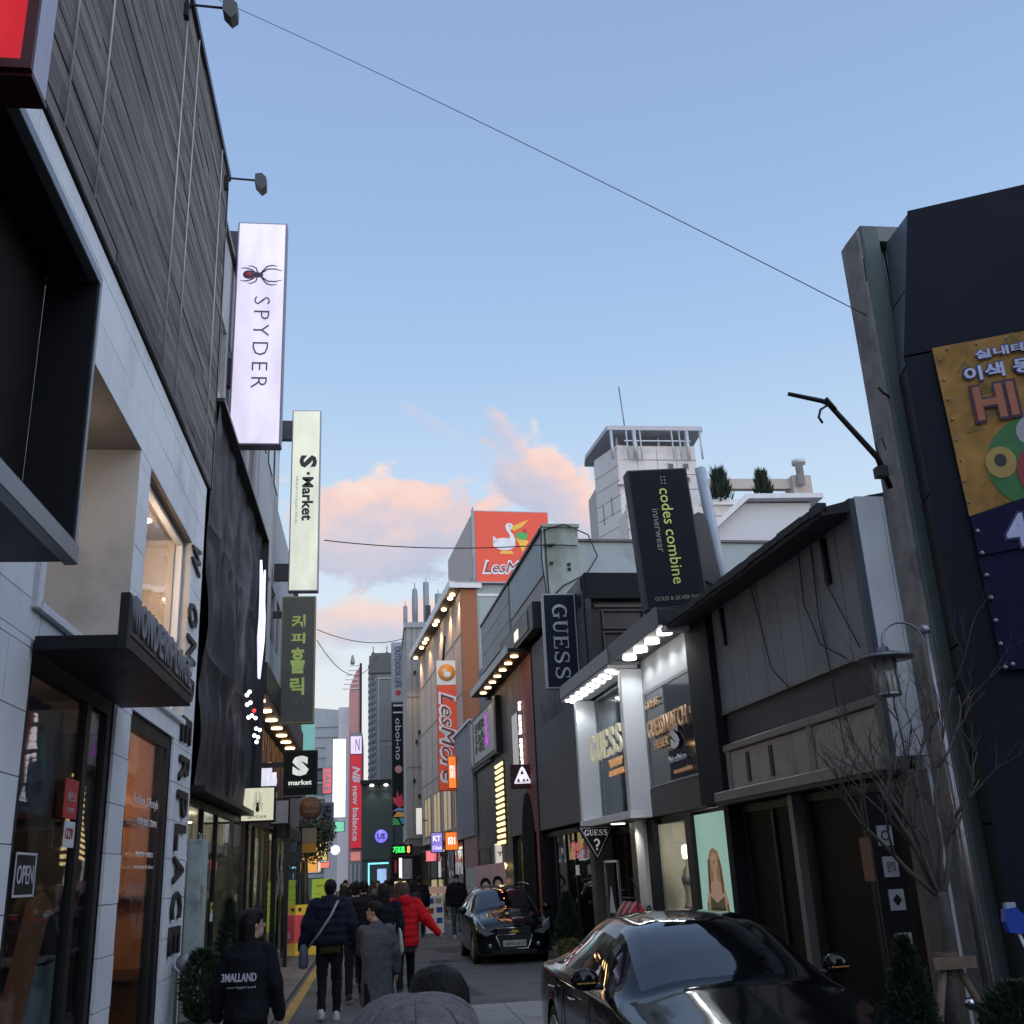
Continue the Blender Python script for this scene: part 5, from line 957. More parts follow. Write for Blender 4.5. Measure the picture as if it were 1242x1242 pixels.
m_ = MB(); m_.lathe((.42, 72.35, 4.35), [(0, -.05), (.42, -.05), (.42, .05), (0, .05)], 24, Matrix.Rotation(PI/2, 3, 'X')); m_.obj('round_sign', E('purple_disc', (.22, .18, .85), 1.0), T2); text('lettering', T2, black_let, 'US', (.42, 72.28, 4.35), 'cam', .5, .36, .01, .03)
cy = E('cyan', (.25, .80, .95), 1.3); m_ = MB(); m_.box(-.45, -.35, 72.3, 72.38, 0, 2.7); m_.box(-.35, 1.2, 72.3, 72.38, 2.6, 2.7); m_.obj('entrance_tube', cy, T2)
box('screen', T2, E('screen_blue', (.35, .55, .85), .8), .15, .75, 72.32, 72.4, .6, 2.3); box('entrance', T2, M('entr_dark', (.05, .06, .06), .5), -.35, 1.2, 72.38, 72.4, 0, 2.6)
T = thing('pink_building', 'far pink building with a rounded corner and thin white roof bars', 'building', (-2, 95, 0))
pkw = M('pink_render', (.52, .26, .25), .8, var=.05); box('wall', T, pkw, -2.3, -1.35, 95, 108, 0, 17.5); m_ = MB(); m_.prism([(-2.3, 17.5), (-2.2, 18.4), (-1.7, 19.6), (-1.35, 20.1), (-1.35, 17.5)], (0, 95, 0), X_, Z_, (0, 13, 0)); m_.obj('wall', pkw, T)
box('corner_strip', T, black_paint, -1.35, -1.15, 94.9, 95.2, 0, 20.4)
for i in range(6): m_ = MB(); m_.tube([(-1.3, 95, 20.2-i*.42), (-2.6-i*.12+.3, 94.6, 20.1-i*.42)], .045, 5); m_.obj('roof_bar', white_paint, T)
m_ = MB(); m_.lathe((-2.0, 95, 20.3), [(.16, 0), (.22, .2), (.1, .8), (.02, .9)], 8); m_.obj('roof_lamp', grey_metal, T)
t, old = sign_box('blade_sign', 'long red vertical sign with white turned lettering new balance', 'sign', (-1.38, 80, 7.2), .86, 6.7, .25, M('nb_rim', (.4, .03, .05), .5), M('nb_red', (.55, .02, .04), .5, em=.30, emc=(1, .04, .06)))
text('lettering', t, pwh, 'new balance', (-.02, -.14, -.9), 'camV', 3.9, .44, .01, .02); text('lettering', t, pwh, 'NB', (.02, -.14, 1.9), 'camV', 1.2, .55, .01, .04, .3); FR[0] = old
t, old = sign_box('blade_sign', 'short pale lilac lit sign on top of the red new balance sign', 'sign', (-1.38, 80, 11.25), .86, 1.35, .25, grey_metal, E('lilac', (.70, .62, .90), 1.0)); text('lettering', t, M('sign_red'), 'N', (.1, -.14, 0), 'cam', .3, .9, .01); FR[0] = old
t, old = sign_box('blade_sign', 'long glaring white vertical sign with faint red letters', 'sign', (-2.62, 80, 8.9), .98, 5.7, .25, white_paint, E('glare_white', (.92, .90, 1.0), 1.5)); text('lettering', t, E('faint_red', (.95, .45, .5), .9), 'STONE CHESTER', (0, -.14, .0), 'camV', 3.8, .28, .01); FR[0] = old
T = thing('sign_mast_building', 'narrow pale building carrying the red and white vertical signs', 'building', (-1.5, 81, 0)); box('wall', T, M('mast_grey', (.30, .30, .31), .7), -1.85, -.92, 80.3, 90, 0, 12.2); box('notice', T, M('notice_red', (.5, .1, .1), .5, em=.4, emc=(1, .4, .35)), -1.75, -1.05, 80.2, 80.29, 3.0, 3.6)
for x in (-1.7, -1.4, -1.1): box('column', T, pale_metal, x-.05, x+.05, 80.2, 80.3, 0, 2.8)
m_ = MB(); m_.lathe((-2.5, 70, 3.55), [(0, -.05), (.3, -.05), (.3, .05), (0, .05)], 20, Matrix.Rotation(PI/2, 3, 'X')); o = m_.obj('round_lamp_sign', E('pure_white', (1, 1, 1), 1.1)); tag(o, 'small round white lit sign below the long glaring white one', 'sign')
t, old = sign_box('blade_sign', 'green and red lit digital sign at first-floor height over the crowd', 'sign', (1.35, 55, 3.05), 1.05, .5, .2, black_paint, M('sign_black')); text('lettering', t, E('led_green', (.05, 1, .15), 1.6), '기프트', (-.15, -.112, .0), 'cam', .6, .34, .01, .04); text('lettering', t, E('led_orange', (1, .45, .1), 1.4), '8', (.33, -.112, 0), 'cam', .16, .34, .01, .03); FR[0] = old
t, old = sign_box('blade_sign', 'dark boxed sign with a white and red strip below the green digital sign', 'sign', (1.75, 55, 2.15), 1.9, 1.2, .2, black_paint, M('sign_black')); box('lit_strip', t, E('pure_white', (1, 1, 1), 1.1), -.55, -.40, -.12, -.1, -.5, .5); box('lit_strip', t, M('sign_red'), -.78, -.66, -.12, -.1, -.2, .4); box('lit_strip', t, grey_metal, -.35, .1, -.12, -.1, -.5, .45); FR[0] = old
T = thing('lit_kiosk', 'small shop with yellow-lit window and red lit sign under the digital sign', 'shop', (1.6, 58, 0)); box('body', T, M('kiosk_dark', (.06, .05, .05), .6), .7, 3.2, 56.0-.4, 56.0, 0, 3.2); box('window', T, E('kiosk_yellow', (1, .80, .42), .9), .95, 1.55, 55.5, 55.58, .4, 2.2); box('sign_panel', T, E('kiosk_red', (1, .08, .1), .9), 1.35, 1.95, 55.4, 55.48, 2.2, 2.65); box('sign_panel', T, M('kiosk_white', (.4, .4, .38), .6), 2.25, 2.95, 55.4, 55.48, 1.5, 2.2); text('lettering', T, black_let, 'BOOK', (2.6, 55.38, 1.8), 'cam', .5, .2, .01, .03)
# ================================================================ far left
frame(LX, 33, 1.5)
T = thing('far_left_building', 'far left row of shopfronts beyond the glass porch with a mint upper band', 'building', (0, 10, 0)); 
co = MB(); co.box(-6, -.1, -2, 9, 2.6, 5.6); co.box(-6, -.5, 9, 20, 2.4, 9); co.box(-6, -3, -2, 20, 0, 2.6); co.obj('wall', stone_grey, T); box('upper_band', T, M('mint_band', (.22, .50, .46), .5, em=.22, emc=(.35, 1, .88)), -.45, .1, 12, 12.3, 5.6, 8.1); box('upper_band', T, M('mint_band'), -.45, -.1, 12.3, 19, 5.6, 8.1)
shopfront(T, -.05, -2, 8, 2.5, 1, (0, 2, 4, 6), 0, M('interior_yellow'), 40, (1, .9, .65), 2); shopfront(T, -.35, 8.2, 19, 2.5, 1, (11, 14), 0, M('interior_tan'), 40, (1, .9, .7), 2)
for (a, c) in ((9.2, (1, .5, .1)), (11, (1, .2, .15)), (13, (.9, .9, 1)), (15.5, (1, .7, .3))): box('sign_panel', T, E('p_%.0f' % (a*10), c, .7), -.2, .35, a, a+.1, 2.0+.1*(a % 2), 2.7)
frame(0, 0, 0)
T = thing('stepped_glass_building', 'distant pale grey building with stepped jagged glass roof edges and green glazing bands', 'building', (-5, 110, 0)); sg = M('stepped_grey', (.30, .33, .35), .4, metal=.3); box('wall', T, M('green_glazing', (.07, .13, .12), .3), -9, -4.1, 110, 120, 0, 13.2)
for i in range(5): m_ = MB(); m_.prism([(0, 0), (5.5, 0), (5.5, 1.5), (-.6+.3*i, 2.0)], (-9.4+i*.55, 109-.2*i, 12.5+i*1.0), X_, Z_, (0, 4, 0)); m_.obj('roof_blade', sg, T)
for i in range(8): box('floor_band', T, sg, -9, -4.0, 109.8, 110, 2+i*1.5, 2.35+i*1.5)
m_ = MB(); m_.prism([(0, 0), (4.2, 4.0), (4.2, 5.2), (-.5, .9)], (-8.8, 72, 1.6), X_, Z_, (0, .3, 0)); o = m_.obj('slanted_roof', sg); tag(o, 'slanting grey metal roof edge below the dark letters on the far left', 'roof')
T = thing('far_white_building', 'distant white narrow building beside the pink one', 'building', (-3, 100, 0)); box('wall', T, white_paint, -3.4, -2.4, 100, 110, 0, 17.2)
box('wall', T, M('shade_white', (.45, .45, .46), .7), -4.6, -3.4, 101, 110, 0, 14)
for (c, w, h, m__, lab, tx) in (((-1.75, 40, 5.25), .36, .95, E('coral_face', (1, .18, .2), .75), 'small red and white vertical sign beside the square black S sign', 'SALE'), ((-1.78, 41, 3.85), .5, 1.4, M('blue_grey_face', (.13, .16, .21), .5), 'dark blue-grey vertical sign with large letters under the small red one', 'HUNTER')):
    t, old = sign_box('blade_sign', lab, 'sign', c, w, h, .15, grey_metal, m__); text('lettering', t, white_let if tx == 'SALE' else black_let, tx, (0, -.09, 0), 'camV', h*.8, w*.6, .01, .03); FR[0] = old; box('bracket', t, black_paint, -2.6, c[0]-w/2, c[1]-.03, c[1]+.03, c[2], c[2]+.05)
for (c, w, h, col_, st_, tx, lab) in (((-2.2, 46, 3.0), .5, .9, (1, .75, .25), .8, 'a', 'small yellow lit sign far along the left side'), ((-2.75, 58, 3.4), .55, 1.5, (.55, .8, 1), .8, 'b', 'small pale blue lit sign far along the left side'), ((-3.2, 68, 2.7), .9, .5, (1, .25, .2), .8, 'c', 'small wide red lit sign far along the left side'), ((2.55, 50, 2.6), .5, .5, (1, .2, .25), .9, 'd', 'small square red lit sign over the right footway'), ((2.15, 53, 4.3), .35, 1.3, (.9, .9, .85), .6, 'e', 'narrow white lit sign on the right beyond the purple sign'), ((-2.0, 62, 4.6), .6, .6, (.3, .9, .6), .6, 'f', 'small square green lit sign hanging far up the street')):
    t, old = sign_box('blade_sign', lab, 'sign', c, w, h, .12, dark_metal, E('small_%s' % tx, col_, st_)); FR[0] = old
    xs = (c[0]-w/2-1.2, c[0]-w/2) if c[0] < 0 else (c[0]+w/2, c[0]+w/2+.8); box('bracket', t, black_paint, xs[0], xs[1], c[1]-.03, c[1]+.03, c[2], c[2]+.05)
# closing row at the far end, so that the street does not run into emptiness
for (x0, x1, y0, h, c, lab) in ((-16, -9, 125, 14, (.25, .25, .27), 'distant plain grey block closing the street on the left'), (-9, -3.5, 140, 7, (.10, .10, .12), 'distant low dark block at the end of the street'), (6.2, 14, 84, 13, (.24, .23, .22), 'distant brown-grey block hidden behind the ribbed building')):
    T = thing('far_building', lab, 'building', ((x0+x1)/2, y0, 0)); box('wall', T, M('far_%d' % int(x0), c, .8), x0, x1, y0, y0+10, 0, h)
    for i in range(int((x1-x0)/1.4)):
        for j in range(int(h/3)): box('window', T, dark_glass, x0+.3+i*1.4, x0+1.2+i*1.4, y0-.03, y0-.005, 1.2+j*3, 2.6+j*3)
# ================================================================ tower behind on the right
T = thing('tiled_tower', 'tall pale tiled tower with an overhanging flat roof and antennas, behind the right row', 'tower', (18, 64, 0))
tile = M('tower_tile', (.58, .57, .55), .7, var=.06, dirt=.2, rnd=.04)
box('wall', T, M('tower_joint', (.4, .4, .39), .8), 15.6, 20.6, 60.15, 70, 0, 27.2)
for j in range(14):
    for i in range(4): box('tile_course', T, tile, 15.5+i*1.3, 15.5+(i+1)*1.3-.03, 60.0, 60.15, 13.4+j*1.0, 13.4+(j+1)*1.0-.05)
m_ = MB(); m_.prism([(14.55, 62.7), (15.5, 60.0), (17, 60.15), (17, 63)], (0, 0, 10), X_, Y_, (0, 0, 17.4)); m_.obj('wall', tile, T)
for j in range(16): m_ = MB(); m_.prism([(14.50, 62.68), (15.45, 59.98), (15.49, 60.0), (14.55, 62.7)], (0, 0, 11+j*1.0), X_, Y_, (0, 0, .94)); m_.obj('tile_course', tile, T)
m_ = MB(); m_.prism([(14.4, 64.6), (14.85, 59.6), (21.2, 59.6), (21.6, 66), (14.6, 66)], (0, 0, 28.3), X_, Y_, (0, 0, .3)); m_.obj('roof', M('roof_white', (.42, .44, .47), .6), T)
for x in (15.6, 16.9, 18.4, 20.2): box('roof_post', T, grey_metal, x, x+.15, 60.6, 60.8, 26.8, 28.3)
for (x, w) in ((15.1, .22), (16.1, .12), (16.6, .3), (17.0, .12), (19.1, .12), (19.6, .12), (20.1, .3), (21.0, .15)): m_ = MB(); m_.tube([(x, 59.6, 26.3), (x-.05, 59.5, 28.2)], w*.45, 6); m_.obj('antenna', pale_metal, T)
for z0 in (27.5,): box('antenna_rail', T, pale_metal, 15.9, 20.3, 59.55, 59.62, z0, z0+.07)
m_ = MB(); m_.tube([(16.3, 60.5, 28.2), (16.1, 60.5, 31.8)], .05, 5); m_.obj('mast', grey_metal, T)
for x in (18.7, 19.7):
    for z0 in (25.7, 24.8): f = box('window', T, M('win_frame', (.5, .5, .48), .6), x, x+.45, 59.93, 60.0, z0, z0+.45); box('pane', f, dark_glass, x+.06, x+.39, 59.915, 59.93, z0+.06, z0+.39)
for (x, z0) in ((14.75, 22.6), (15.1, 22.9)): f = box('window', T, dark_glass, x-.02, x+.12, 61.9-(x-14.75)*2.8, 62.3-(x-14.75)*2.8, z0, z0+1.3)
box('ledge', T, tile, 15.3, 17.4, 59.7, 60.0, 24.6, 24.75)
# terrace wing with shrubs and a chimney
T = thing('terrace_wing', 'lower tiled wing beside the tower with a roof terrace and chimney flue', 'building', (22, 58, 0))
for j in range(6): box('tile_course', T, tile, 15.2, 22.4, 57.6, 58.0, 17.5+j*.85, 17.5+(j+1)*.85-.05)
box('wall', T, tile, 15.3, 24, 58, 64, 10, 22.4); box('beam', T, M('beam_beige', (.42, .39, .35), .7), 20.3, 28.0, 61, 61.5, 24.8, 25.5); box('wall', T, M('beam_beige'), 27.3, 28.6, 60.6, 62, 22.0, 25.6); box('parapet', T, white_paint, 19.8, 24.6, 57.4, 57.6, 22.4, 22.75)
m_ = MB(); m_.lathe((27.75, 60.3, 24.8), [(.25, 0), (.25, 1.4), (.45, 1.45), (.45, 1.7), (.0, 1.85)], 12); m_.obj('chimney_flue', pale_metal, T)
for i in range(5): m_ = MB(); m_.tube([(20.2+i*.35, 59, 22.4), (20.2+i*.35+.5, 59, 23.6)], .05, 5); m_.obj('railing_bar', grey_metal, T)
T = thing('white_gable_house', 'white rendered house with a projecting eave below the roof terrace', 'house', (20, 48, 0))
wh = M('house_white', (.50, .53, .56), .7, var=.03)
m_ = MB(); m_.prism([(16.2, 16.9), (18.9, 19.1), (22.4, 19.1), (22.4, 14), (16.2, 14)], (0, 48, 0), X_, Z_, (0, 6, 0)); m_.obj('wall', wh, T); m_ = MB(); m_.prism([(15.8, 16.85), (18.75, 19.4), (22.9, 19.45), (22.9, 19.2), (18.9, 19.15), (16.1, 16.8)], (0, 47.4, 0), X_, Z_, (0, 7, 0)); m_.obj('eave', M('eave_white', (.58, .61, .64), .6), T); box('flashing', T, M('teal_flash', (.2, .4, .38), .6), 16.0, 17.2, 47.8, 47.95, 16.9, 17.3); box('rubble', T, M('rubble', (.25, .2, .16), .9, bump=.6), 21.6, 23.6, 46.5, 47.3, 16.9, 17.6, .1)
# ================================================================ green pillar and black building, near right
T = thing('concrete_pillar', 'tall weathered grey-green concrete pillar at the corner of the black building', 'pillar', (5, 8.8, 0))
pil = M('green_concrete', (.115, .15, .145), .8, var=.12, dirt=.35, sc=2, stretch=(1, 1, .4), bump=.2); box('shaft', T, pil, 5.0, 5.2, 8.6, 9.0, 0, 7.98, .02); box('shaft_side', T, M('worn_sunlit_concrete', (.26, .25, .24), .9, var=.3, dirt=.5, bump=.5, sc=5), 4.965, 5.005, 8.62, 9.0, 0, 7.92, .01); box('lintel', T, M('lintel', (.20, .22, .22), .8, dirt=.3), 5.20, 5.6, 8.62, 8.9, 7.8, 7.98)  # street side paler: wear, plus sunlight put into its colour
for i in range(7): box('corrugated_sheet', T, M('corrugated', (.06, .075, .08), .5), 5.21+i*.055, 5.21+i*.055+.035, 8.75, 8.85, 0, 7.8)
box('corrugated_backing', T, M('corr_back', (.03, .035, .04), .6), 5.2, 5.6, 8.85, 8.9, 0, 7.8)
m_ = MB(); m_.tube([(4.99, 8.6, 6.0), (4.90, 8.55, 6.02), (4.86, 8.55, 6.08)], .012, 5); m_.tube([(4.97, 8.6, 7.3), (4.92, 8.5, 7.5)], .006, 4); m_.obj('hook', black_paint, T)
T = thing('black_corner_building', 'tall black panelled corner building carrying the painted animal banner', 'building', (5.3, 8.1, 0))
nav = M('navy_panel', (.009, .012, .022), .75, var=.1, dirt=.1, spec=.25)
frame(5.24, 8.1, 63)   # local +y runs away to the left; local -y along the face to the right, local -x towards the camera
C_ = Vector((0, 0, 0)); m_ = MB(); m_.box(.02, 3.5, -6, -.25, 0, 7.72); m_.obj('wall', nav, T)
def fp(name, m, pts, d=.03, o=0.): q_ = MB(); q_.prism(pts, (-o, 0, 0), Y_, Z_, (-d, 0, 0)); return q_.obj(name, m, T)
fp('face_panel', nav, [(-6, 6.27), (.28, 6.24), (.0, 7.78), (-6, 7.78)], .05, -.02); fp('face_panel', nav, [(-6, .0), (.28, .0), (.28, 6.22), (-6, 6.25)], .05, -.02)
frame(0, 0, 0)
fx = lambda z: 5.26-.14*min(1, max(0, (7.78-z)/1.54))
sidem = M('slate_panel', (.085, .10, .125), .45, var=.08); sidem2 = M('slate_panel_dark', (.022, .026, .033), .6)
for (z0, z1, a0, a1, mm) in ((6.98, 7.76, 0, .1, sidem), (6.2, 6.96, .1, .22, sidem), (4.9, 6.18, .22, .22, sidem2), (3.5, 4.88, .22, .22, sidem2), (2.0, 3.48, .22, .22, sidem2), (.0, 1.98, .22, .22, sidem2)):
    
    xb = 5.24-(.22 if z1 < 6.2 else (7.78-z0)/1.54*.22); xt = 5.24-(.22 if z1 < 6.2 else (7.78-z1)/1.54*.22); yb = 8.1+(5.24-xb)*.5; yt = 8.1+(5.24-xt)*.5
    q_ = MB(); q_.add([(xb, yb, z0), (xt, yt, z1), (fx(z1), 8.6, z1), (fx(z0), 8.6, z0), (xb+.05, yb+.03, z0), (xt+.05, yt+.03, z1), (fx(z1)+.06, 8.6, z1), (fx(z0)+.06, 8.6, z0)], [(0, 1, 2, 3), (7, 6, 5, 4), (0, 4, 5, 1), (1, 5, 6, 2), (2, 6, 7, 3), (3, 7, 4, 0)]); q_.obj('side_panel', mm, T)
frame(5.24, 8.1, 63)
T = thing('animal_banner', 'large orange and navy painted banner with HI lettering and a green bird face', 'banner', (-.1, -.5, 3))
on = M('banner_orange_print', (.36, .20, .055), .7, var=.4, sc=5, spec=.2); nv = M('banner_navy', (.007, .007, .036), .7, var=.15, spec=.2); bo = -.085
def bp(name, m, pts, k=0): q_ = MB(); q_.prism([(-a, z) for a, z in pts], (-.075-k*.003, 0, 0), Y_, Z_, (-.003, 0, 0)); return q_.obj(name, m, T)
bp('orange_sheet', on, [(-.03, 6.24), (4, 6.24), (4, 5.45), (-.0, 4.57)])
bp('navy_sheet', nv, [(.0, 4.565), (4, 5.445), (4, 3.2), (.02, 3.2)])
gst = M('banner_green_stroke', (.10, .14, .03), .7)
for (a, z) in ((.12, 5.95), (.25, 5.70), (.30, 5.48), (.12, 5.35), (.36, 5.2), (.20, 5.02), (.26, 4.82), (.55, 6.15), (.62, 5.55)):
    q_ = MB()
    for i in range(5): q_.prism([(-a-.02*i, z+i*.022), (-a-.15+.01*i, z+i*.022+.012), (-a-.15+.01*i, z+i*.022+.004), (-a-.02*i, z+i*.022-.005)], (-.079, 0, 0), Y_, Z_, (-.002, 0, 0))
    q_.obj('brush_stroke', gst, T)
out_ = M('banner_outline', (.03, .035, .14), .6); lw2 = M('banner_letter', (.50, .54, .74), .6); ol = M('banner_brown', (.40, .13, .06), .6); dkr = M('banner_dark', (.05, .02, .05), .6)
def bt(s, a, z, w, h, m1, m2=None, grow=.03, k=1): 
    if m2: text('letter_outline', T, m2, s, (-.1, -a, z), 'right', w+grow, h+grow, .003, .07)
    text('lettering', T, m1, s, (-.104, -a, z), 'right', w, h, .003, .03)
bt('실내테마파크', .76, 6.08, .9, .09, lw2, out_, .02); bt('이색 동물들과의', .84, 5.90, 1.3, .145, lw2, out_, .03); bt('HI', .40, 5.60, .34, .33, ol, dkr, .05); bt('ZOO', .98, 5.68, .6, .34, ol, dkr, .05); bt('하이주', .95, 5.40, .6, .13, lw2, out_, .03)
gf = M('bird_green', (.035, .17, .045), .6, var=.25, sc=8); bp('bird_face', gf, oval(.68, 4.98, .46, .45, 28), 2); bp('bird_patch', M('bird_white', (.38, .38, .42), .6), oval(.78, 5.27, .27, .2, 20), 3); bp('bird_eye', M('bird_yellow', (.40, .27, .07), .6), oval(.34, 5.02, .125, .15, 24), 4); bp('bird_pupil', M('bird_black', (.01, .01, .012), .5), oval(.34, 5.04, .05, .06, 16), 5); bp('bird_beak', M('bird_red', (.30, .03, .04), .6), oval(.66, 4.88, .21, .27, 24), 5); bp('bird_eye', M('bird_yellow'), oval(1.1, 5.1, .135, .15, 24), 4); bp('bird_pupil', M('bird_black'), oval(1.1, 5.12, .055, .06, 16), 5)
bp('navy_edge', nv, [(0.01, 4.565), (4, 5.445), (4, 4.5), (0.01, 4.2)], 6)
bt('4F', .43, 4.38, .34, .30, lw2, out_, .04); bp('arrow', lw2, [(.38, 3.86), (.54, 3.70), (.72, 3.86), (.63, 3.86), (.63, 4.13), (.47, 4.13), (.47, 3.86)], 9)
q_ = MB()
for i in range(10): q_.ell((-.104, -.42, 4.2-i*.035), .008, 6, 4)
q_.obj('dotted_line', lw2, T); bp('ring', M('ring_red', (.25, .05, .05), .6), oval(.48, 3.42, .12, .12, 20), 9); bp('ring_centre', nv, oval(.48, 3.42, .10, .10, 20), 10)
for i in range(12): m_ = MB(); m_.ell((-.10, -.04 if i < 7 else -.1-(i-7)*.2, 4.42-i*.2 if i < 7 else 3.24), .02, 8, 6); m_.obj('bolt', M('bolt', (.3, .3, .33), .4, metal=.5), T)
for i in range(14): m_ = MB(); m_.ell((-.085, -.02 if i < 8 else -.1-(i-8)*.25, 6.1-i*.2 if i < 8 else 6.2), .012, 6, 5); m_.obj('bolt', M('bolt'), T)
T = thing('window_emblem', 'thin white outline plaque on the black wall at the right edge', 'sign', (-.1, -.9, 1.5)); m_ = MB(); P_ = [(-.85, 1.35), (-.95, 1.28), (-.85, 1.2+.3), (-.6, 1.55)]
m_.tube([(-.09, -.75, 1.62), (-.09, -.92, 1.72), (-.09, -1.1, 1.62), (-.09, -1.1, 1.38), (-.09, -.92, 1.28), (-.09, -.78, 1.38), (-.09, -.75, 1.62)], .008, 5); m_.obj('outline', white_let, T); text('lettering', T, white_let, 'CAFE', (-.09, -.93, 1.5), 'right', .22, .06, .004)
frame(0, 0, 0)
# ---------------- lamp post with the old shade
T = thing('street_lamp', 'slim steel lamp post with a curved arm, round flat shade and glass cylinder', 'street lamp', (4.74, 8.3, 0))
st = M('worn_steel', (.30, .30, .31), .35, metal=.8, var=.2, dirt=.3); m_ = MB(); m_.tube([(4.745, 8.3, 0), (4.75, 8.3, 3.58)], [.04, .032], 12); m_.ell((4.75, 8.3, 3.62), .05); m_.obj('pole', st, T)
box('clamp', T, M('clamp_steel', (.14, .13, .13), .5, metal=.4), 4.68, 4.72, 8.26, 8.34, 2.9, 3.5); m_ = MB(); m_.tube([(4.72, 8.3, 3.25)]+[(4.53+.19*math.cos(math.radians(a)), 8.3, 3.52+.17*math.sin(math.radians(a))) for a in range(0, 181, 20)]+[(4.335, 8.3, 3.44)], .012, 8); m_.obj('arm', st, T)
m_ = MB(); m_.lathe((4.335, 8.3, 3.38), [(.24, -.015), (.24, .0), (.10, .045), (.05, .06), (.045, .09), (0, .1)], 28); m_.obj('lamp_shade', M('shade_steel', (.16, .17, .18), .35, metal=.6, var=.2), T)
m_ = MB(); m_.lathe((4.33, 8.3, 3.07), [(.085, 0), (.09, .02), (.095, .30), (.07, .31)], 16); m_.obj('glass_cylinder', M('old_glass', (.22, .22, .21), .2, var=.2, spec=.8), T)
for i in range(6): m_ = MB(); a = i*PI/3; m_.tube([(4.33+.1*math.cos(a), 8.3+.1*math.sin(a), 3.06), (4.33+.103*math.cos(a), 8.3+.103*math.sin(a), 3.37)], .006, 5); m_.obj('guard_rod', st, T)
m_ = MB(); m_.lathe((4.33, 8.3, 3.05), [(.10, 0), (.10, .03), (0, .03)], 16); m_.obj('guard_ring', st, T)
T = thing('bare_lamp_arm', 'broken dark lamp arm with a curled hook jutting against the sky', 'lamp arm', (4.8, 8.5, 5.2)); m_ = MB(); m_.tube([(4.83, 8.6, 5.05), (4.70, 8.5, 5.32), (4.30, 8.5, 5.87), (4.24, 8.5, 5.90), (3.91, 8.5, 5.97)], [.03, .03, .026, .024, .02], 8); m_.obj('arm', black_paint, T); m_ = MB(); m_.tube([(4.30, 8.48, 5.86), (4.20, 8.48, 5.80), (4.17, 8.48, 5.72), (4.20, 8.48, 5.66)], .012, 6); m_.tube([(4.27, 8.48, 5.92), (4.35, 8.48, 5.80)], .02, 6); m_.obj('hook', black_paint, T)
m_ = MB(); m_.tube([(4.72, 8.5, 5.3), (4.68, 8.45, 5.45), (4.75, 8.45, 5.50), (4.8, 8.5, 5.4)], .006, 5); m_.obj('wire', wire, T); box('junction_box', T, black_paint, 4.66, 4.76, 8.45, 8.55, 5.12, 5.22)
# ---------------- overhead wires
def cable(pts, sag, r, lab):
    a, b_ = Vector(pts[0]), Vector(pts[1]); m_ = MB(); P = []
    for i in range(25): t_ = i/24; p = a.lerp(b_, t_); p.z -= sag*4*t_*(1-t_); P.append(p)
    m_.tube(P, r, 5); o = m_.obj('overhead_wire', wire); tag(o, lab, 'wire', 'wires across the street')
cable(((-3.2, 14.5, 16.6), (4.98, 8.7, 6.95)), -.10, .0055, 'longest overhead wire, slanting across the open sky to the concrete pillar')
cable(((-1.2, 24, 9.5), (4.35, 23.6, 9.25)), .15, .014, 'overhead wire level across the pink clouds to the greenish pier')
cable(((-2.6, 47, 12.6), (1.6, 57, 14.3)), .4, .02, 'upper of two thin far wires right of the green Korean sign'); cable(((-2.6, 47, 12.1), (.2, 75, 17.0)), 1.5, .02, 'lower sagging far wire right of the green Korean sign')
# ================================================================ vehicles
paint = M('black_car_paint', (.004, .005, .007), .10, var=.03, coat=.28, spec=.25)
car_glass = M('car_glass', (.004, .005, .007), .03, var=.0, spec=.9, coat=.6); chrome = M('chrome', (.6, .62, .65), .12, metal=1, var=.03); tyre = M('tyre_rubber', (.012, .012, .012), .85); rimm = M('alloy', (.32, .33, .35), .3, metal=.9)
trim = M('black_trim', (.008, .008, .009), .5, var=.05); headl = M('headlight_glass', (.30, .32, .36), .08, metal=.6, var=.3, spec=.9); plate_m = M('plate_white', (.42, .43, .42), .5)
def cr(p0, p1, p2, p3, t): return tuple(.5*((2*b_)+(-a+c)*t+(2*a-5*b_+4*c-d)*t*t+(-a+3*b_-3*c+d)*t**3) for a, b_, c, d in zip(p0, p1, p2, p3))
def dense(P, n):
    o = []
    for i in range(len(P)-1):
        p0 = P[max(i-1, 0)]; p3 = P[min(i+2, len(P)-1)]
        for k in range(n): o.append(cr(p0, P[i], P[i+1], p3, k/n))
    o.append(P[-1]); return o
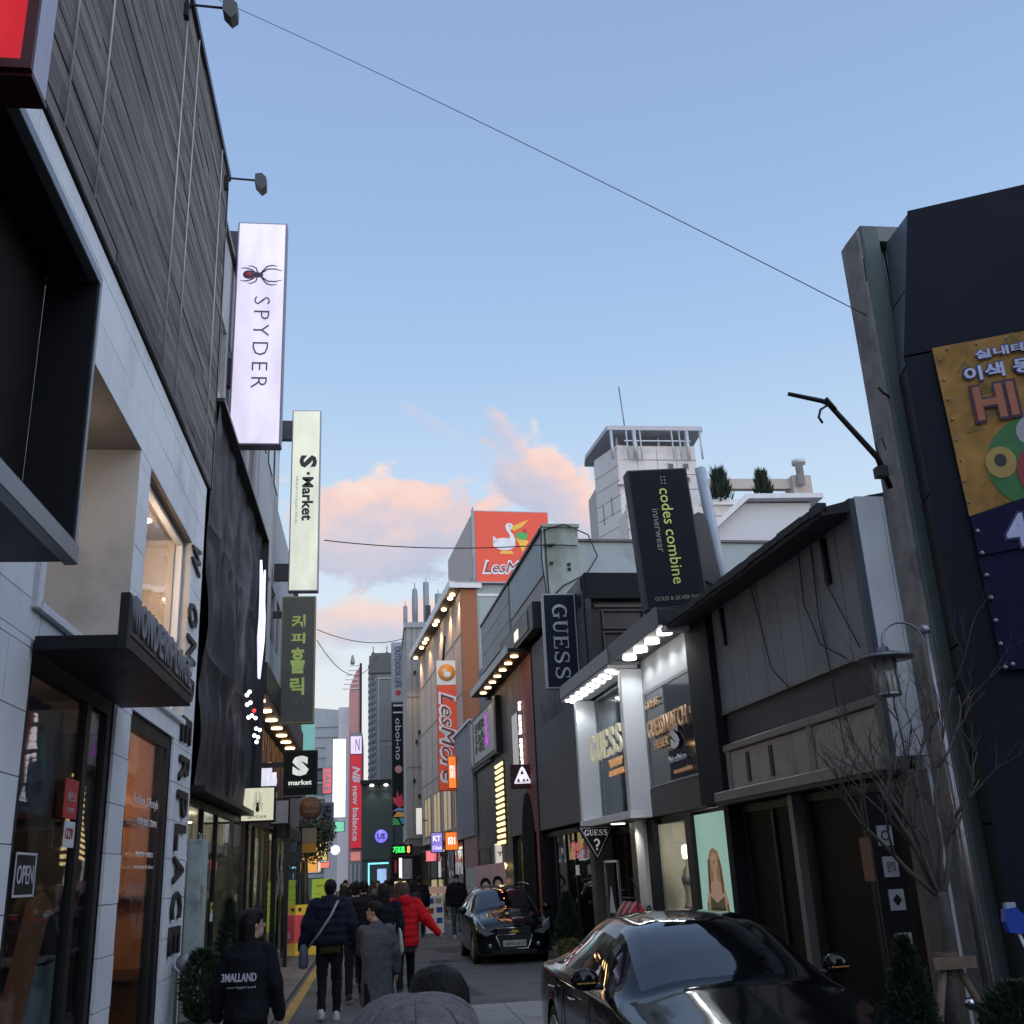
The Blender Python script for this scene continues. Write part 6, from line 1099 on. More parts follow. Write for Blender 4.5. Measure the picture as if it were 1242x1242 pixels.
def car_shell(T, ST, bands, wheels, wr, NS=8, NT=6):
    """ST: stations (y,w,z_sill,z_belt,z_top,w_top,drop); bands(s,t) -> part name; s station index, t profile index"""
    G_ = []
    for (y, w, zs, zb, zt, wt, dr) in ST:
        G_.append([(w*.90, y, zs), (w*.985, y, zs+.10), (w, y, (zs+zb)/2+.02), (w*.99, y, zb-.10), (w*.94, y, zb), (wt, y, zt-dr), (wt*.62, y, zt-dr*.28), (wt*.3, y, zt-.006), (0, y, zt)])
    rows = [dense(r_, NT) for r_ in G_]; cols = list(zip(*rows)); cols = [dense(list(c), NS) for c in cols]   # cols[t][s]
    nt_, ns_ = len(cols), len(cols[0]); parts = {}
    for side in (1, -1):
        for t in range(nt_-1):
            for s in range(ns_-1):
                q_ = [cols[t][s], cols[t][s+1], cols[t+1][s+1], cols[t+1][s]]
                c = [sum(p[k] for p in q_)/4 for k in range(3)]
                if t < NT*3.4 and any((c[1]-wy)**2+(c[2]-wz)**2 < wr*wr for wy, wz in wheels): continue
                out = []
                for p in q_:   # pull the cut onto the wheel-arch circle
                    p = list(p)
                    if t < NT*3.4:
                        for wy, wz in wheels:
                            dd = math.hypot(p[1]-wy, p[2]-wz)
                            if dd < wr*1.0+.05 and dd > .01: p[1] = wy+(p[1]-wy)*(wr)/dd; p[2] = wz+(p[2]-wz)*(wr)/dd
                    out.append((p[0]*side, p[1], p[2]))
                nm = bands((s+.5)/NS, (t+.5)/NT)
                key = (nm, side if nm in ('side_window', 'rear_side_window', 'headlight', 'tail_light', 'chrome_line', 'window_trim') else 0)
                mb_ = parts.setdefault(key, MB()); mb_.add(out, [(0, 1, 2, 3) if side < 0 else (3, 2, 1, 0)], True)
    mats = {'body': paint, 'windshield': car_glass, 'side_window': car_glass, 'rear_side_window': car_glass, 'rear_window': car_glass, 'headlight': headl, 'tail_light': M('tail_red', (.25, .01, .015), .2, coat=1), 'window_trim': trim, 'chrome_line': chrome, 'pillar': paint}
    R_ = {}
    for (nm, sd_), mb_ in parts.items():
        me = mb_.mesh(mats[nm]); bm = bmesh.new(); bm.from_mesh(me); bmesh.ops.remove_doubles(bm, verts=bm.verts, dist=.0008)
        if nm not in ('body',):
            bmesh.ops.recalc_face_normals(bm, faces=bm.faces[:]) 
        bm.to_mesh(me); bm.free(); me.polygons.foreach_set('use_smooth', [True]*len(me.polygons))
        o = bpy.data.objects.new(nm, me); link(o, T); R_[nm, sd_] = o
    # front and rear caps
    for st, nm in ((0, 'front_bumper'), (ns_-1, 'rear_bumper')):
        ring = [cols[t][st] for t in range(nt_)]; pts = [(-x, y, z) for x, y, z in ring]+[(x, y, z) for x, y, z in reversed(ring[:-1])]
        mb_ = MB(); mb_.add(pts, [tuple(range(len(pts)))]); mb_.obj(nm, paint, T)
    return R_, cols
def wheel(T, x, y, z, r, w, side):
    R90 = Matrix.Rotation(PI/2, 3, 'Y'); m_ = MB(); m_.lathe((x, y, z), [(r*.7, -w/2), (r*.95, -w/2), (r, -w*.35), (r, w*.35), (r*.95, w/2), (r*.7, w/2)], 28, R90); o = m_.obj('wheel', tyre, T)
    m_ = MB(); xs = x+side*w*.42; m_.lathe((xs, y, z), [(0, -.01), (r*.2, -.01), (r*.2, .01), (0, .01)], 12, R90)
    for k in range(7): a = k*2*PI/7; m_.tube([(xs, y+r*.15*math.cos(a), z+r*.15*math.sin(a)), (xs, y+r*.68*math.cos(a), z+r*.68*math.sin(a))], .022, 6)
    m_.lathe((x+side*w*.40, y, z), [(r*.62, -.03), (r*.71, -.03), (r*.71, .02), (r*.66, .02)], 28, R90); m_.obj('rim', rimm, o)
    m_ = MB(); m_.lathe((x-side*.02, y, z), [(0, -.02), (r*.68, -.02), (r*.68, .02), (0, .02)], 20, R90); m_.obj('brake_disc', trim, o)
    return o
def arch(T, wheels, r, x, sh):
    for wy, wz in wheels:
        for s in (-1, 1):
            m_ = MB(); P = [(s*x, wy+r*math.cos(math.radians(a)), wz+r*math.sin(math.radians(a))) for a in range(-10, 191, 10)]; Q = [(s*(x-.32), p[1], p[2]) for p in P]
            m_.add(P+Q, [(i, i+1, len(P)+i+1, len(P)+i) for i in range(len(P)-1)]+[tuple(range(2*len(P)-1, len(P)-1, -1))]); m_.obj('wheel_arch_liner', trim, T)
# ---- nearest car: black fastback saloon, nose towards the camera
T = thing('parked_saloon', 'glossy black saloon car parked nose towards the camera at the lower right', 'car', (2.60, 6.25, 0), math.radians(1.5))
old = FR[0]; FR[0] = WM[T]
S1 = [(.0, .62, .30, .52, .60, .45, .02), (.10, .80, .22, .62, .70, .55, .03), (.38, .88, .20, .70, .79, .60, .04), (.9, .925, .19, .78, .87, .64, .05), (1.42, .93, .19, .85, .955, .66, .06), (1.62, .93, .19, .88, 1.0, .68, .07), (1.95, .93, .19, .90, 1.19, .65, .09), (2.3, .93, .19, .92, 1.345, .60, .09), (2.6, .93, .19, .93, 1.40, .585, .09), (3.0, .93, .19, .935, 1.425, .58, .09), (3.5, .93, .20, .94, 1.39, .56, .09), (4.0, .92, .22, .945, 1.25, .55, .08), (4.45, .90, .26, .95, 1.08, .60, .05), (4.72, .86, .30, .93, 1.03, .62, .04), (4.86, .74, .38, .86, .95, .55, .03)]
def b1(s, t):
    if 5.15 < s < 7.7 and t > 5.05: return 'windshield'
    if 10.15 < s < 12.1 and t > 5.1: return 'rear_window'
    if 4.12 < t < 4.88:
        if 7.0 < s+ (4.88-t)*1.6 and s < 8.55 and s > 6.1: return 'side_window'
        if 8.75 < s < 9.95: return 'rear_side_window'
        if 10.08 < s < 11.1 - (t-4.12)*.9: return 'rear_side_window'
    if 4.0 < t < 4.12 and 6.0 < s < 11.3: return 'chrome_line'
    if (8.55 <= s <= 8.75 or 9.95 <= s <= 10.08) and 4.12 < t < 4.9: return 'window_trim'
    if .6 < s < 2.6 and 3.3 < t < 4.6 and s < 2.9-.2*(t-3.3): return 'headlight' if s < 1.9 else 'body'
    if s > 12.5 and 2.9 < t < 4.3: return 'tail_light'
    return 'body'
W1 = [(.92, .33), (3.85, .33)]; R_, _ = car_shell(T, S1, b1, W1, .37)
for wy, wz in W1:
    for s in (-1, 1): wheel(T, s*.80, wy, wz, .33, .22, s)
arch(T, W1, .37, .90, 0)
box('underbody', T, trim, -.72, .72, .2, 4.7, .20, .32)
for s in (-1, 1):
    m_ = MB(); m_.ell((s*1.0, 2.05, 1.01), (.11, .06, .08), 14, 8); o = m_.obj('wing_mirror', paint, T); m_ = MB(); m_.tube([(s*.86, 2.06, .95), (s*.96, 2.06, .96)], .022, 8); m_.obj('stalk', trim, o); box('indicator', o, M('indicator', (.4, .2, .05), .2), s*1.0-.07, s*1.0+.07, 1.985, 1.992, .985, .995)
    for (a, z) in ((2.75, .80), (3.6, .82)): m_ = MB(); m_.tube([(s*.942, a, z), (s*.962, a+.05, z), (s*.962, a+.17, z), (s*.942, a+.22, z)], .011, 6); m_.obj('door_handle', chrome, T)
    for (a, b_) in ((2.33, 2.33), (3.32, 3.32)): m_ = MB(); m_.tube([(s*.93, a, .3), (s*.945, a, .6), (s*.93, a, .86)], .004, 4); m_.obj('door_gap', trim, T)

m_ = MB(); m_.ell((0, 3.7, 1.40), (.02, .08, .05), 8, 6); m_.obj('antenna_fin', paint, T); box('interior_mirror', T, trim, -.1, .1, 2.22, 2.25, 1.18, 1.24)
box('grille', T, trim, -.34, .34, -.03, .02, .40, .60, .02); box('number_plate', T, plate_m, -.26, .26, -.045, -.031, .36, .46); FR[0] = old
# ---- farther car: small black hatchback
T = thing('parked_hatchback', 'small black hatchback with a gold grille emblem parked up the street', 'car', (2.84, 22.75, 0), math.radians(1.5))
old = FR[0]; FR[0] = WM[T]
S2 = [(.0, .60, .24, .60, .70, .42, .03), (.10, .74, .18, .70, .80, .52, .04), (.35, .79, .17, .80, .90, .58, .05), (.75, .80, .17, .90, .99, .62, .06), (.95, .80, .17, .93, 1.04, .64, .07), (1.3, .80, .17, .95, 1.27, .60, .09), (1.65, .80, .17, .97, 1.45, .56, .09), (2.1, .80, .17, .985, 1.51, .55, .09), (2.7, .80, .18, 1.0, 1.51, .54, .09), (3.2, .79, .2, 1.02, 1.44, .53, .09), (3.5, .77, .25, 1.0, 1.15, .54, .06), (3.6, .70, .32, .8, .9, .5, .03)]
def b2(s, t):
    if 4.2 < s < 6.5 and t > 5.05: return 'windshield'
    if 4.12 < t < 4.88 and 5.2 < s < 8.8: return 'side_window' if s < 7.1 else 'rear_side_window'
    if 9.2 < s < 9.9 and t > 5.1: return 'rear_window'
    if .7 < s < 3.0 and 3.2+.15*s < t < 4.5: return 'headlight'
    if s > 9.6 and 3 < t < 4.6: return 'tail_light'
    return 'body'
W2 = [(.68, .29), (3.0, .29)]; car_shell(T, S2, b2, W2, .33)
for wy, wz in W2:
    for s in (-1, 1): wheel(T, s*.69, wy, wz, .29, .19, s)
arch(T, W2, .33, .77, 0); box('underbody', T, trim, -.62, .62, .15, 3.5, .16, .28)
for s in (-1, 1):
    m_ = MB(); m_.ell((s*.93, 1.2, 1.03), (.10, .05, .075), 12, 7); m_.obj('wing_mirror', paint, T)
    m_ = MB(); m_.ell((s*.50, .02, .36), (.055, .03, .055), 12, 8); m_.obj('fog_lamp', headl, T)
    m_ = MB(); m_.prism([(s*.40, .60), (s*.60, .66), (s*.76, .86), (s*.74, .66), (s*.60, .55)], (0, .12, 0), X_, Z_, (0, -.13, 0)); m_.obj('headlight', headl, T)
    m_ = MB(); m_.tube([(s*.62, 1.6, 1.50), (s*.60, 2.2, 1.535), (s*.58, 2.9, 1.53)], .012, 6); m_.obj('roof_rail', chrome, T)
m_ = MB(); m_.prism([(-.34, .68), (.34, .68), (.34, .58), (-.34, .58)], (0, .0, 0), X_, Z_, (0, -.03, 0)); m_.prism([(-.36, .55), (.36, .55), (.27, .30), (-.27, .30)], (0, .0, 0), X_, Z_, (0, -.03, 0)); m_.obj('grille', trim, T)
for P in ([(-.36, -.035, .69), (.36, -.035, .69)], [(-.36, -.035, .565), (.36, -.035, .565)], [(-.38, -.035, .55), (-.28, -.035, .29), (.28, -.035, .29), (.38, -.035, .55)]): m_ = MB(); m_.tube(P, .010, 6); m_.obj('grille_trim', chrome, T)
gd = M('gold_emblem', (.55, .38, .10), .3, metal=.7, em=.05); m_ = MB(); m_.prism([(-.10, -.02), (-.045, -.02), (-.045, -.038), (.03, -.038), (.045, -.02), (.10, -.02), (.085, .02), (.045, .02), (.045, .038), (-.03, .038), (-.045, .02), (-.085, .02)], (0, -.04, .62), X_, Z_, (0, -.012, 0)); m_.obj('emblem', gd, T)
pl = box('number_plate', T, plate_m, -.24, .24, -.055, -.041, .335, .455, .004); text('lettering', pl, black_let, '30어 3131', (0, -.057, .395), 'cam', .40, .07, .003, .02)
for s in (-.4, .05): m_ = MB(); m_.tube([(s, 1.0, 1.045), (s+.35, 1.2, 1.19)], .007, 5); m_.obj('wiper', trim, T)
box('air_intake', T, trim, -.45, .45, -.012, .01, .20, .27); FR[0] = old
# ================================================================ people
skin = M('skin', (.42, .25, .18), .55, var=.06); hair_m = M('black_hair', (.007, .006, .006), .5, spec=.2, var=.3, bump=.6, bsc=90, stretch=(1, 1, .15)); brown_hair = M('brown_hair', (.035, .018, .012), .5, var=.3, bump=.5, bsc=90, stretch=(1, 1, .15))
def cloth(n, c, **k): return M('cloth_'+n, c, .95, spec=.12, var=.14, bump=k.pop('bump', .5), bsc=k.pop('bsc', 45), sc=4, **k)
BLK = cloth('black', (.012, .013, .018)); NAVY = cloth('navy', (.014, .018, .032)); GREY = cloth('grey', (.085, .09, .10)); RED = cloth('red', (.50, .012, .02)); JEAN = cloth('jean', (.035, .05, .085)); OLIVE = cloth('olive', (.07, .055, .03)); DGREY = cloth('dark_grey', (.035, .036, .042)); WHITE = cloth('white', (.42, .42, .44)); BROWN = cloth('brown', (.06, .035, .022))
SHOE_W = M('shoe_white', (.45, .45, .47), .6); SHOE_B = M('shoe_black', (.012, .012, .012), .5)
def person(label, loc, face, H=1.72, top=BLK, legs=BLK, shoe=SHOE_B, hair='short', hm=None, coat=.62, puff=1.0, step=.16, armL=(.0, .03), armR=(.0, .03), head=(0, 0), lean=0., bag=None, vx=.016, hood=False, group=None, cat='person', stripe=False, under=None, detail=True, feet=True):
    """local frame: facing +y. arm = (forward swing, outward) of the hand; coat = hem height as share of H"""
    k = H/1.75; hm = hm or hair_m
    t = thing('person', label, cat, (loc[0], loc[1], loc[2] if len(loc) > 2 else 0), math.radians(face), group); old = FR[0]; FR[0] = WM[t] @ Matrix.Scale(k, 4)
    hip, kz = .92, .49
    def J(s): # hip, knee, ankle, toe for side s
        f = s*step; return Vector((s*.09, 0, hip)), Vector((s*.095, f*.75+.03, kz)), Vector((s*.095, f*1.3-(.05 if f < 0 else -.02), .09+(.05 if f < 0 else 0))), None
    sh = lambda s: Vector((s*.185, lean*.9, 1.42))
    def arm(s):
        fw, ou = (armR if s > 0 else armL); a = sh(s); e_ = a+Vector((s*(.05+ou*.5), fw*.35-.03, -.27)); w_ = e_+Vector((s*(ou*.6), fw*.8+.06, -.235+abs(fw)*.5)); return a, e_, w_
    hc = Vector((-head[0]*.0003, .02+lean*1.2+.02, 1.625)); hd = Matrix.Rotation(math.radians(head[0]), 3, 'Z') @ Matrix.Rotation(math.radians(-head[1]), 3, 'X')
    hp = lambda x, y, z: hc+hd @ Vector((x, y, z))
    b_ = MB(); b_.loft([(0, 0, .86, .15, .10), (0, 0, .95, .155, .105), (0, lean*.3, 1.08, .13, .09), (0, lean*.6, 1.25, .155, .105), (0, lean*.85, 1.38, .165, .10), (0, lean*.95, 1.45, .11, .075), (0, lean, 1.48, .06, .06)])
    b_.cap((0, lean*.9, 1.42), .06, hc+Vector((0, -.02, -.06)), .052)
    b_.ell(hc+hd @ Vector((0, -.01, .02)), (.075, .094, .105), 18, 12, hd); b_.ell(hp(0, .03, -.055), (.052, .055, .06), 14, 9, hd)
    b_.ell(hp(0, .092, -.012), (.011, .018, .022), 8, 6, hd); b_.ell(hp(0, .078, -.05), (.022, .012, .008), 8, 6, hd)
    for s in (-1, 1):
        b_.ell(hp(s*.076, -.005, .0), (.010, .018, .030), 8, 6, hd)
        h_, kn, an, _ = J(s); b_.cap(h_, .082, kn, .052); b_.cap(kn, .052, an, .036); b_.cap(an, .04, an+Vector((0, .15, -.045)), .03)
        a, e_, w_ = arm(s); b_.cap(a, .052, e_, .040); b_.cap(e_, .040, w_, .027)
        d = (w_-e_).normalized(); b_.ell(w_+d*.055, (.028, .034, .045), 10, 7)
        for f in range(4): o_ = Vector((0, (f-1.5)*.016, 0)); q0 = w_+d*.085+o_; L_ = (.062, .072, .068, .052)[f]; q1 = q0+d*L_*.55; q2 = q1+(d+Vector((-s*.5, .15, 0))).normalized()*L_*.45; b_.cap(q0, .0085, q1, .008, 6); b_.cap(q1, .008, q2, .0068, 6)
        q0 = w_+d*.03+Vector((0, .028, 0)); b_.cap(q0, .011, q0+d*.03+Vector((-s*.01, .02, 0)), .0095, 6); b_.cap(q0+d*.03+Vector((-s*.01, .02, 0)), .0095, q0+d*.055+Vector((-s*.018, .022, 0)), .008, 6)
    remesh(b_, 'body', skin, t, (.008 if detail else .014)*k, 3)
    if detail:
        for s in (-1, 1):
            e = MB(); e.ell(hp(s*.030, .079, .015), (.013, .007, .006), 10, 6, hd); e.obj('eye', M('eye_dark', (.02, .015, .012), .2), t)
            e = MB(); e.tube([hp(s*.014, .088, .034), hp(s*.032, .086, .040), hp(s*.05, .074, .034)], .004, 5); e.obj('eyebrow', hm, t)
    # trousers
    p = MB(); p.loft([(0, 0, .84, .16, .115), (0, 0, 1.0, .165, .12)]) 
    for s in (-1, 1): h_, kn, an, _ = J(s); p.cap(h_, .098, kn, .070); p.cap(kn, .070, an+Vector((0, 0, .02)), .058)
    remesh(p, 'trousers', legs, t, vx*k, 3)
    for s in (-1, 1):
        an = J(s)[2]; z0 = an.z-.09; f_ = MB(); f_.loft([(an.x, an.y+.05, z0+.0, .048, .135), (an.x, an.y+.05, z0+.03, .050, .138), (an.x, an.y+.035, z0+.07, .044, .11), (an.x, an.y-.0, z0+.11, .042, .06)], 14); f_.obj('shoe', shoe, t)
        f_ = MB(); f_.loft([(an.x, an.y+.05, z0-.0, .052, .142), (an.x, an.y+.05, z0+.018, .052, .142)], 14); f_.obj('shoe_sole', SHOE_W if shoe == SHOE_W else M('sole_grey', (.2, .2, .2), .8), t)
        if stripe: h_, kn, an, _ = J(s); q_ = MB(); q_.tube([h_+Vector((s*.1, 0, -.1)), kn+Vector((s*.075, 0, 0)), an+Vector((s*.06, 0, .03))], .012, 5); q_.obj('trouser_stripe', WHITE, t)
    # coat / jacket
    hem = coat*1.75; P_ = puff; c = MB()
    R0 = [(0, 0, hem, .175*P_, .135*P_), (0, 0, hem+.05, .185*P_, .145*P_), (0, lean*.3, 1.05, .178*P_, .135*P_), (0, lean*.6, 1.25, .19*P_, .145*P_), (0, lean*.85, 1.38, .19*P_, .135*P_), (0, lean*.95, 1.455, .125*P_, .095), (0, lean, 1.50, .075, .072)]
    c.loft(R0, 20)
    for s in (-1, 1):
        a, e_, w_ = arm(s); c.cap(a+Vector((-s*.02, 0, -.015)), .078*P_, e_, .064*P_); c.cap(e_, .064*P_, w_+(w_-e_)*.0, .050*P_)
        if P_ > 1.1:
            for q in range(4): c.ell(a.lerp(e_, q/3.5), .083*P_, 10, 7)
    if P_ > 1.1:
        for q in range(5): zq = hem+.06+q*.1; c.loft([(0, lean*(zq-hem)*.6, zq-.03, .18*P_, .14*P_), (0, lean*(zq-hem)*.6, zq+.02, .198*P_, .155*P_), (0, lean*(zq-hem)*.6, zq+.06, .18*P_, .14*P_)], 20)
    if hood: c.ell((0, lean-.10, 1.47), (.13, .09, .10)); c.ell((0, lean-.06, 1.50), (.125, .11, .06))
    else: c.loft([(0, lean, 1.46, .085, .08), (0, lean+.01, 1.53, .07, .068)])
    remesh(c, 'jacket', top, t, vx*k, 4)
    if hood and detail:
        q_ = MB(); q_.tube([(.10*math.cos(math.radians(a)), lean-.02+.085*math.sin(math.radians(a)), 1.53) for a in range(-180, 181, 20)], .028, 7); q_.obj('hood_lining', under or DGREY, t)
    if under and not hood: q_ = MB(); q_.loft([(0, 0, hem-.13, .165*P_, .13*P_), (0, 0, hem+.02, .17*P_, .132*P_)], 20); q_.obj('jumper', under, t)
    if under and hood: q_ = MB(); q_.loft([(0, 0, hem-.10, .170, .135), (0, 0, hem+.03, .172, .137)], 20); q_.obj('jumper', under, t)
    # hair
    h2 = MB(); h2.ell(hp(0, -.022, .045), (.088, .098, .098), 18, 12, hd); h2.ell(hp(0, .02, .085), (.078, .075, .055), 16, 9, hd)
    if hair in ('long', 'mid'):
        L_ = .30 if hair == 'long' else .15
        for (x, y, r) in ((0, -.075, .06), (.045, -.06, .045), (-.045, -.06, .045), (.07, -.03, .028), (-.07, -.03, .028)): h2.cap(hp(x, y, .03), r, hp(x*1.25, y-.03, -L_), r*.72)
    elif hair == 'short':
        h2.ell(hp(0, -.06, -.01), (.072, .05, .07), 14, 9, hd)
        for s in (-1, 1): h2.ell(hp(s*.07, -.01, .03), (.014, .035, .04), 8, 6, hd)
    remesh(h2, 'hair', hm, t, .010*k if detail else .016*k, 3)
    if bag:
        bc, kind_ = bag
        q_ = MB()
        if kind_ == 'cross': 
            q_.tube([(.10, lean-.145*P_, 1.46), (.02, -.155*P_, 1.3), (-.12, -.15*P_, 1.1), (-.20*P_, -.06, .9)], .016, 6); q_.tube([(.10, lean-.145*P_, 1.46), (.12, .02, 1.50), (.0, .145*P_, 1.3), (-.18*P_, .08, .95)], .016, 6); st_ = q_.obj('bag_strap', M('strap_pale', (.34, .37, .42), .7), t)
            q_ = MB(); q_.loft([(-.24*P_, -.04, .66, .05, .13), (-.24*P_, -.04, .70, .065, .15), (-.24*P_, -.04, .88, .06, .145), (-.24*P_, -.04, .95, .03, .12)], 14); q_.obj('bag', bc, t)
        else:
            q_.tube([(.17, -.11, 1.1), (.185, -.05, 1.47), (.19, .09, 1.1)], .012, 6); q_.obj('bag_strap', bc, t); q_ = MB(); q_.loft([(.25, -.03, .74, .03, .14), (.26, -.03, .8, .05, .17), (.25, -.03, 1.05, .035, .17), (.24, -.03, 1.12, .012, .165)], 14); q_.obj('bag', bc, t)
    FR[0] = old; return t
# nearest group (face angle 0 = walking away)
HOOD = person('young woman in a black top with white lettering on the back', (-.98, 8.9), -12, 1.60, BLK, BLK, hair='long', head=(-55, -4), lean=.03, puff=1.04, coat=.50, hood=False, vx=.013)
old = FR[0]; FR[0] = WM[HOOD]; text('lettering', HOOD, white_let, '3MALLAND', (0, -.185, 1.13), (X_, Vector((0, .05, 1))), .27, .06, .006, .02); text('lettering', HOOD, white_let, 'original', (.02, -.185, 1.06), (X_, Vector((0, .05, 1))), .22, .018, .005); FR[0] = old
person('man in a thick black parka with a pale shoulder strap, walking away', (-.62, 15.6), 0, 1.79, NAVY, BLK, SHOE_W, 'short', coat=.53, puff=1.42, hood=True, under=OLIVE, bag=(cloth('bag_grey', (.10, .12, .15)), 'cross'), step=.05, armL=(0, .12), armR=(0, .12))
person('person in black with a white trouser stripe walking half hidden behind the parka man', (-.30, 17.6), 0, 1.74, BLK, BLK, SHOE_B, 'short', coat=.55, puff=1.15, step=.2, stripe=True, under=GREY)
person('short-haired woman in a long grey coat, head turned left', (.02, 12.6), 4, 1.53, GREY, BLK, SHOE_B, 'short', head=(75, -10), lean=.08, coat=.30, puff=1.1, armL=(.75, -.12), armR=(.0, .02), vx=.013)
person('woman in a bright red padded hooded jacket and black trousers walking away', (.47, 17.8), 0, 1.69, RED, BLK, SHOE_B, 'mid', hm=brown_hair, coat=.44, puff=1.25, hood=True, under=DGREY, armL=(.05, .08), armR=(-.1, .28), step=.18)
person('long-haired woman in black with a pale tote bag beside the red jacket', (.12, 16.4), 0, 1.70, BLK, BLK, SHOE_B, 'long', coat=.45, puff=1.15, bag=(cloth('tote', (.36, .38, .34)), 'tote'), step=.12)
person('person in a black coat walking beyond the parka man, seen over his shoulder', (-.20, 20.2), 0, 1.74, BLK, BLK, hair='short', coat=.5, puff=1.2, step=.14)
person('person in a grey scarf and dark coat just beyond the parka man', (-.52, 18.9), 0, 1.68, DGREY, BLK, hair='mid', coat=.5, puff=1.15, step=.1, hood=True, under=GREY)
person('man in black jacket and blue jeans walking towards the camera', (2.40, 32.6, .0), 180, 1.76, BLK, JEAN, SHOE_W, 'short', coat=.50, puff=1.3, step=.12, vx=.02, hood=True)
person('man in a long black coat beside the white box stand', (1.36, 34), 0, 1.76, BLK, BLK, hair='short', coat=.38, puff=1.15, vx=.02, step=.08)
# the two closest heads at the bottom edge
T = person('person in a grey wool cap at the bottom edge of the view', (.082, 2.42), 0, 1.535, GREY, BLK, hair='short', coat=.4, puff=1.1, vx=.012, head=(0, -8))
old = FR[0]; FR[0] = WM[T]
wool = M('wool_tweed', (.27, .255, .26), .95, spec=.15, var=.35, sc=45, bump=1.0, bsc=160)
c_ = Vector((0, .03, 1.50)); m_ = MB(); N_, K_ = 48, 12; vs = []; fs = []
for i in range(K_+1):
    ph = PI*.5*i/K_
    for j in range(N_):
        a = 2*PI*j/N_; seam = 1-.05*max(0, 1-abs(((a*8/(2*PI)+.5) % 1)-.5)/.10)*math.sin(ph)
        r = .142*math.sin(ph)**.85*seam; vs.append((c_.x+r*math.cos(a), c_.y+r*1.12*math.sin(a), c_.z-.02+.080*math.cos(ph)*seam+.010*math.sin(a*3+.6)*math.sin(ph)))
for i in range(K_):
    for j in range(N_): fs.append((i*N_+j, (i+1)*N_+j, (i+1)*N_+(j+1) % N_, i*N_+(j+1) % N_))
m_.add(vs, fs, True); vs2 = [(x, y, z-.035) if k_ >= 0 else None for k_, (x, y, z) in enumerate(vs[-N_:])]; m_.add(vs[-N_:]+[(c_.x+(x-c_.x)*.93, c_.y+(y-c_.y)*.93, z-.03) for x, y, z in vs[-N_:]], [(j, N_+j, N_+(j+1) % N_, (j+1) % N_) for j in range(N_)], True)
cap_ = m_.obj('wool_cap', wool, T); 
for s in range(8):
    a = 2*PI*(s+.0)/8; m_ = MB(); m_.tube([(c_.x+.142*math.sin(PI*.5*q/10)**.85*math.cos(a)*.975, c_.y+.142*1.12*math.sin(PI*.5*q/10)**.85*math.sin(a)*.975, c_.z-.02+.0785*math.cos(PI*.5*q/10)*.985+.010*math.sin(a*3+.6)*math.sin(PI*.5*q/10)) for q in range(1, 11)], .0014, 5); m_.obj('cap_seam', M('seam_dark', (.10, .095, .10), .95), cap_)
FR[0] = old
person('dark-haired person just in front of the grey wool cap at the bottom edge', (.155, 2.78), 0, 1.575, BLK, BLK, hair='short', coat=.45, puff=1.1, vx=.014)
# crowd beyond: four bodies reused
protos = [person('walker in a white jacket facing the camera, standing tallest in the far left crowd', (-.95, 36), 180, 1.74, WHITE, BLK, hair='short', coat=.5, puff=1.1, vx=.024, detail=False, group=None),
          person('walker in a dark coat in the far crowd, left of the green sign', (-.62, 30), 0, 1.66, DGREY, BLK, hair='mid', coat=.42, puff=1.1, vx=.024, detail=False),
          person('walker in brown with long hair behind the red jacket', (.55, 27), 0, 1.64, BROWN, BLK, hair='long', hm=brown_hair, coat=.45, puff=1.1, vx=.024, detail=False),
          person('walker in a lilac-grey top left of the red jacket', (.20, 24), 0, 1.60, cloth('lilac_grey', (.13, .12, .15)), BLK, hair='mid', hm=brown_hair, coat=.5, puff=1.1, vx=.024, detail=False)]
finish()
def copy_tree(o, label, loc, rz, sc=1):
    c = o.copy(); COL.objects.link(c); c['label'] = label; c['group'] = 'walkers in the far crowd'; c.location = loc; c.rotation_euler = (0, 0, math.radians(rz)); c.scale = (sc,)*3
    for ch in [x for x in bpy.data.objects if x.parent == o]: d = ch.copy(); COL.objects.link(d); d.parent = c
for (i, x, y, rz, sc, lab) in [(1, -.25, 26, 5, 1.03, 'walker in a dark coat just above the tall black-dressed pair'), (1, .95, 29, -6, 1.0, 'walker in a dark coat between the red jacket and the black-coated man'), (2, -.35, 33, 0, 1.04, 'walker in brown left of centre in the far crowd'), (3, .1, 38, 180, 1.05, 'walker in lilac grey facing the camera under the purple round sign'), (1, .62, 41, 0, 1.07, 'walker in a dark coat before the cyan-edged entrance'), (2, 1.0, 44, 180, 1.05, 'walker in brown facing the camera before the yellow kiosk'),
                               (0, -1.35, 52, 180, 1.0, 'walker in a white jacket farthest up the street'), (1, -.8, 48, 180, 1.02, 'walker in a dark coat facing the camera far up the left side'), (2, -.1, 50, 0, 1.05, 'walker in brown far up the middle of the street'), (1, .35, 34, 0, 1.02, 'walker in a dark coat under the red vertical sign'), (1, -1.2, 41, 0, .98, 'walker in a dark coat near the green A-frame board'), (3, .8, 60, 0, 1.0, 'walker in lilac grey far up under the digital sign')]:
    copy_tree(protos[i], lab, (x, y, 0), rz, sc)
for p in protos: p['group'] = 'walkers in the far crowd'
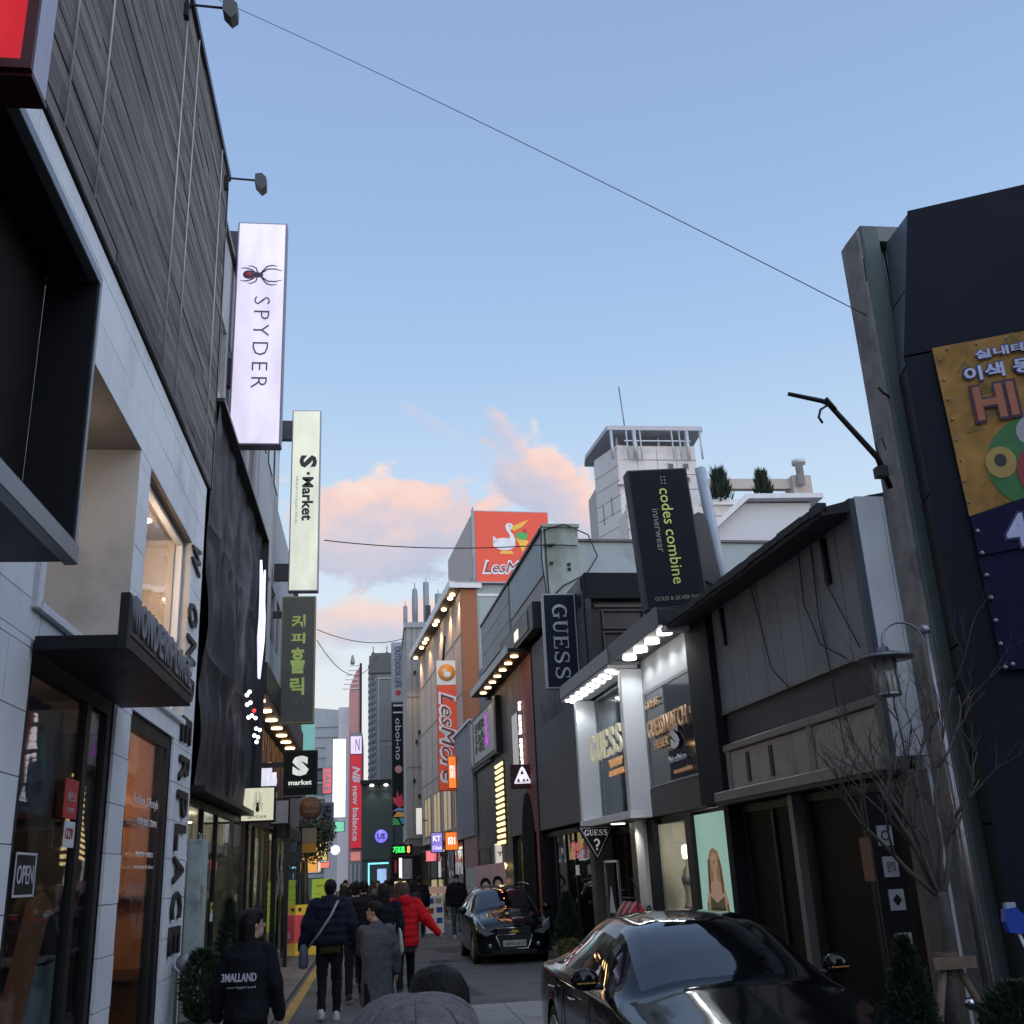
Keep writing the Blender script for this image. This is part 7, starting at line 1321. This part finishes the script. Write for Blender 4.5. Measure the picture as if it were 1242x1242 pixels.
# white display box and small board on the right footway
T = thing('display_case', 'white box stand with blue and red squares on the right footway', 'stand', (1.95, 36, 0)); box('body', T, M('case_white', (.45, .45, .42), .6, em=.08, emc=(1, 1, .9)), 1.66, 2.22, 36, 36.4, .0, 1.15, .01)
for (x, z, c) in ((1.7, .9, 'b'), (1.95, .9, 'y'), (1.7, .6, 'r'), (1.98, .62, 'b'), (1.7, .3, 'y'), (1.98, .3, 'b')): box('square_print', T, M('sq_'+c, {'b': (.02, .09, .35), 'r': (.45, .03, .03), 'y': (.4, .35, .2)}[c], .6), x, x+.2, 35.985, 36.0, z, z+.17)
box('header_board', T, M('pink_board', (.5, .3, .25), .6, em=.15, emc=(1, .6, .5)), 1.72, 2.4, 36.1, 36.15, 1.2, 1.42)
T = thing('portrait_board', 'pink board with two dark-haired portrait faces tilted behind the hatchback', 'poster board', (3.35, 30, 0)); pkb = M('board_pink', (.50, .36, .37), .6)
RT = Matrix.Rotation(math.radians(-6), 4, 'Y'); old = FR[0]; FR[0] = FR[0] @ Matrix.Translation((3.3, 29.6, 0)) @ RT; box('board', T, pkb, -.42, .42, 0, .04, .95, 2.0, .004); box('leg', T, black_paint, -.36, -.32, .0, .04, 0, .95); box('leg', T, black_paint, .32, .36, .0, .04, 0, .95)
for x in (-.17, .17):
    q_ = MB(); q_.prism([(x+.15*math.cos(math.radians(a)), 1.48+.20*math.sin(math.radians(a))) for a in range(-50, 231, 20)], (0, -.003, 0), X_, Z_, (0, -.006, 0)); q_.obj('hair_print', hair_m, T); q_ = MB(); q_.prism(oval(x, 1.44, .095, .135), (0, -.010, 0), X_, Z_, (0, -.004, 0)); q_.obj('face_print', M('face_pink', (.55, .40, .36), .6), T)
FR[0] = old
# ================================================================ plants
leafm = [M('conifer_dark', (.022, .042, .020), .7, var=.3, rnd=.1), M('conifer_mid', (.035, .062, .028), .7, var=.3)]
def shrub(label, c, h, r, n, tub=True, name='potted_shrub', shape='cone', mats=leafm, group='small evergreens in tubs', leaf=.03):
    t = thing(name, label, 'shrub', c, 0, group); m_ = MB(); x0, y0, z0 = c
    for i in range(n):
        u = random.random(); z = u**1.2*h; R = r*((1-z/h)**.7*.95+.06) if shape == 'cone' else r*math.sqrt(max(.05, 1-(2*z/h-1)**2)); R *= .85+.3*noise.noise((z*6/h, i % 7, 0))
        a = random.random()*2*PI; rr = R*math.sqrt(random.uniform(.25, 1.1)); p = Vector((x0+rr*math.cos(a), y0+rr*math.sin(a), z0+z)); d = Vector((math.cos(a), math.sin(a), random.uniform(.2, 1.6))).normalized(); s_ = d.cross(Vector((random.random()-.5, random.random()-.5, random.random()))).normalized(); L_ = leaf*random.uniform(.7, 1.6)
        m_.cur = 0 if random.random() < .6 else 1; m_.add([p-s_*L_*.22, p+d*L_, p+s_*L_*.22, p-d*L_*.3], [(0, 1, 2, 3)])
    m_.obj('foliage', mats, t); m_ = MB(); m_.tube([(x0, y0, z0-.05), (x0, y0, z0+h*.8)], .018, 6); m_.obj('stem', M('bark', (.07, .055, .045), .9, bump=.6, bsc=40), t)
    if tub: m_ = MB(); m_.lathe((x0, y0, 0), [(r*.75, 0), (r*.95, z0), (r*.85, z0), (r*.8, z0-.04), (0, z0-.04)], 18); m_.obj('tub', M('tub_grey', (.11, .105, .10), .8, dirt=.3), t)
    return t
shrub('cone-shaped evergreen shrub in front of the bare tree, right of the black saloon', (3.70, 7.5, .35), .88, .27, 5200, leaf=.035); shrub('round evergreen shrub at the lower right corner under the blue brush', (4.36, 7.3, .3), .62, .30, 5200, shape='ball', leaf=.035); shrub('evergreen shrub between the hatchback and the saloon beside the dark shopfront', (3.72, 21.3, .4), .95, .34, 3500, leaf=.05)
shrub('leafy shrub against the dark glass beside the white pier', (-1.95, 13.2, .35), .75, .28, 2600, shape='ball', leaf=.05); shrub('tall dark shrub behind the hooded woman', (-2.0, 15.7, .3), 1.3, .28, 3000, leaf=.05); shrub('small green shrub in a tub before the glass porch', (-2.02, 19.6, .4), 1.0, .25, 2600, leaf=.05)
shrub('low yellow-leaved shrub in front of the evergreen by the dark shopfront', (3.55, 20.3, .2), .35, .28, 900, shape='ball', mats=[M('yellow_leaf', (.16, .15, .05), .7, var=.4), leafm[1]], leaf=.05)
for (x, y, z, h, lab) in ((21.05, 57.3, 22.7, 2.8, 'spiky dark shrub on the roof terrace, larger and nearer the tower'), (23.8, 57.3, 23.0, 2.2, 'smaller spiky dark shrub on the roof terrace, nearer the chimney')):
    t = thing('roof_shrub', lab, 'shrub', (x, y, z)); m_ = MB()
    for i in range(900):
        a = random.random()*2*PI; u = random.random(); rr = random.random()**.6*h*.27*(1-u*.7); p = Vector((x+rr*math.cos(a), y+rr*math.sin(a), z+u*h*.62)); d = Vector((math.cos(a)*.45, math.sin(a)*.45, 1)).normalized(); s_ = d.cross(Vector((random.random()-.5, random.random()-.5, 0))).normalized(); L_ = h*.16*random.uniform(.6, 1.7); m_.add([p-s_*.05, p+d*L_, p+s_*.05], [(0, 1, 2)])
    m_.obj('foliage', M('conifer_black', (.016, .028, .016), .8), t); m_ = MB(); m_.tube([(x, y, z-.1), (x, y, z+h*.4)], .06, 6); m_.obj('trunk', M('bark'), t)
t = thing('street_tree', 'leafy dim tree above the far left shopfronts under the dark letters', 'tree', (-2.2, 37, 0)); m_ = MB()
for i in range(2600):
    cx = random.choice(((-2.4, 37, 3.2), (-2.0, 37.4, 2.9), (-2.7, 36.6, 3.5), (-1.9, 38, 3.4))); v = Vector((random.gauss(0, 1), random.gauss(0, 1), random.gauss(0, 1))).normalized()*random.random()**.4*.6; p = Vector(cx)+v; s_ = Vector((random.random()-.5, random.random()-.5, random.random()-.5)).normalized(); d = s_.cross(v).normalized(); m_.add([p-s_*.04, p+d*.06, p+s_*.04, p-d*.06], [(0, 1, 2, 3)])
m_.obj('crown', M('dull_leaf', (.07, .07, .035), .8, var=.4), t); m_ = MB(); m_.tube([(-2.2, 37, 0), (-2.25, 37, 1.5), (-2.3, 37, 3)], [.09, .07, .04], 8); m_.obj('trunk', M('bark'), t)
# bare tree with stakes
t = thing('bare_tree', 'leafless young street tree tied to three wooden stakes at the right', 'tree', (4.28, 8.0, 0)); m_ = MB(); rt = random.Random(5)
def branch(p, d, L_, r, lv, tgt):
    P = [p]; n = 5
    for i in range(n):
        d = (d+Vector((rt.uniform(-.21, .21), rt.uniform(-.21, .21), rt.uniform(-.06, .14)))).normalized(); P.append(P[-1]+d*L_/n)
    tgt.tube(P, [r*(1-.55*i/n) for i in range(n+1)], 6 if lv < 2 else 4)
    if lv < 4:
        for i in range(3 if lv < 3 else 2):
            k_ = rt.uniform(.25, 1.0); q_ = P[min(n, max(1, int(round(k_*n))))]; a = rt.uniform(0, 2*PI); sp = rt.uniform(.35, .8)
            branch(q_, (d+Vector((math.cos(a)*sp, math.sin(a)*sp, .12))).normalized(), L_*rt.uniform(.5, .78), r*.52, lv+1, tgt)
bark = M('grey_bark', (.085, .075, .07), .9, var=.3, bump=.8, bsc=50); m_.tube([(4.28, 8, 0), (4.27, 8, .8), (4.33, 8, 1.2), (4.32, 8, 1.5)], [.07, .055, .05, .045], 10); m_.obj('trunk', bark, t); m_ = MB()
for (dx, dy, dz, L_) in ((-.55, -.1, .9, .95), (-.15, .3, 1, 1.0), (.35, -.2, 1, 1.0), (.65, .2, .75, .85), (-.8, .2, .6, .8), (-.3, -.35, 1.0, .9)): branch(Vector((4.32, 8, 1.45)), Vector((dx, dy, dz)).normalized(), L_, .024, 0, m_)
m_.obj('branches', bark, t); stk = M('stake_wood', (.16, .12, .085), .85, var=.25, sc=8)
for (dx, dy) in ((-.35, -.2), (.4, -.1), (.05, .4)): m_ = MB(); m_.tube([(4.28+dx*1.2, 8+dy, 0), (4.28+dx*.08, 8+dy*.1, 1.05)], .03, 8); o = m_.obj('stake', stk, t)
box('stake_bar', t, stk, 4.12, 4.46, 7.90, 7.95, .96, 1.04); m_ = MB(); m_.lathe((4.28, 8, .98), [(.085, 0), (.095, .03), (.085, .09)], 14); m_.obj('tie', M('rope', (.10, .06, .045), .9), t)
box('planting_grate', t, M('iron'), 3.9, 4.66, 7.6, 8.4, .0, .02)
# blue brush and low tap
t = thing('cleaning_brush', 'blue-headed brush with a white handle leaning at the right edge', 'brush', (4.4, 7.2, 0)); m_ = MB(); m_.tube([(4.52, 7.05, .62), (4.34, 7.10, 1.27)], .011, 8); m_.obj('handle', M('handle_white', (.6, .62, .65), .4), t); m_ = MB(); m_.prism([(-.05, -.02), (.05, -.03), (.075, .09), (.03, .14), (-.05, .13), (-.065, .05)], (4.325, 7.08, 1.27), X_, Z_, (0, .06, 0)); m_.obj('head', M('brush_blue', (.01, .06, .38), .4), t); m_ = MB(); m_.box(4.29, 4.36, 7.09, 7.13, 1.38, 1.44); m_.obj('bristles', M('bristle', (.35, .4, .5), .8), t)
t = thing('wall_vent', 'small silver pipe cowl on the foot of the concrete pillar', 'vent', (4.6, 8.25, .5)); m_ = MB(); m_.ell((4.62, 8.35, .66), (.07, .05, .05)); m_.obj('cowl', chrome, t); m_ = MB(); m_.tube([(4.66, 8.4, .1), (4.65, 8.38, .64)], .02, 6); m_.obj('pipe', grey_metal, t)
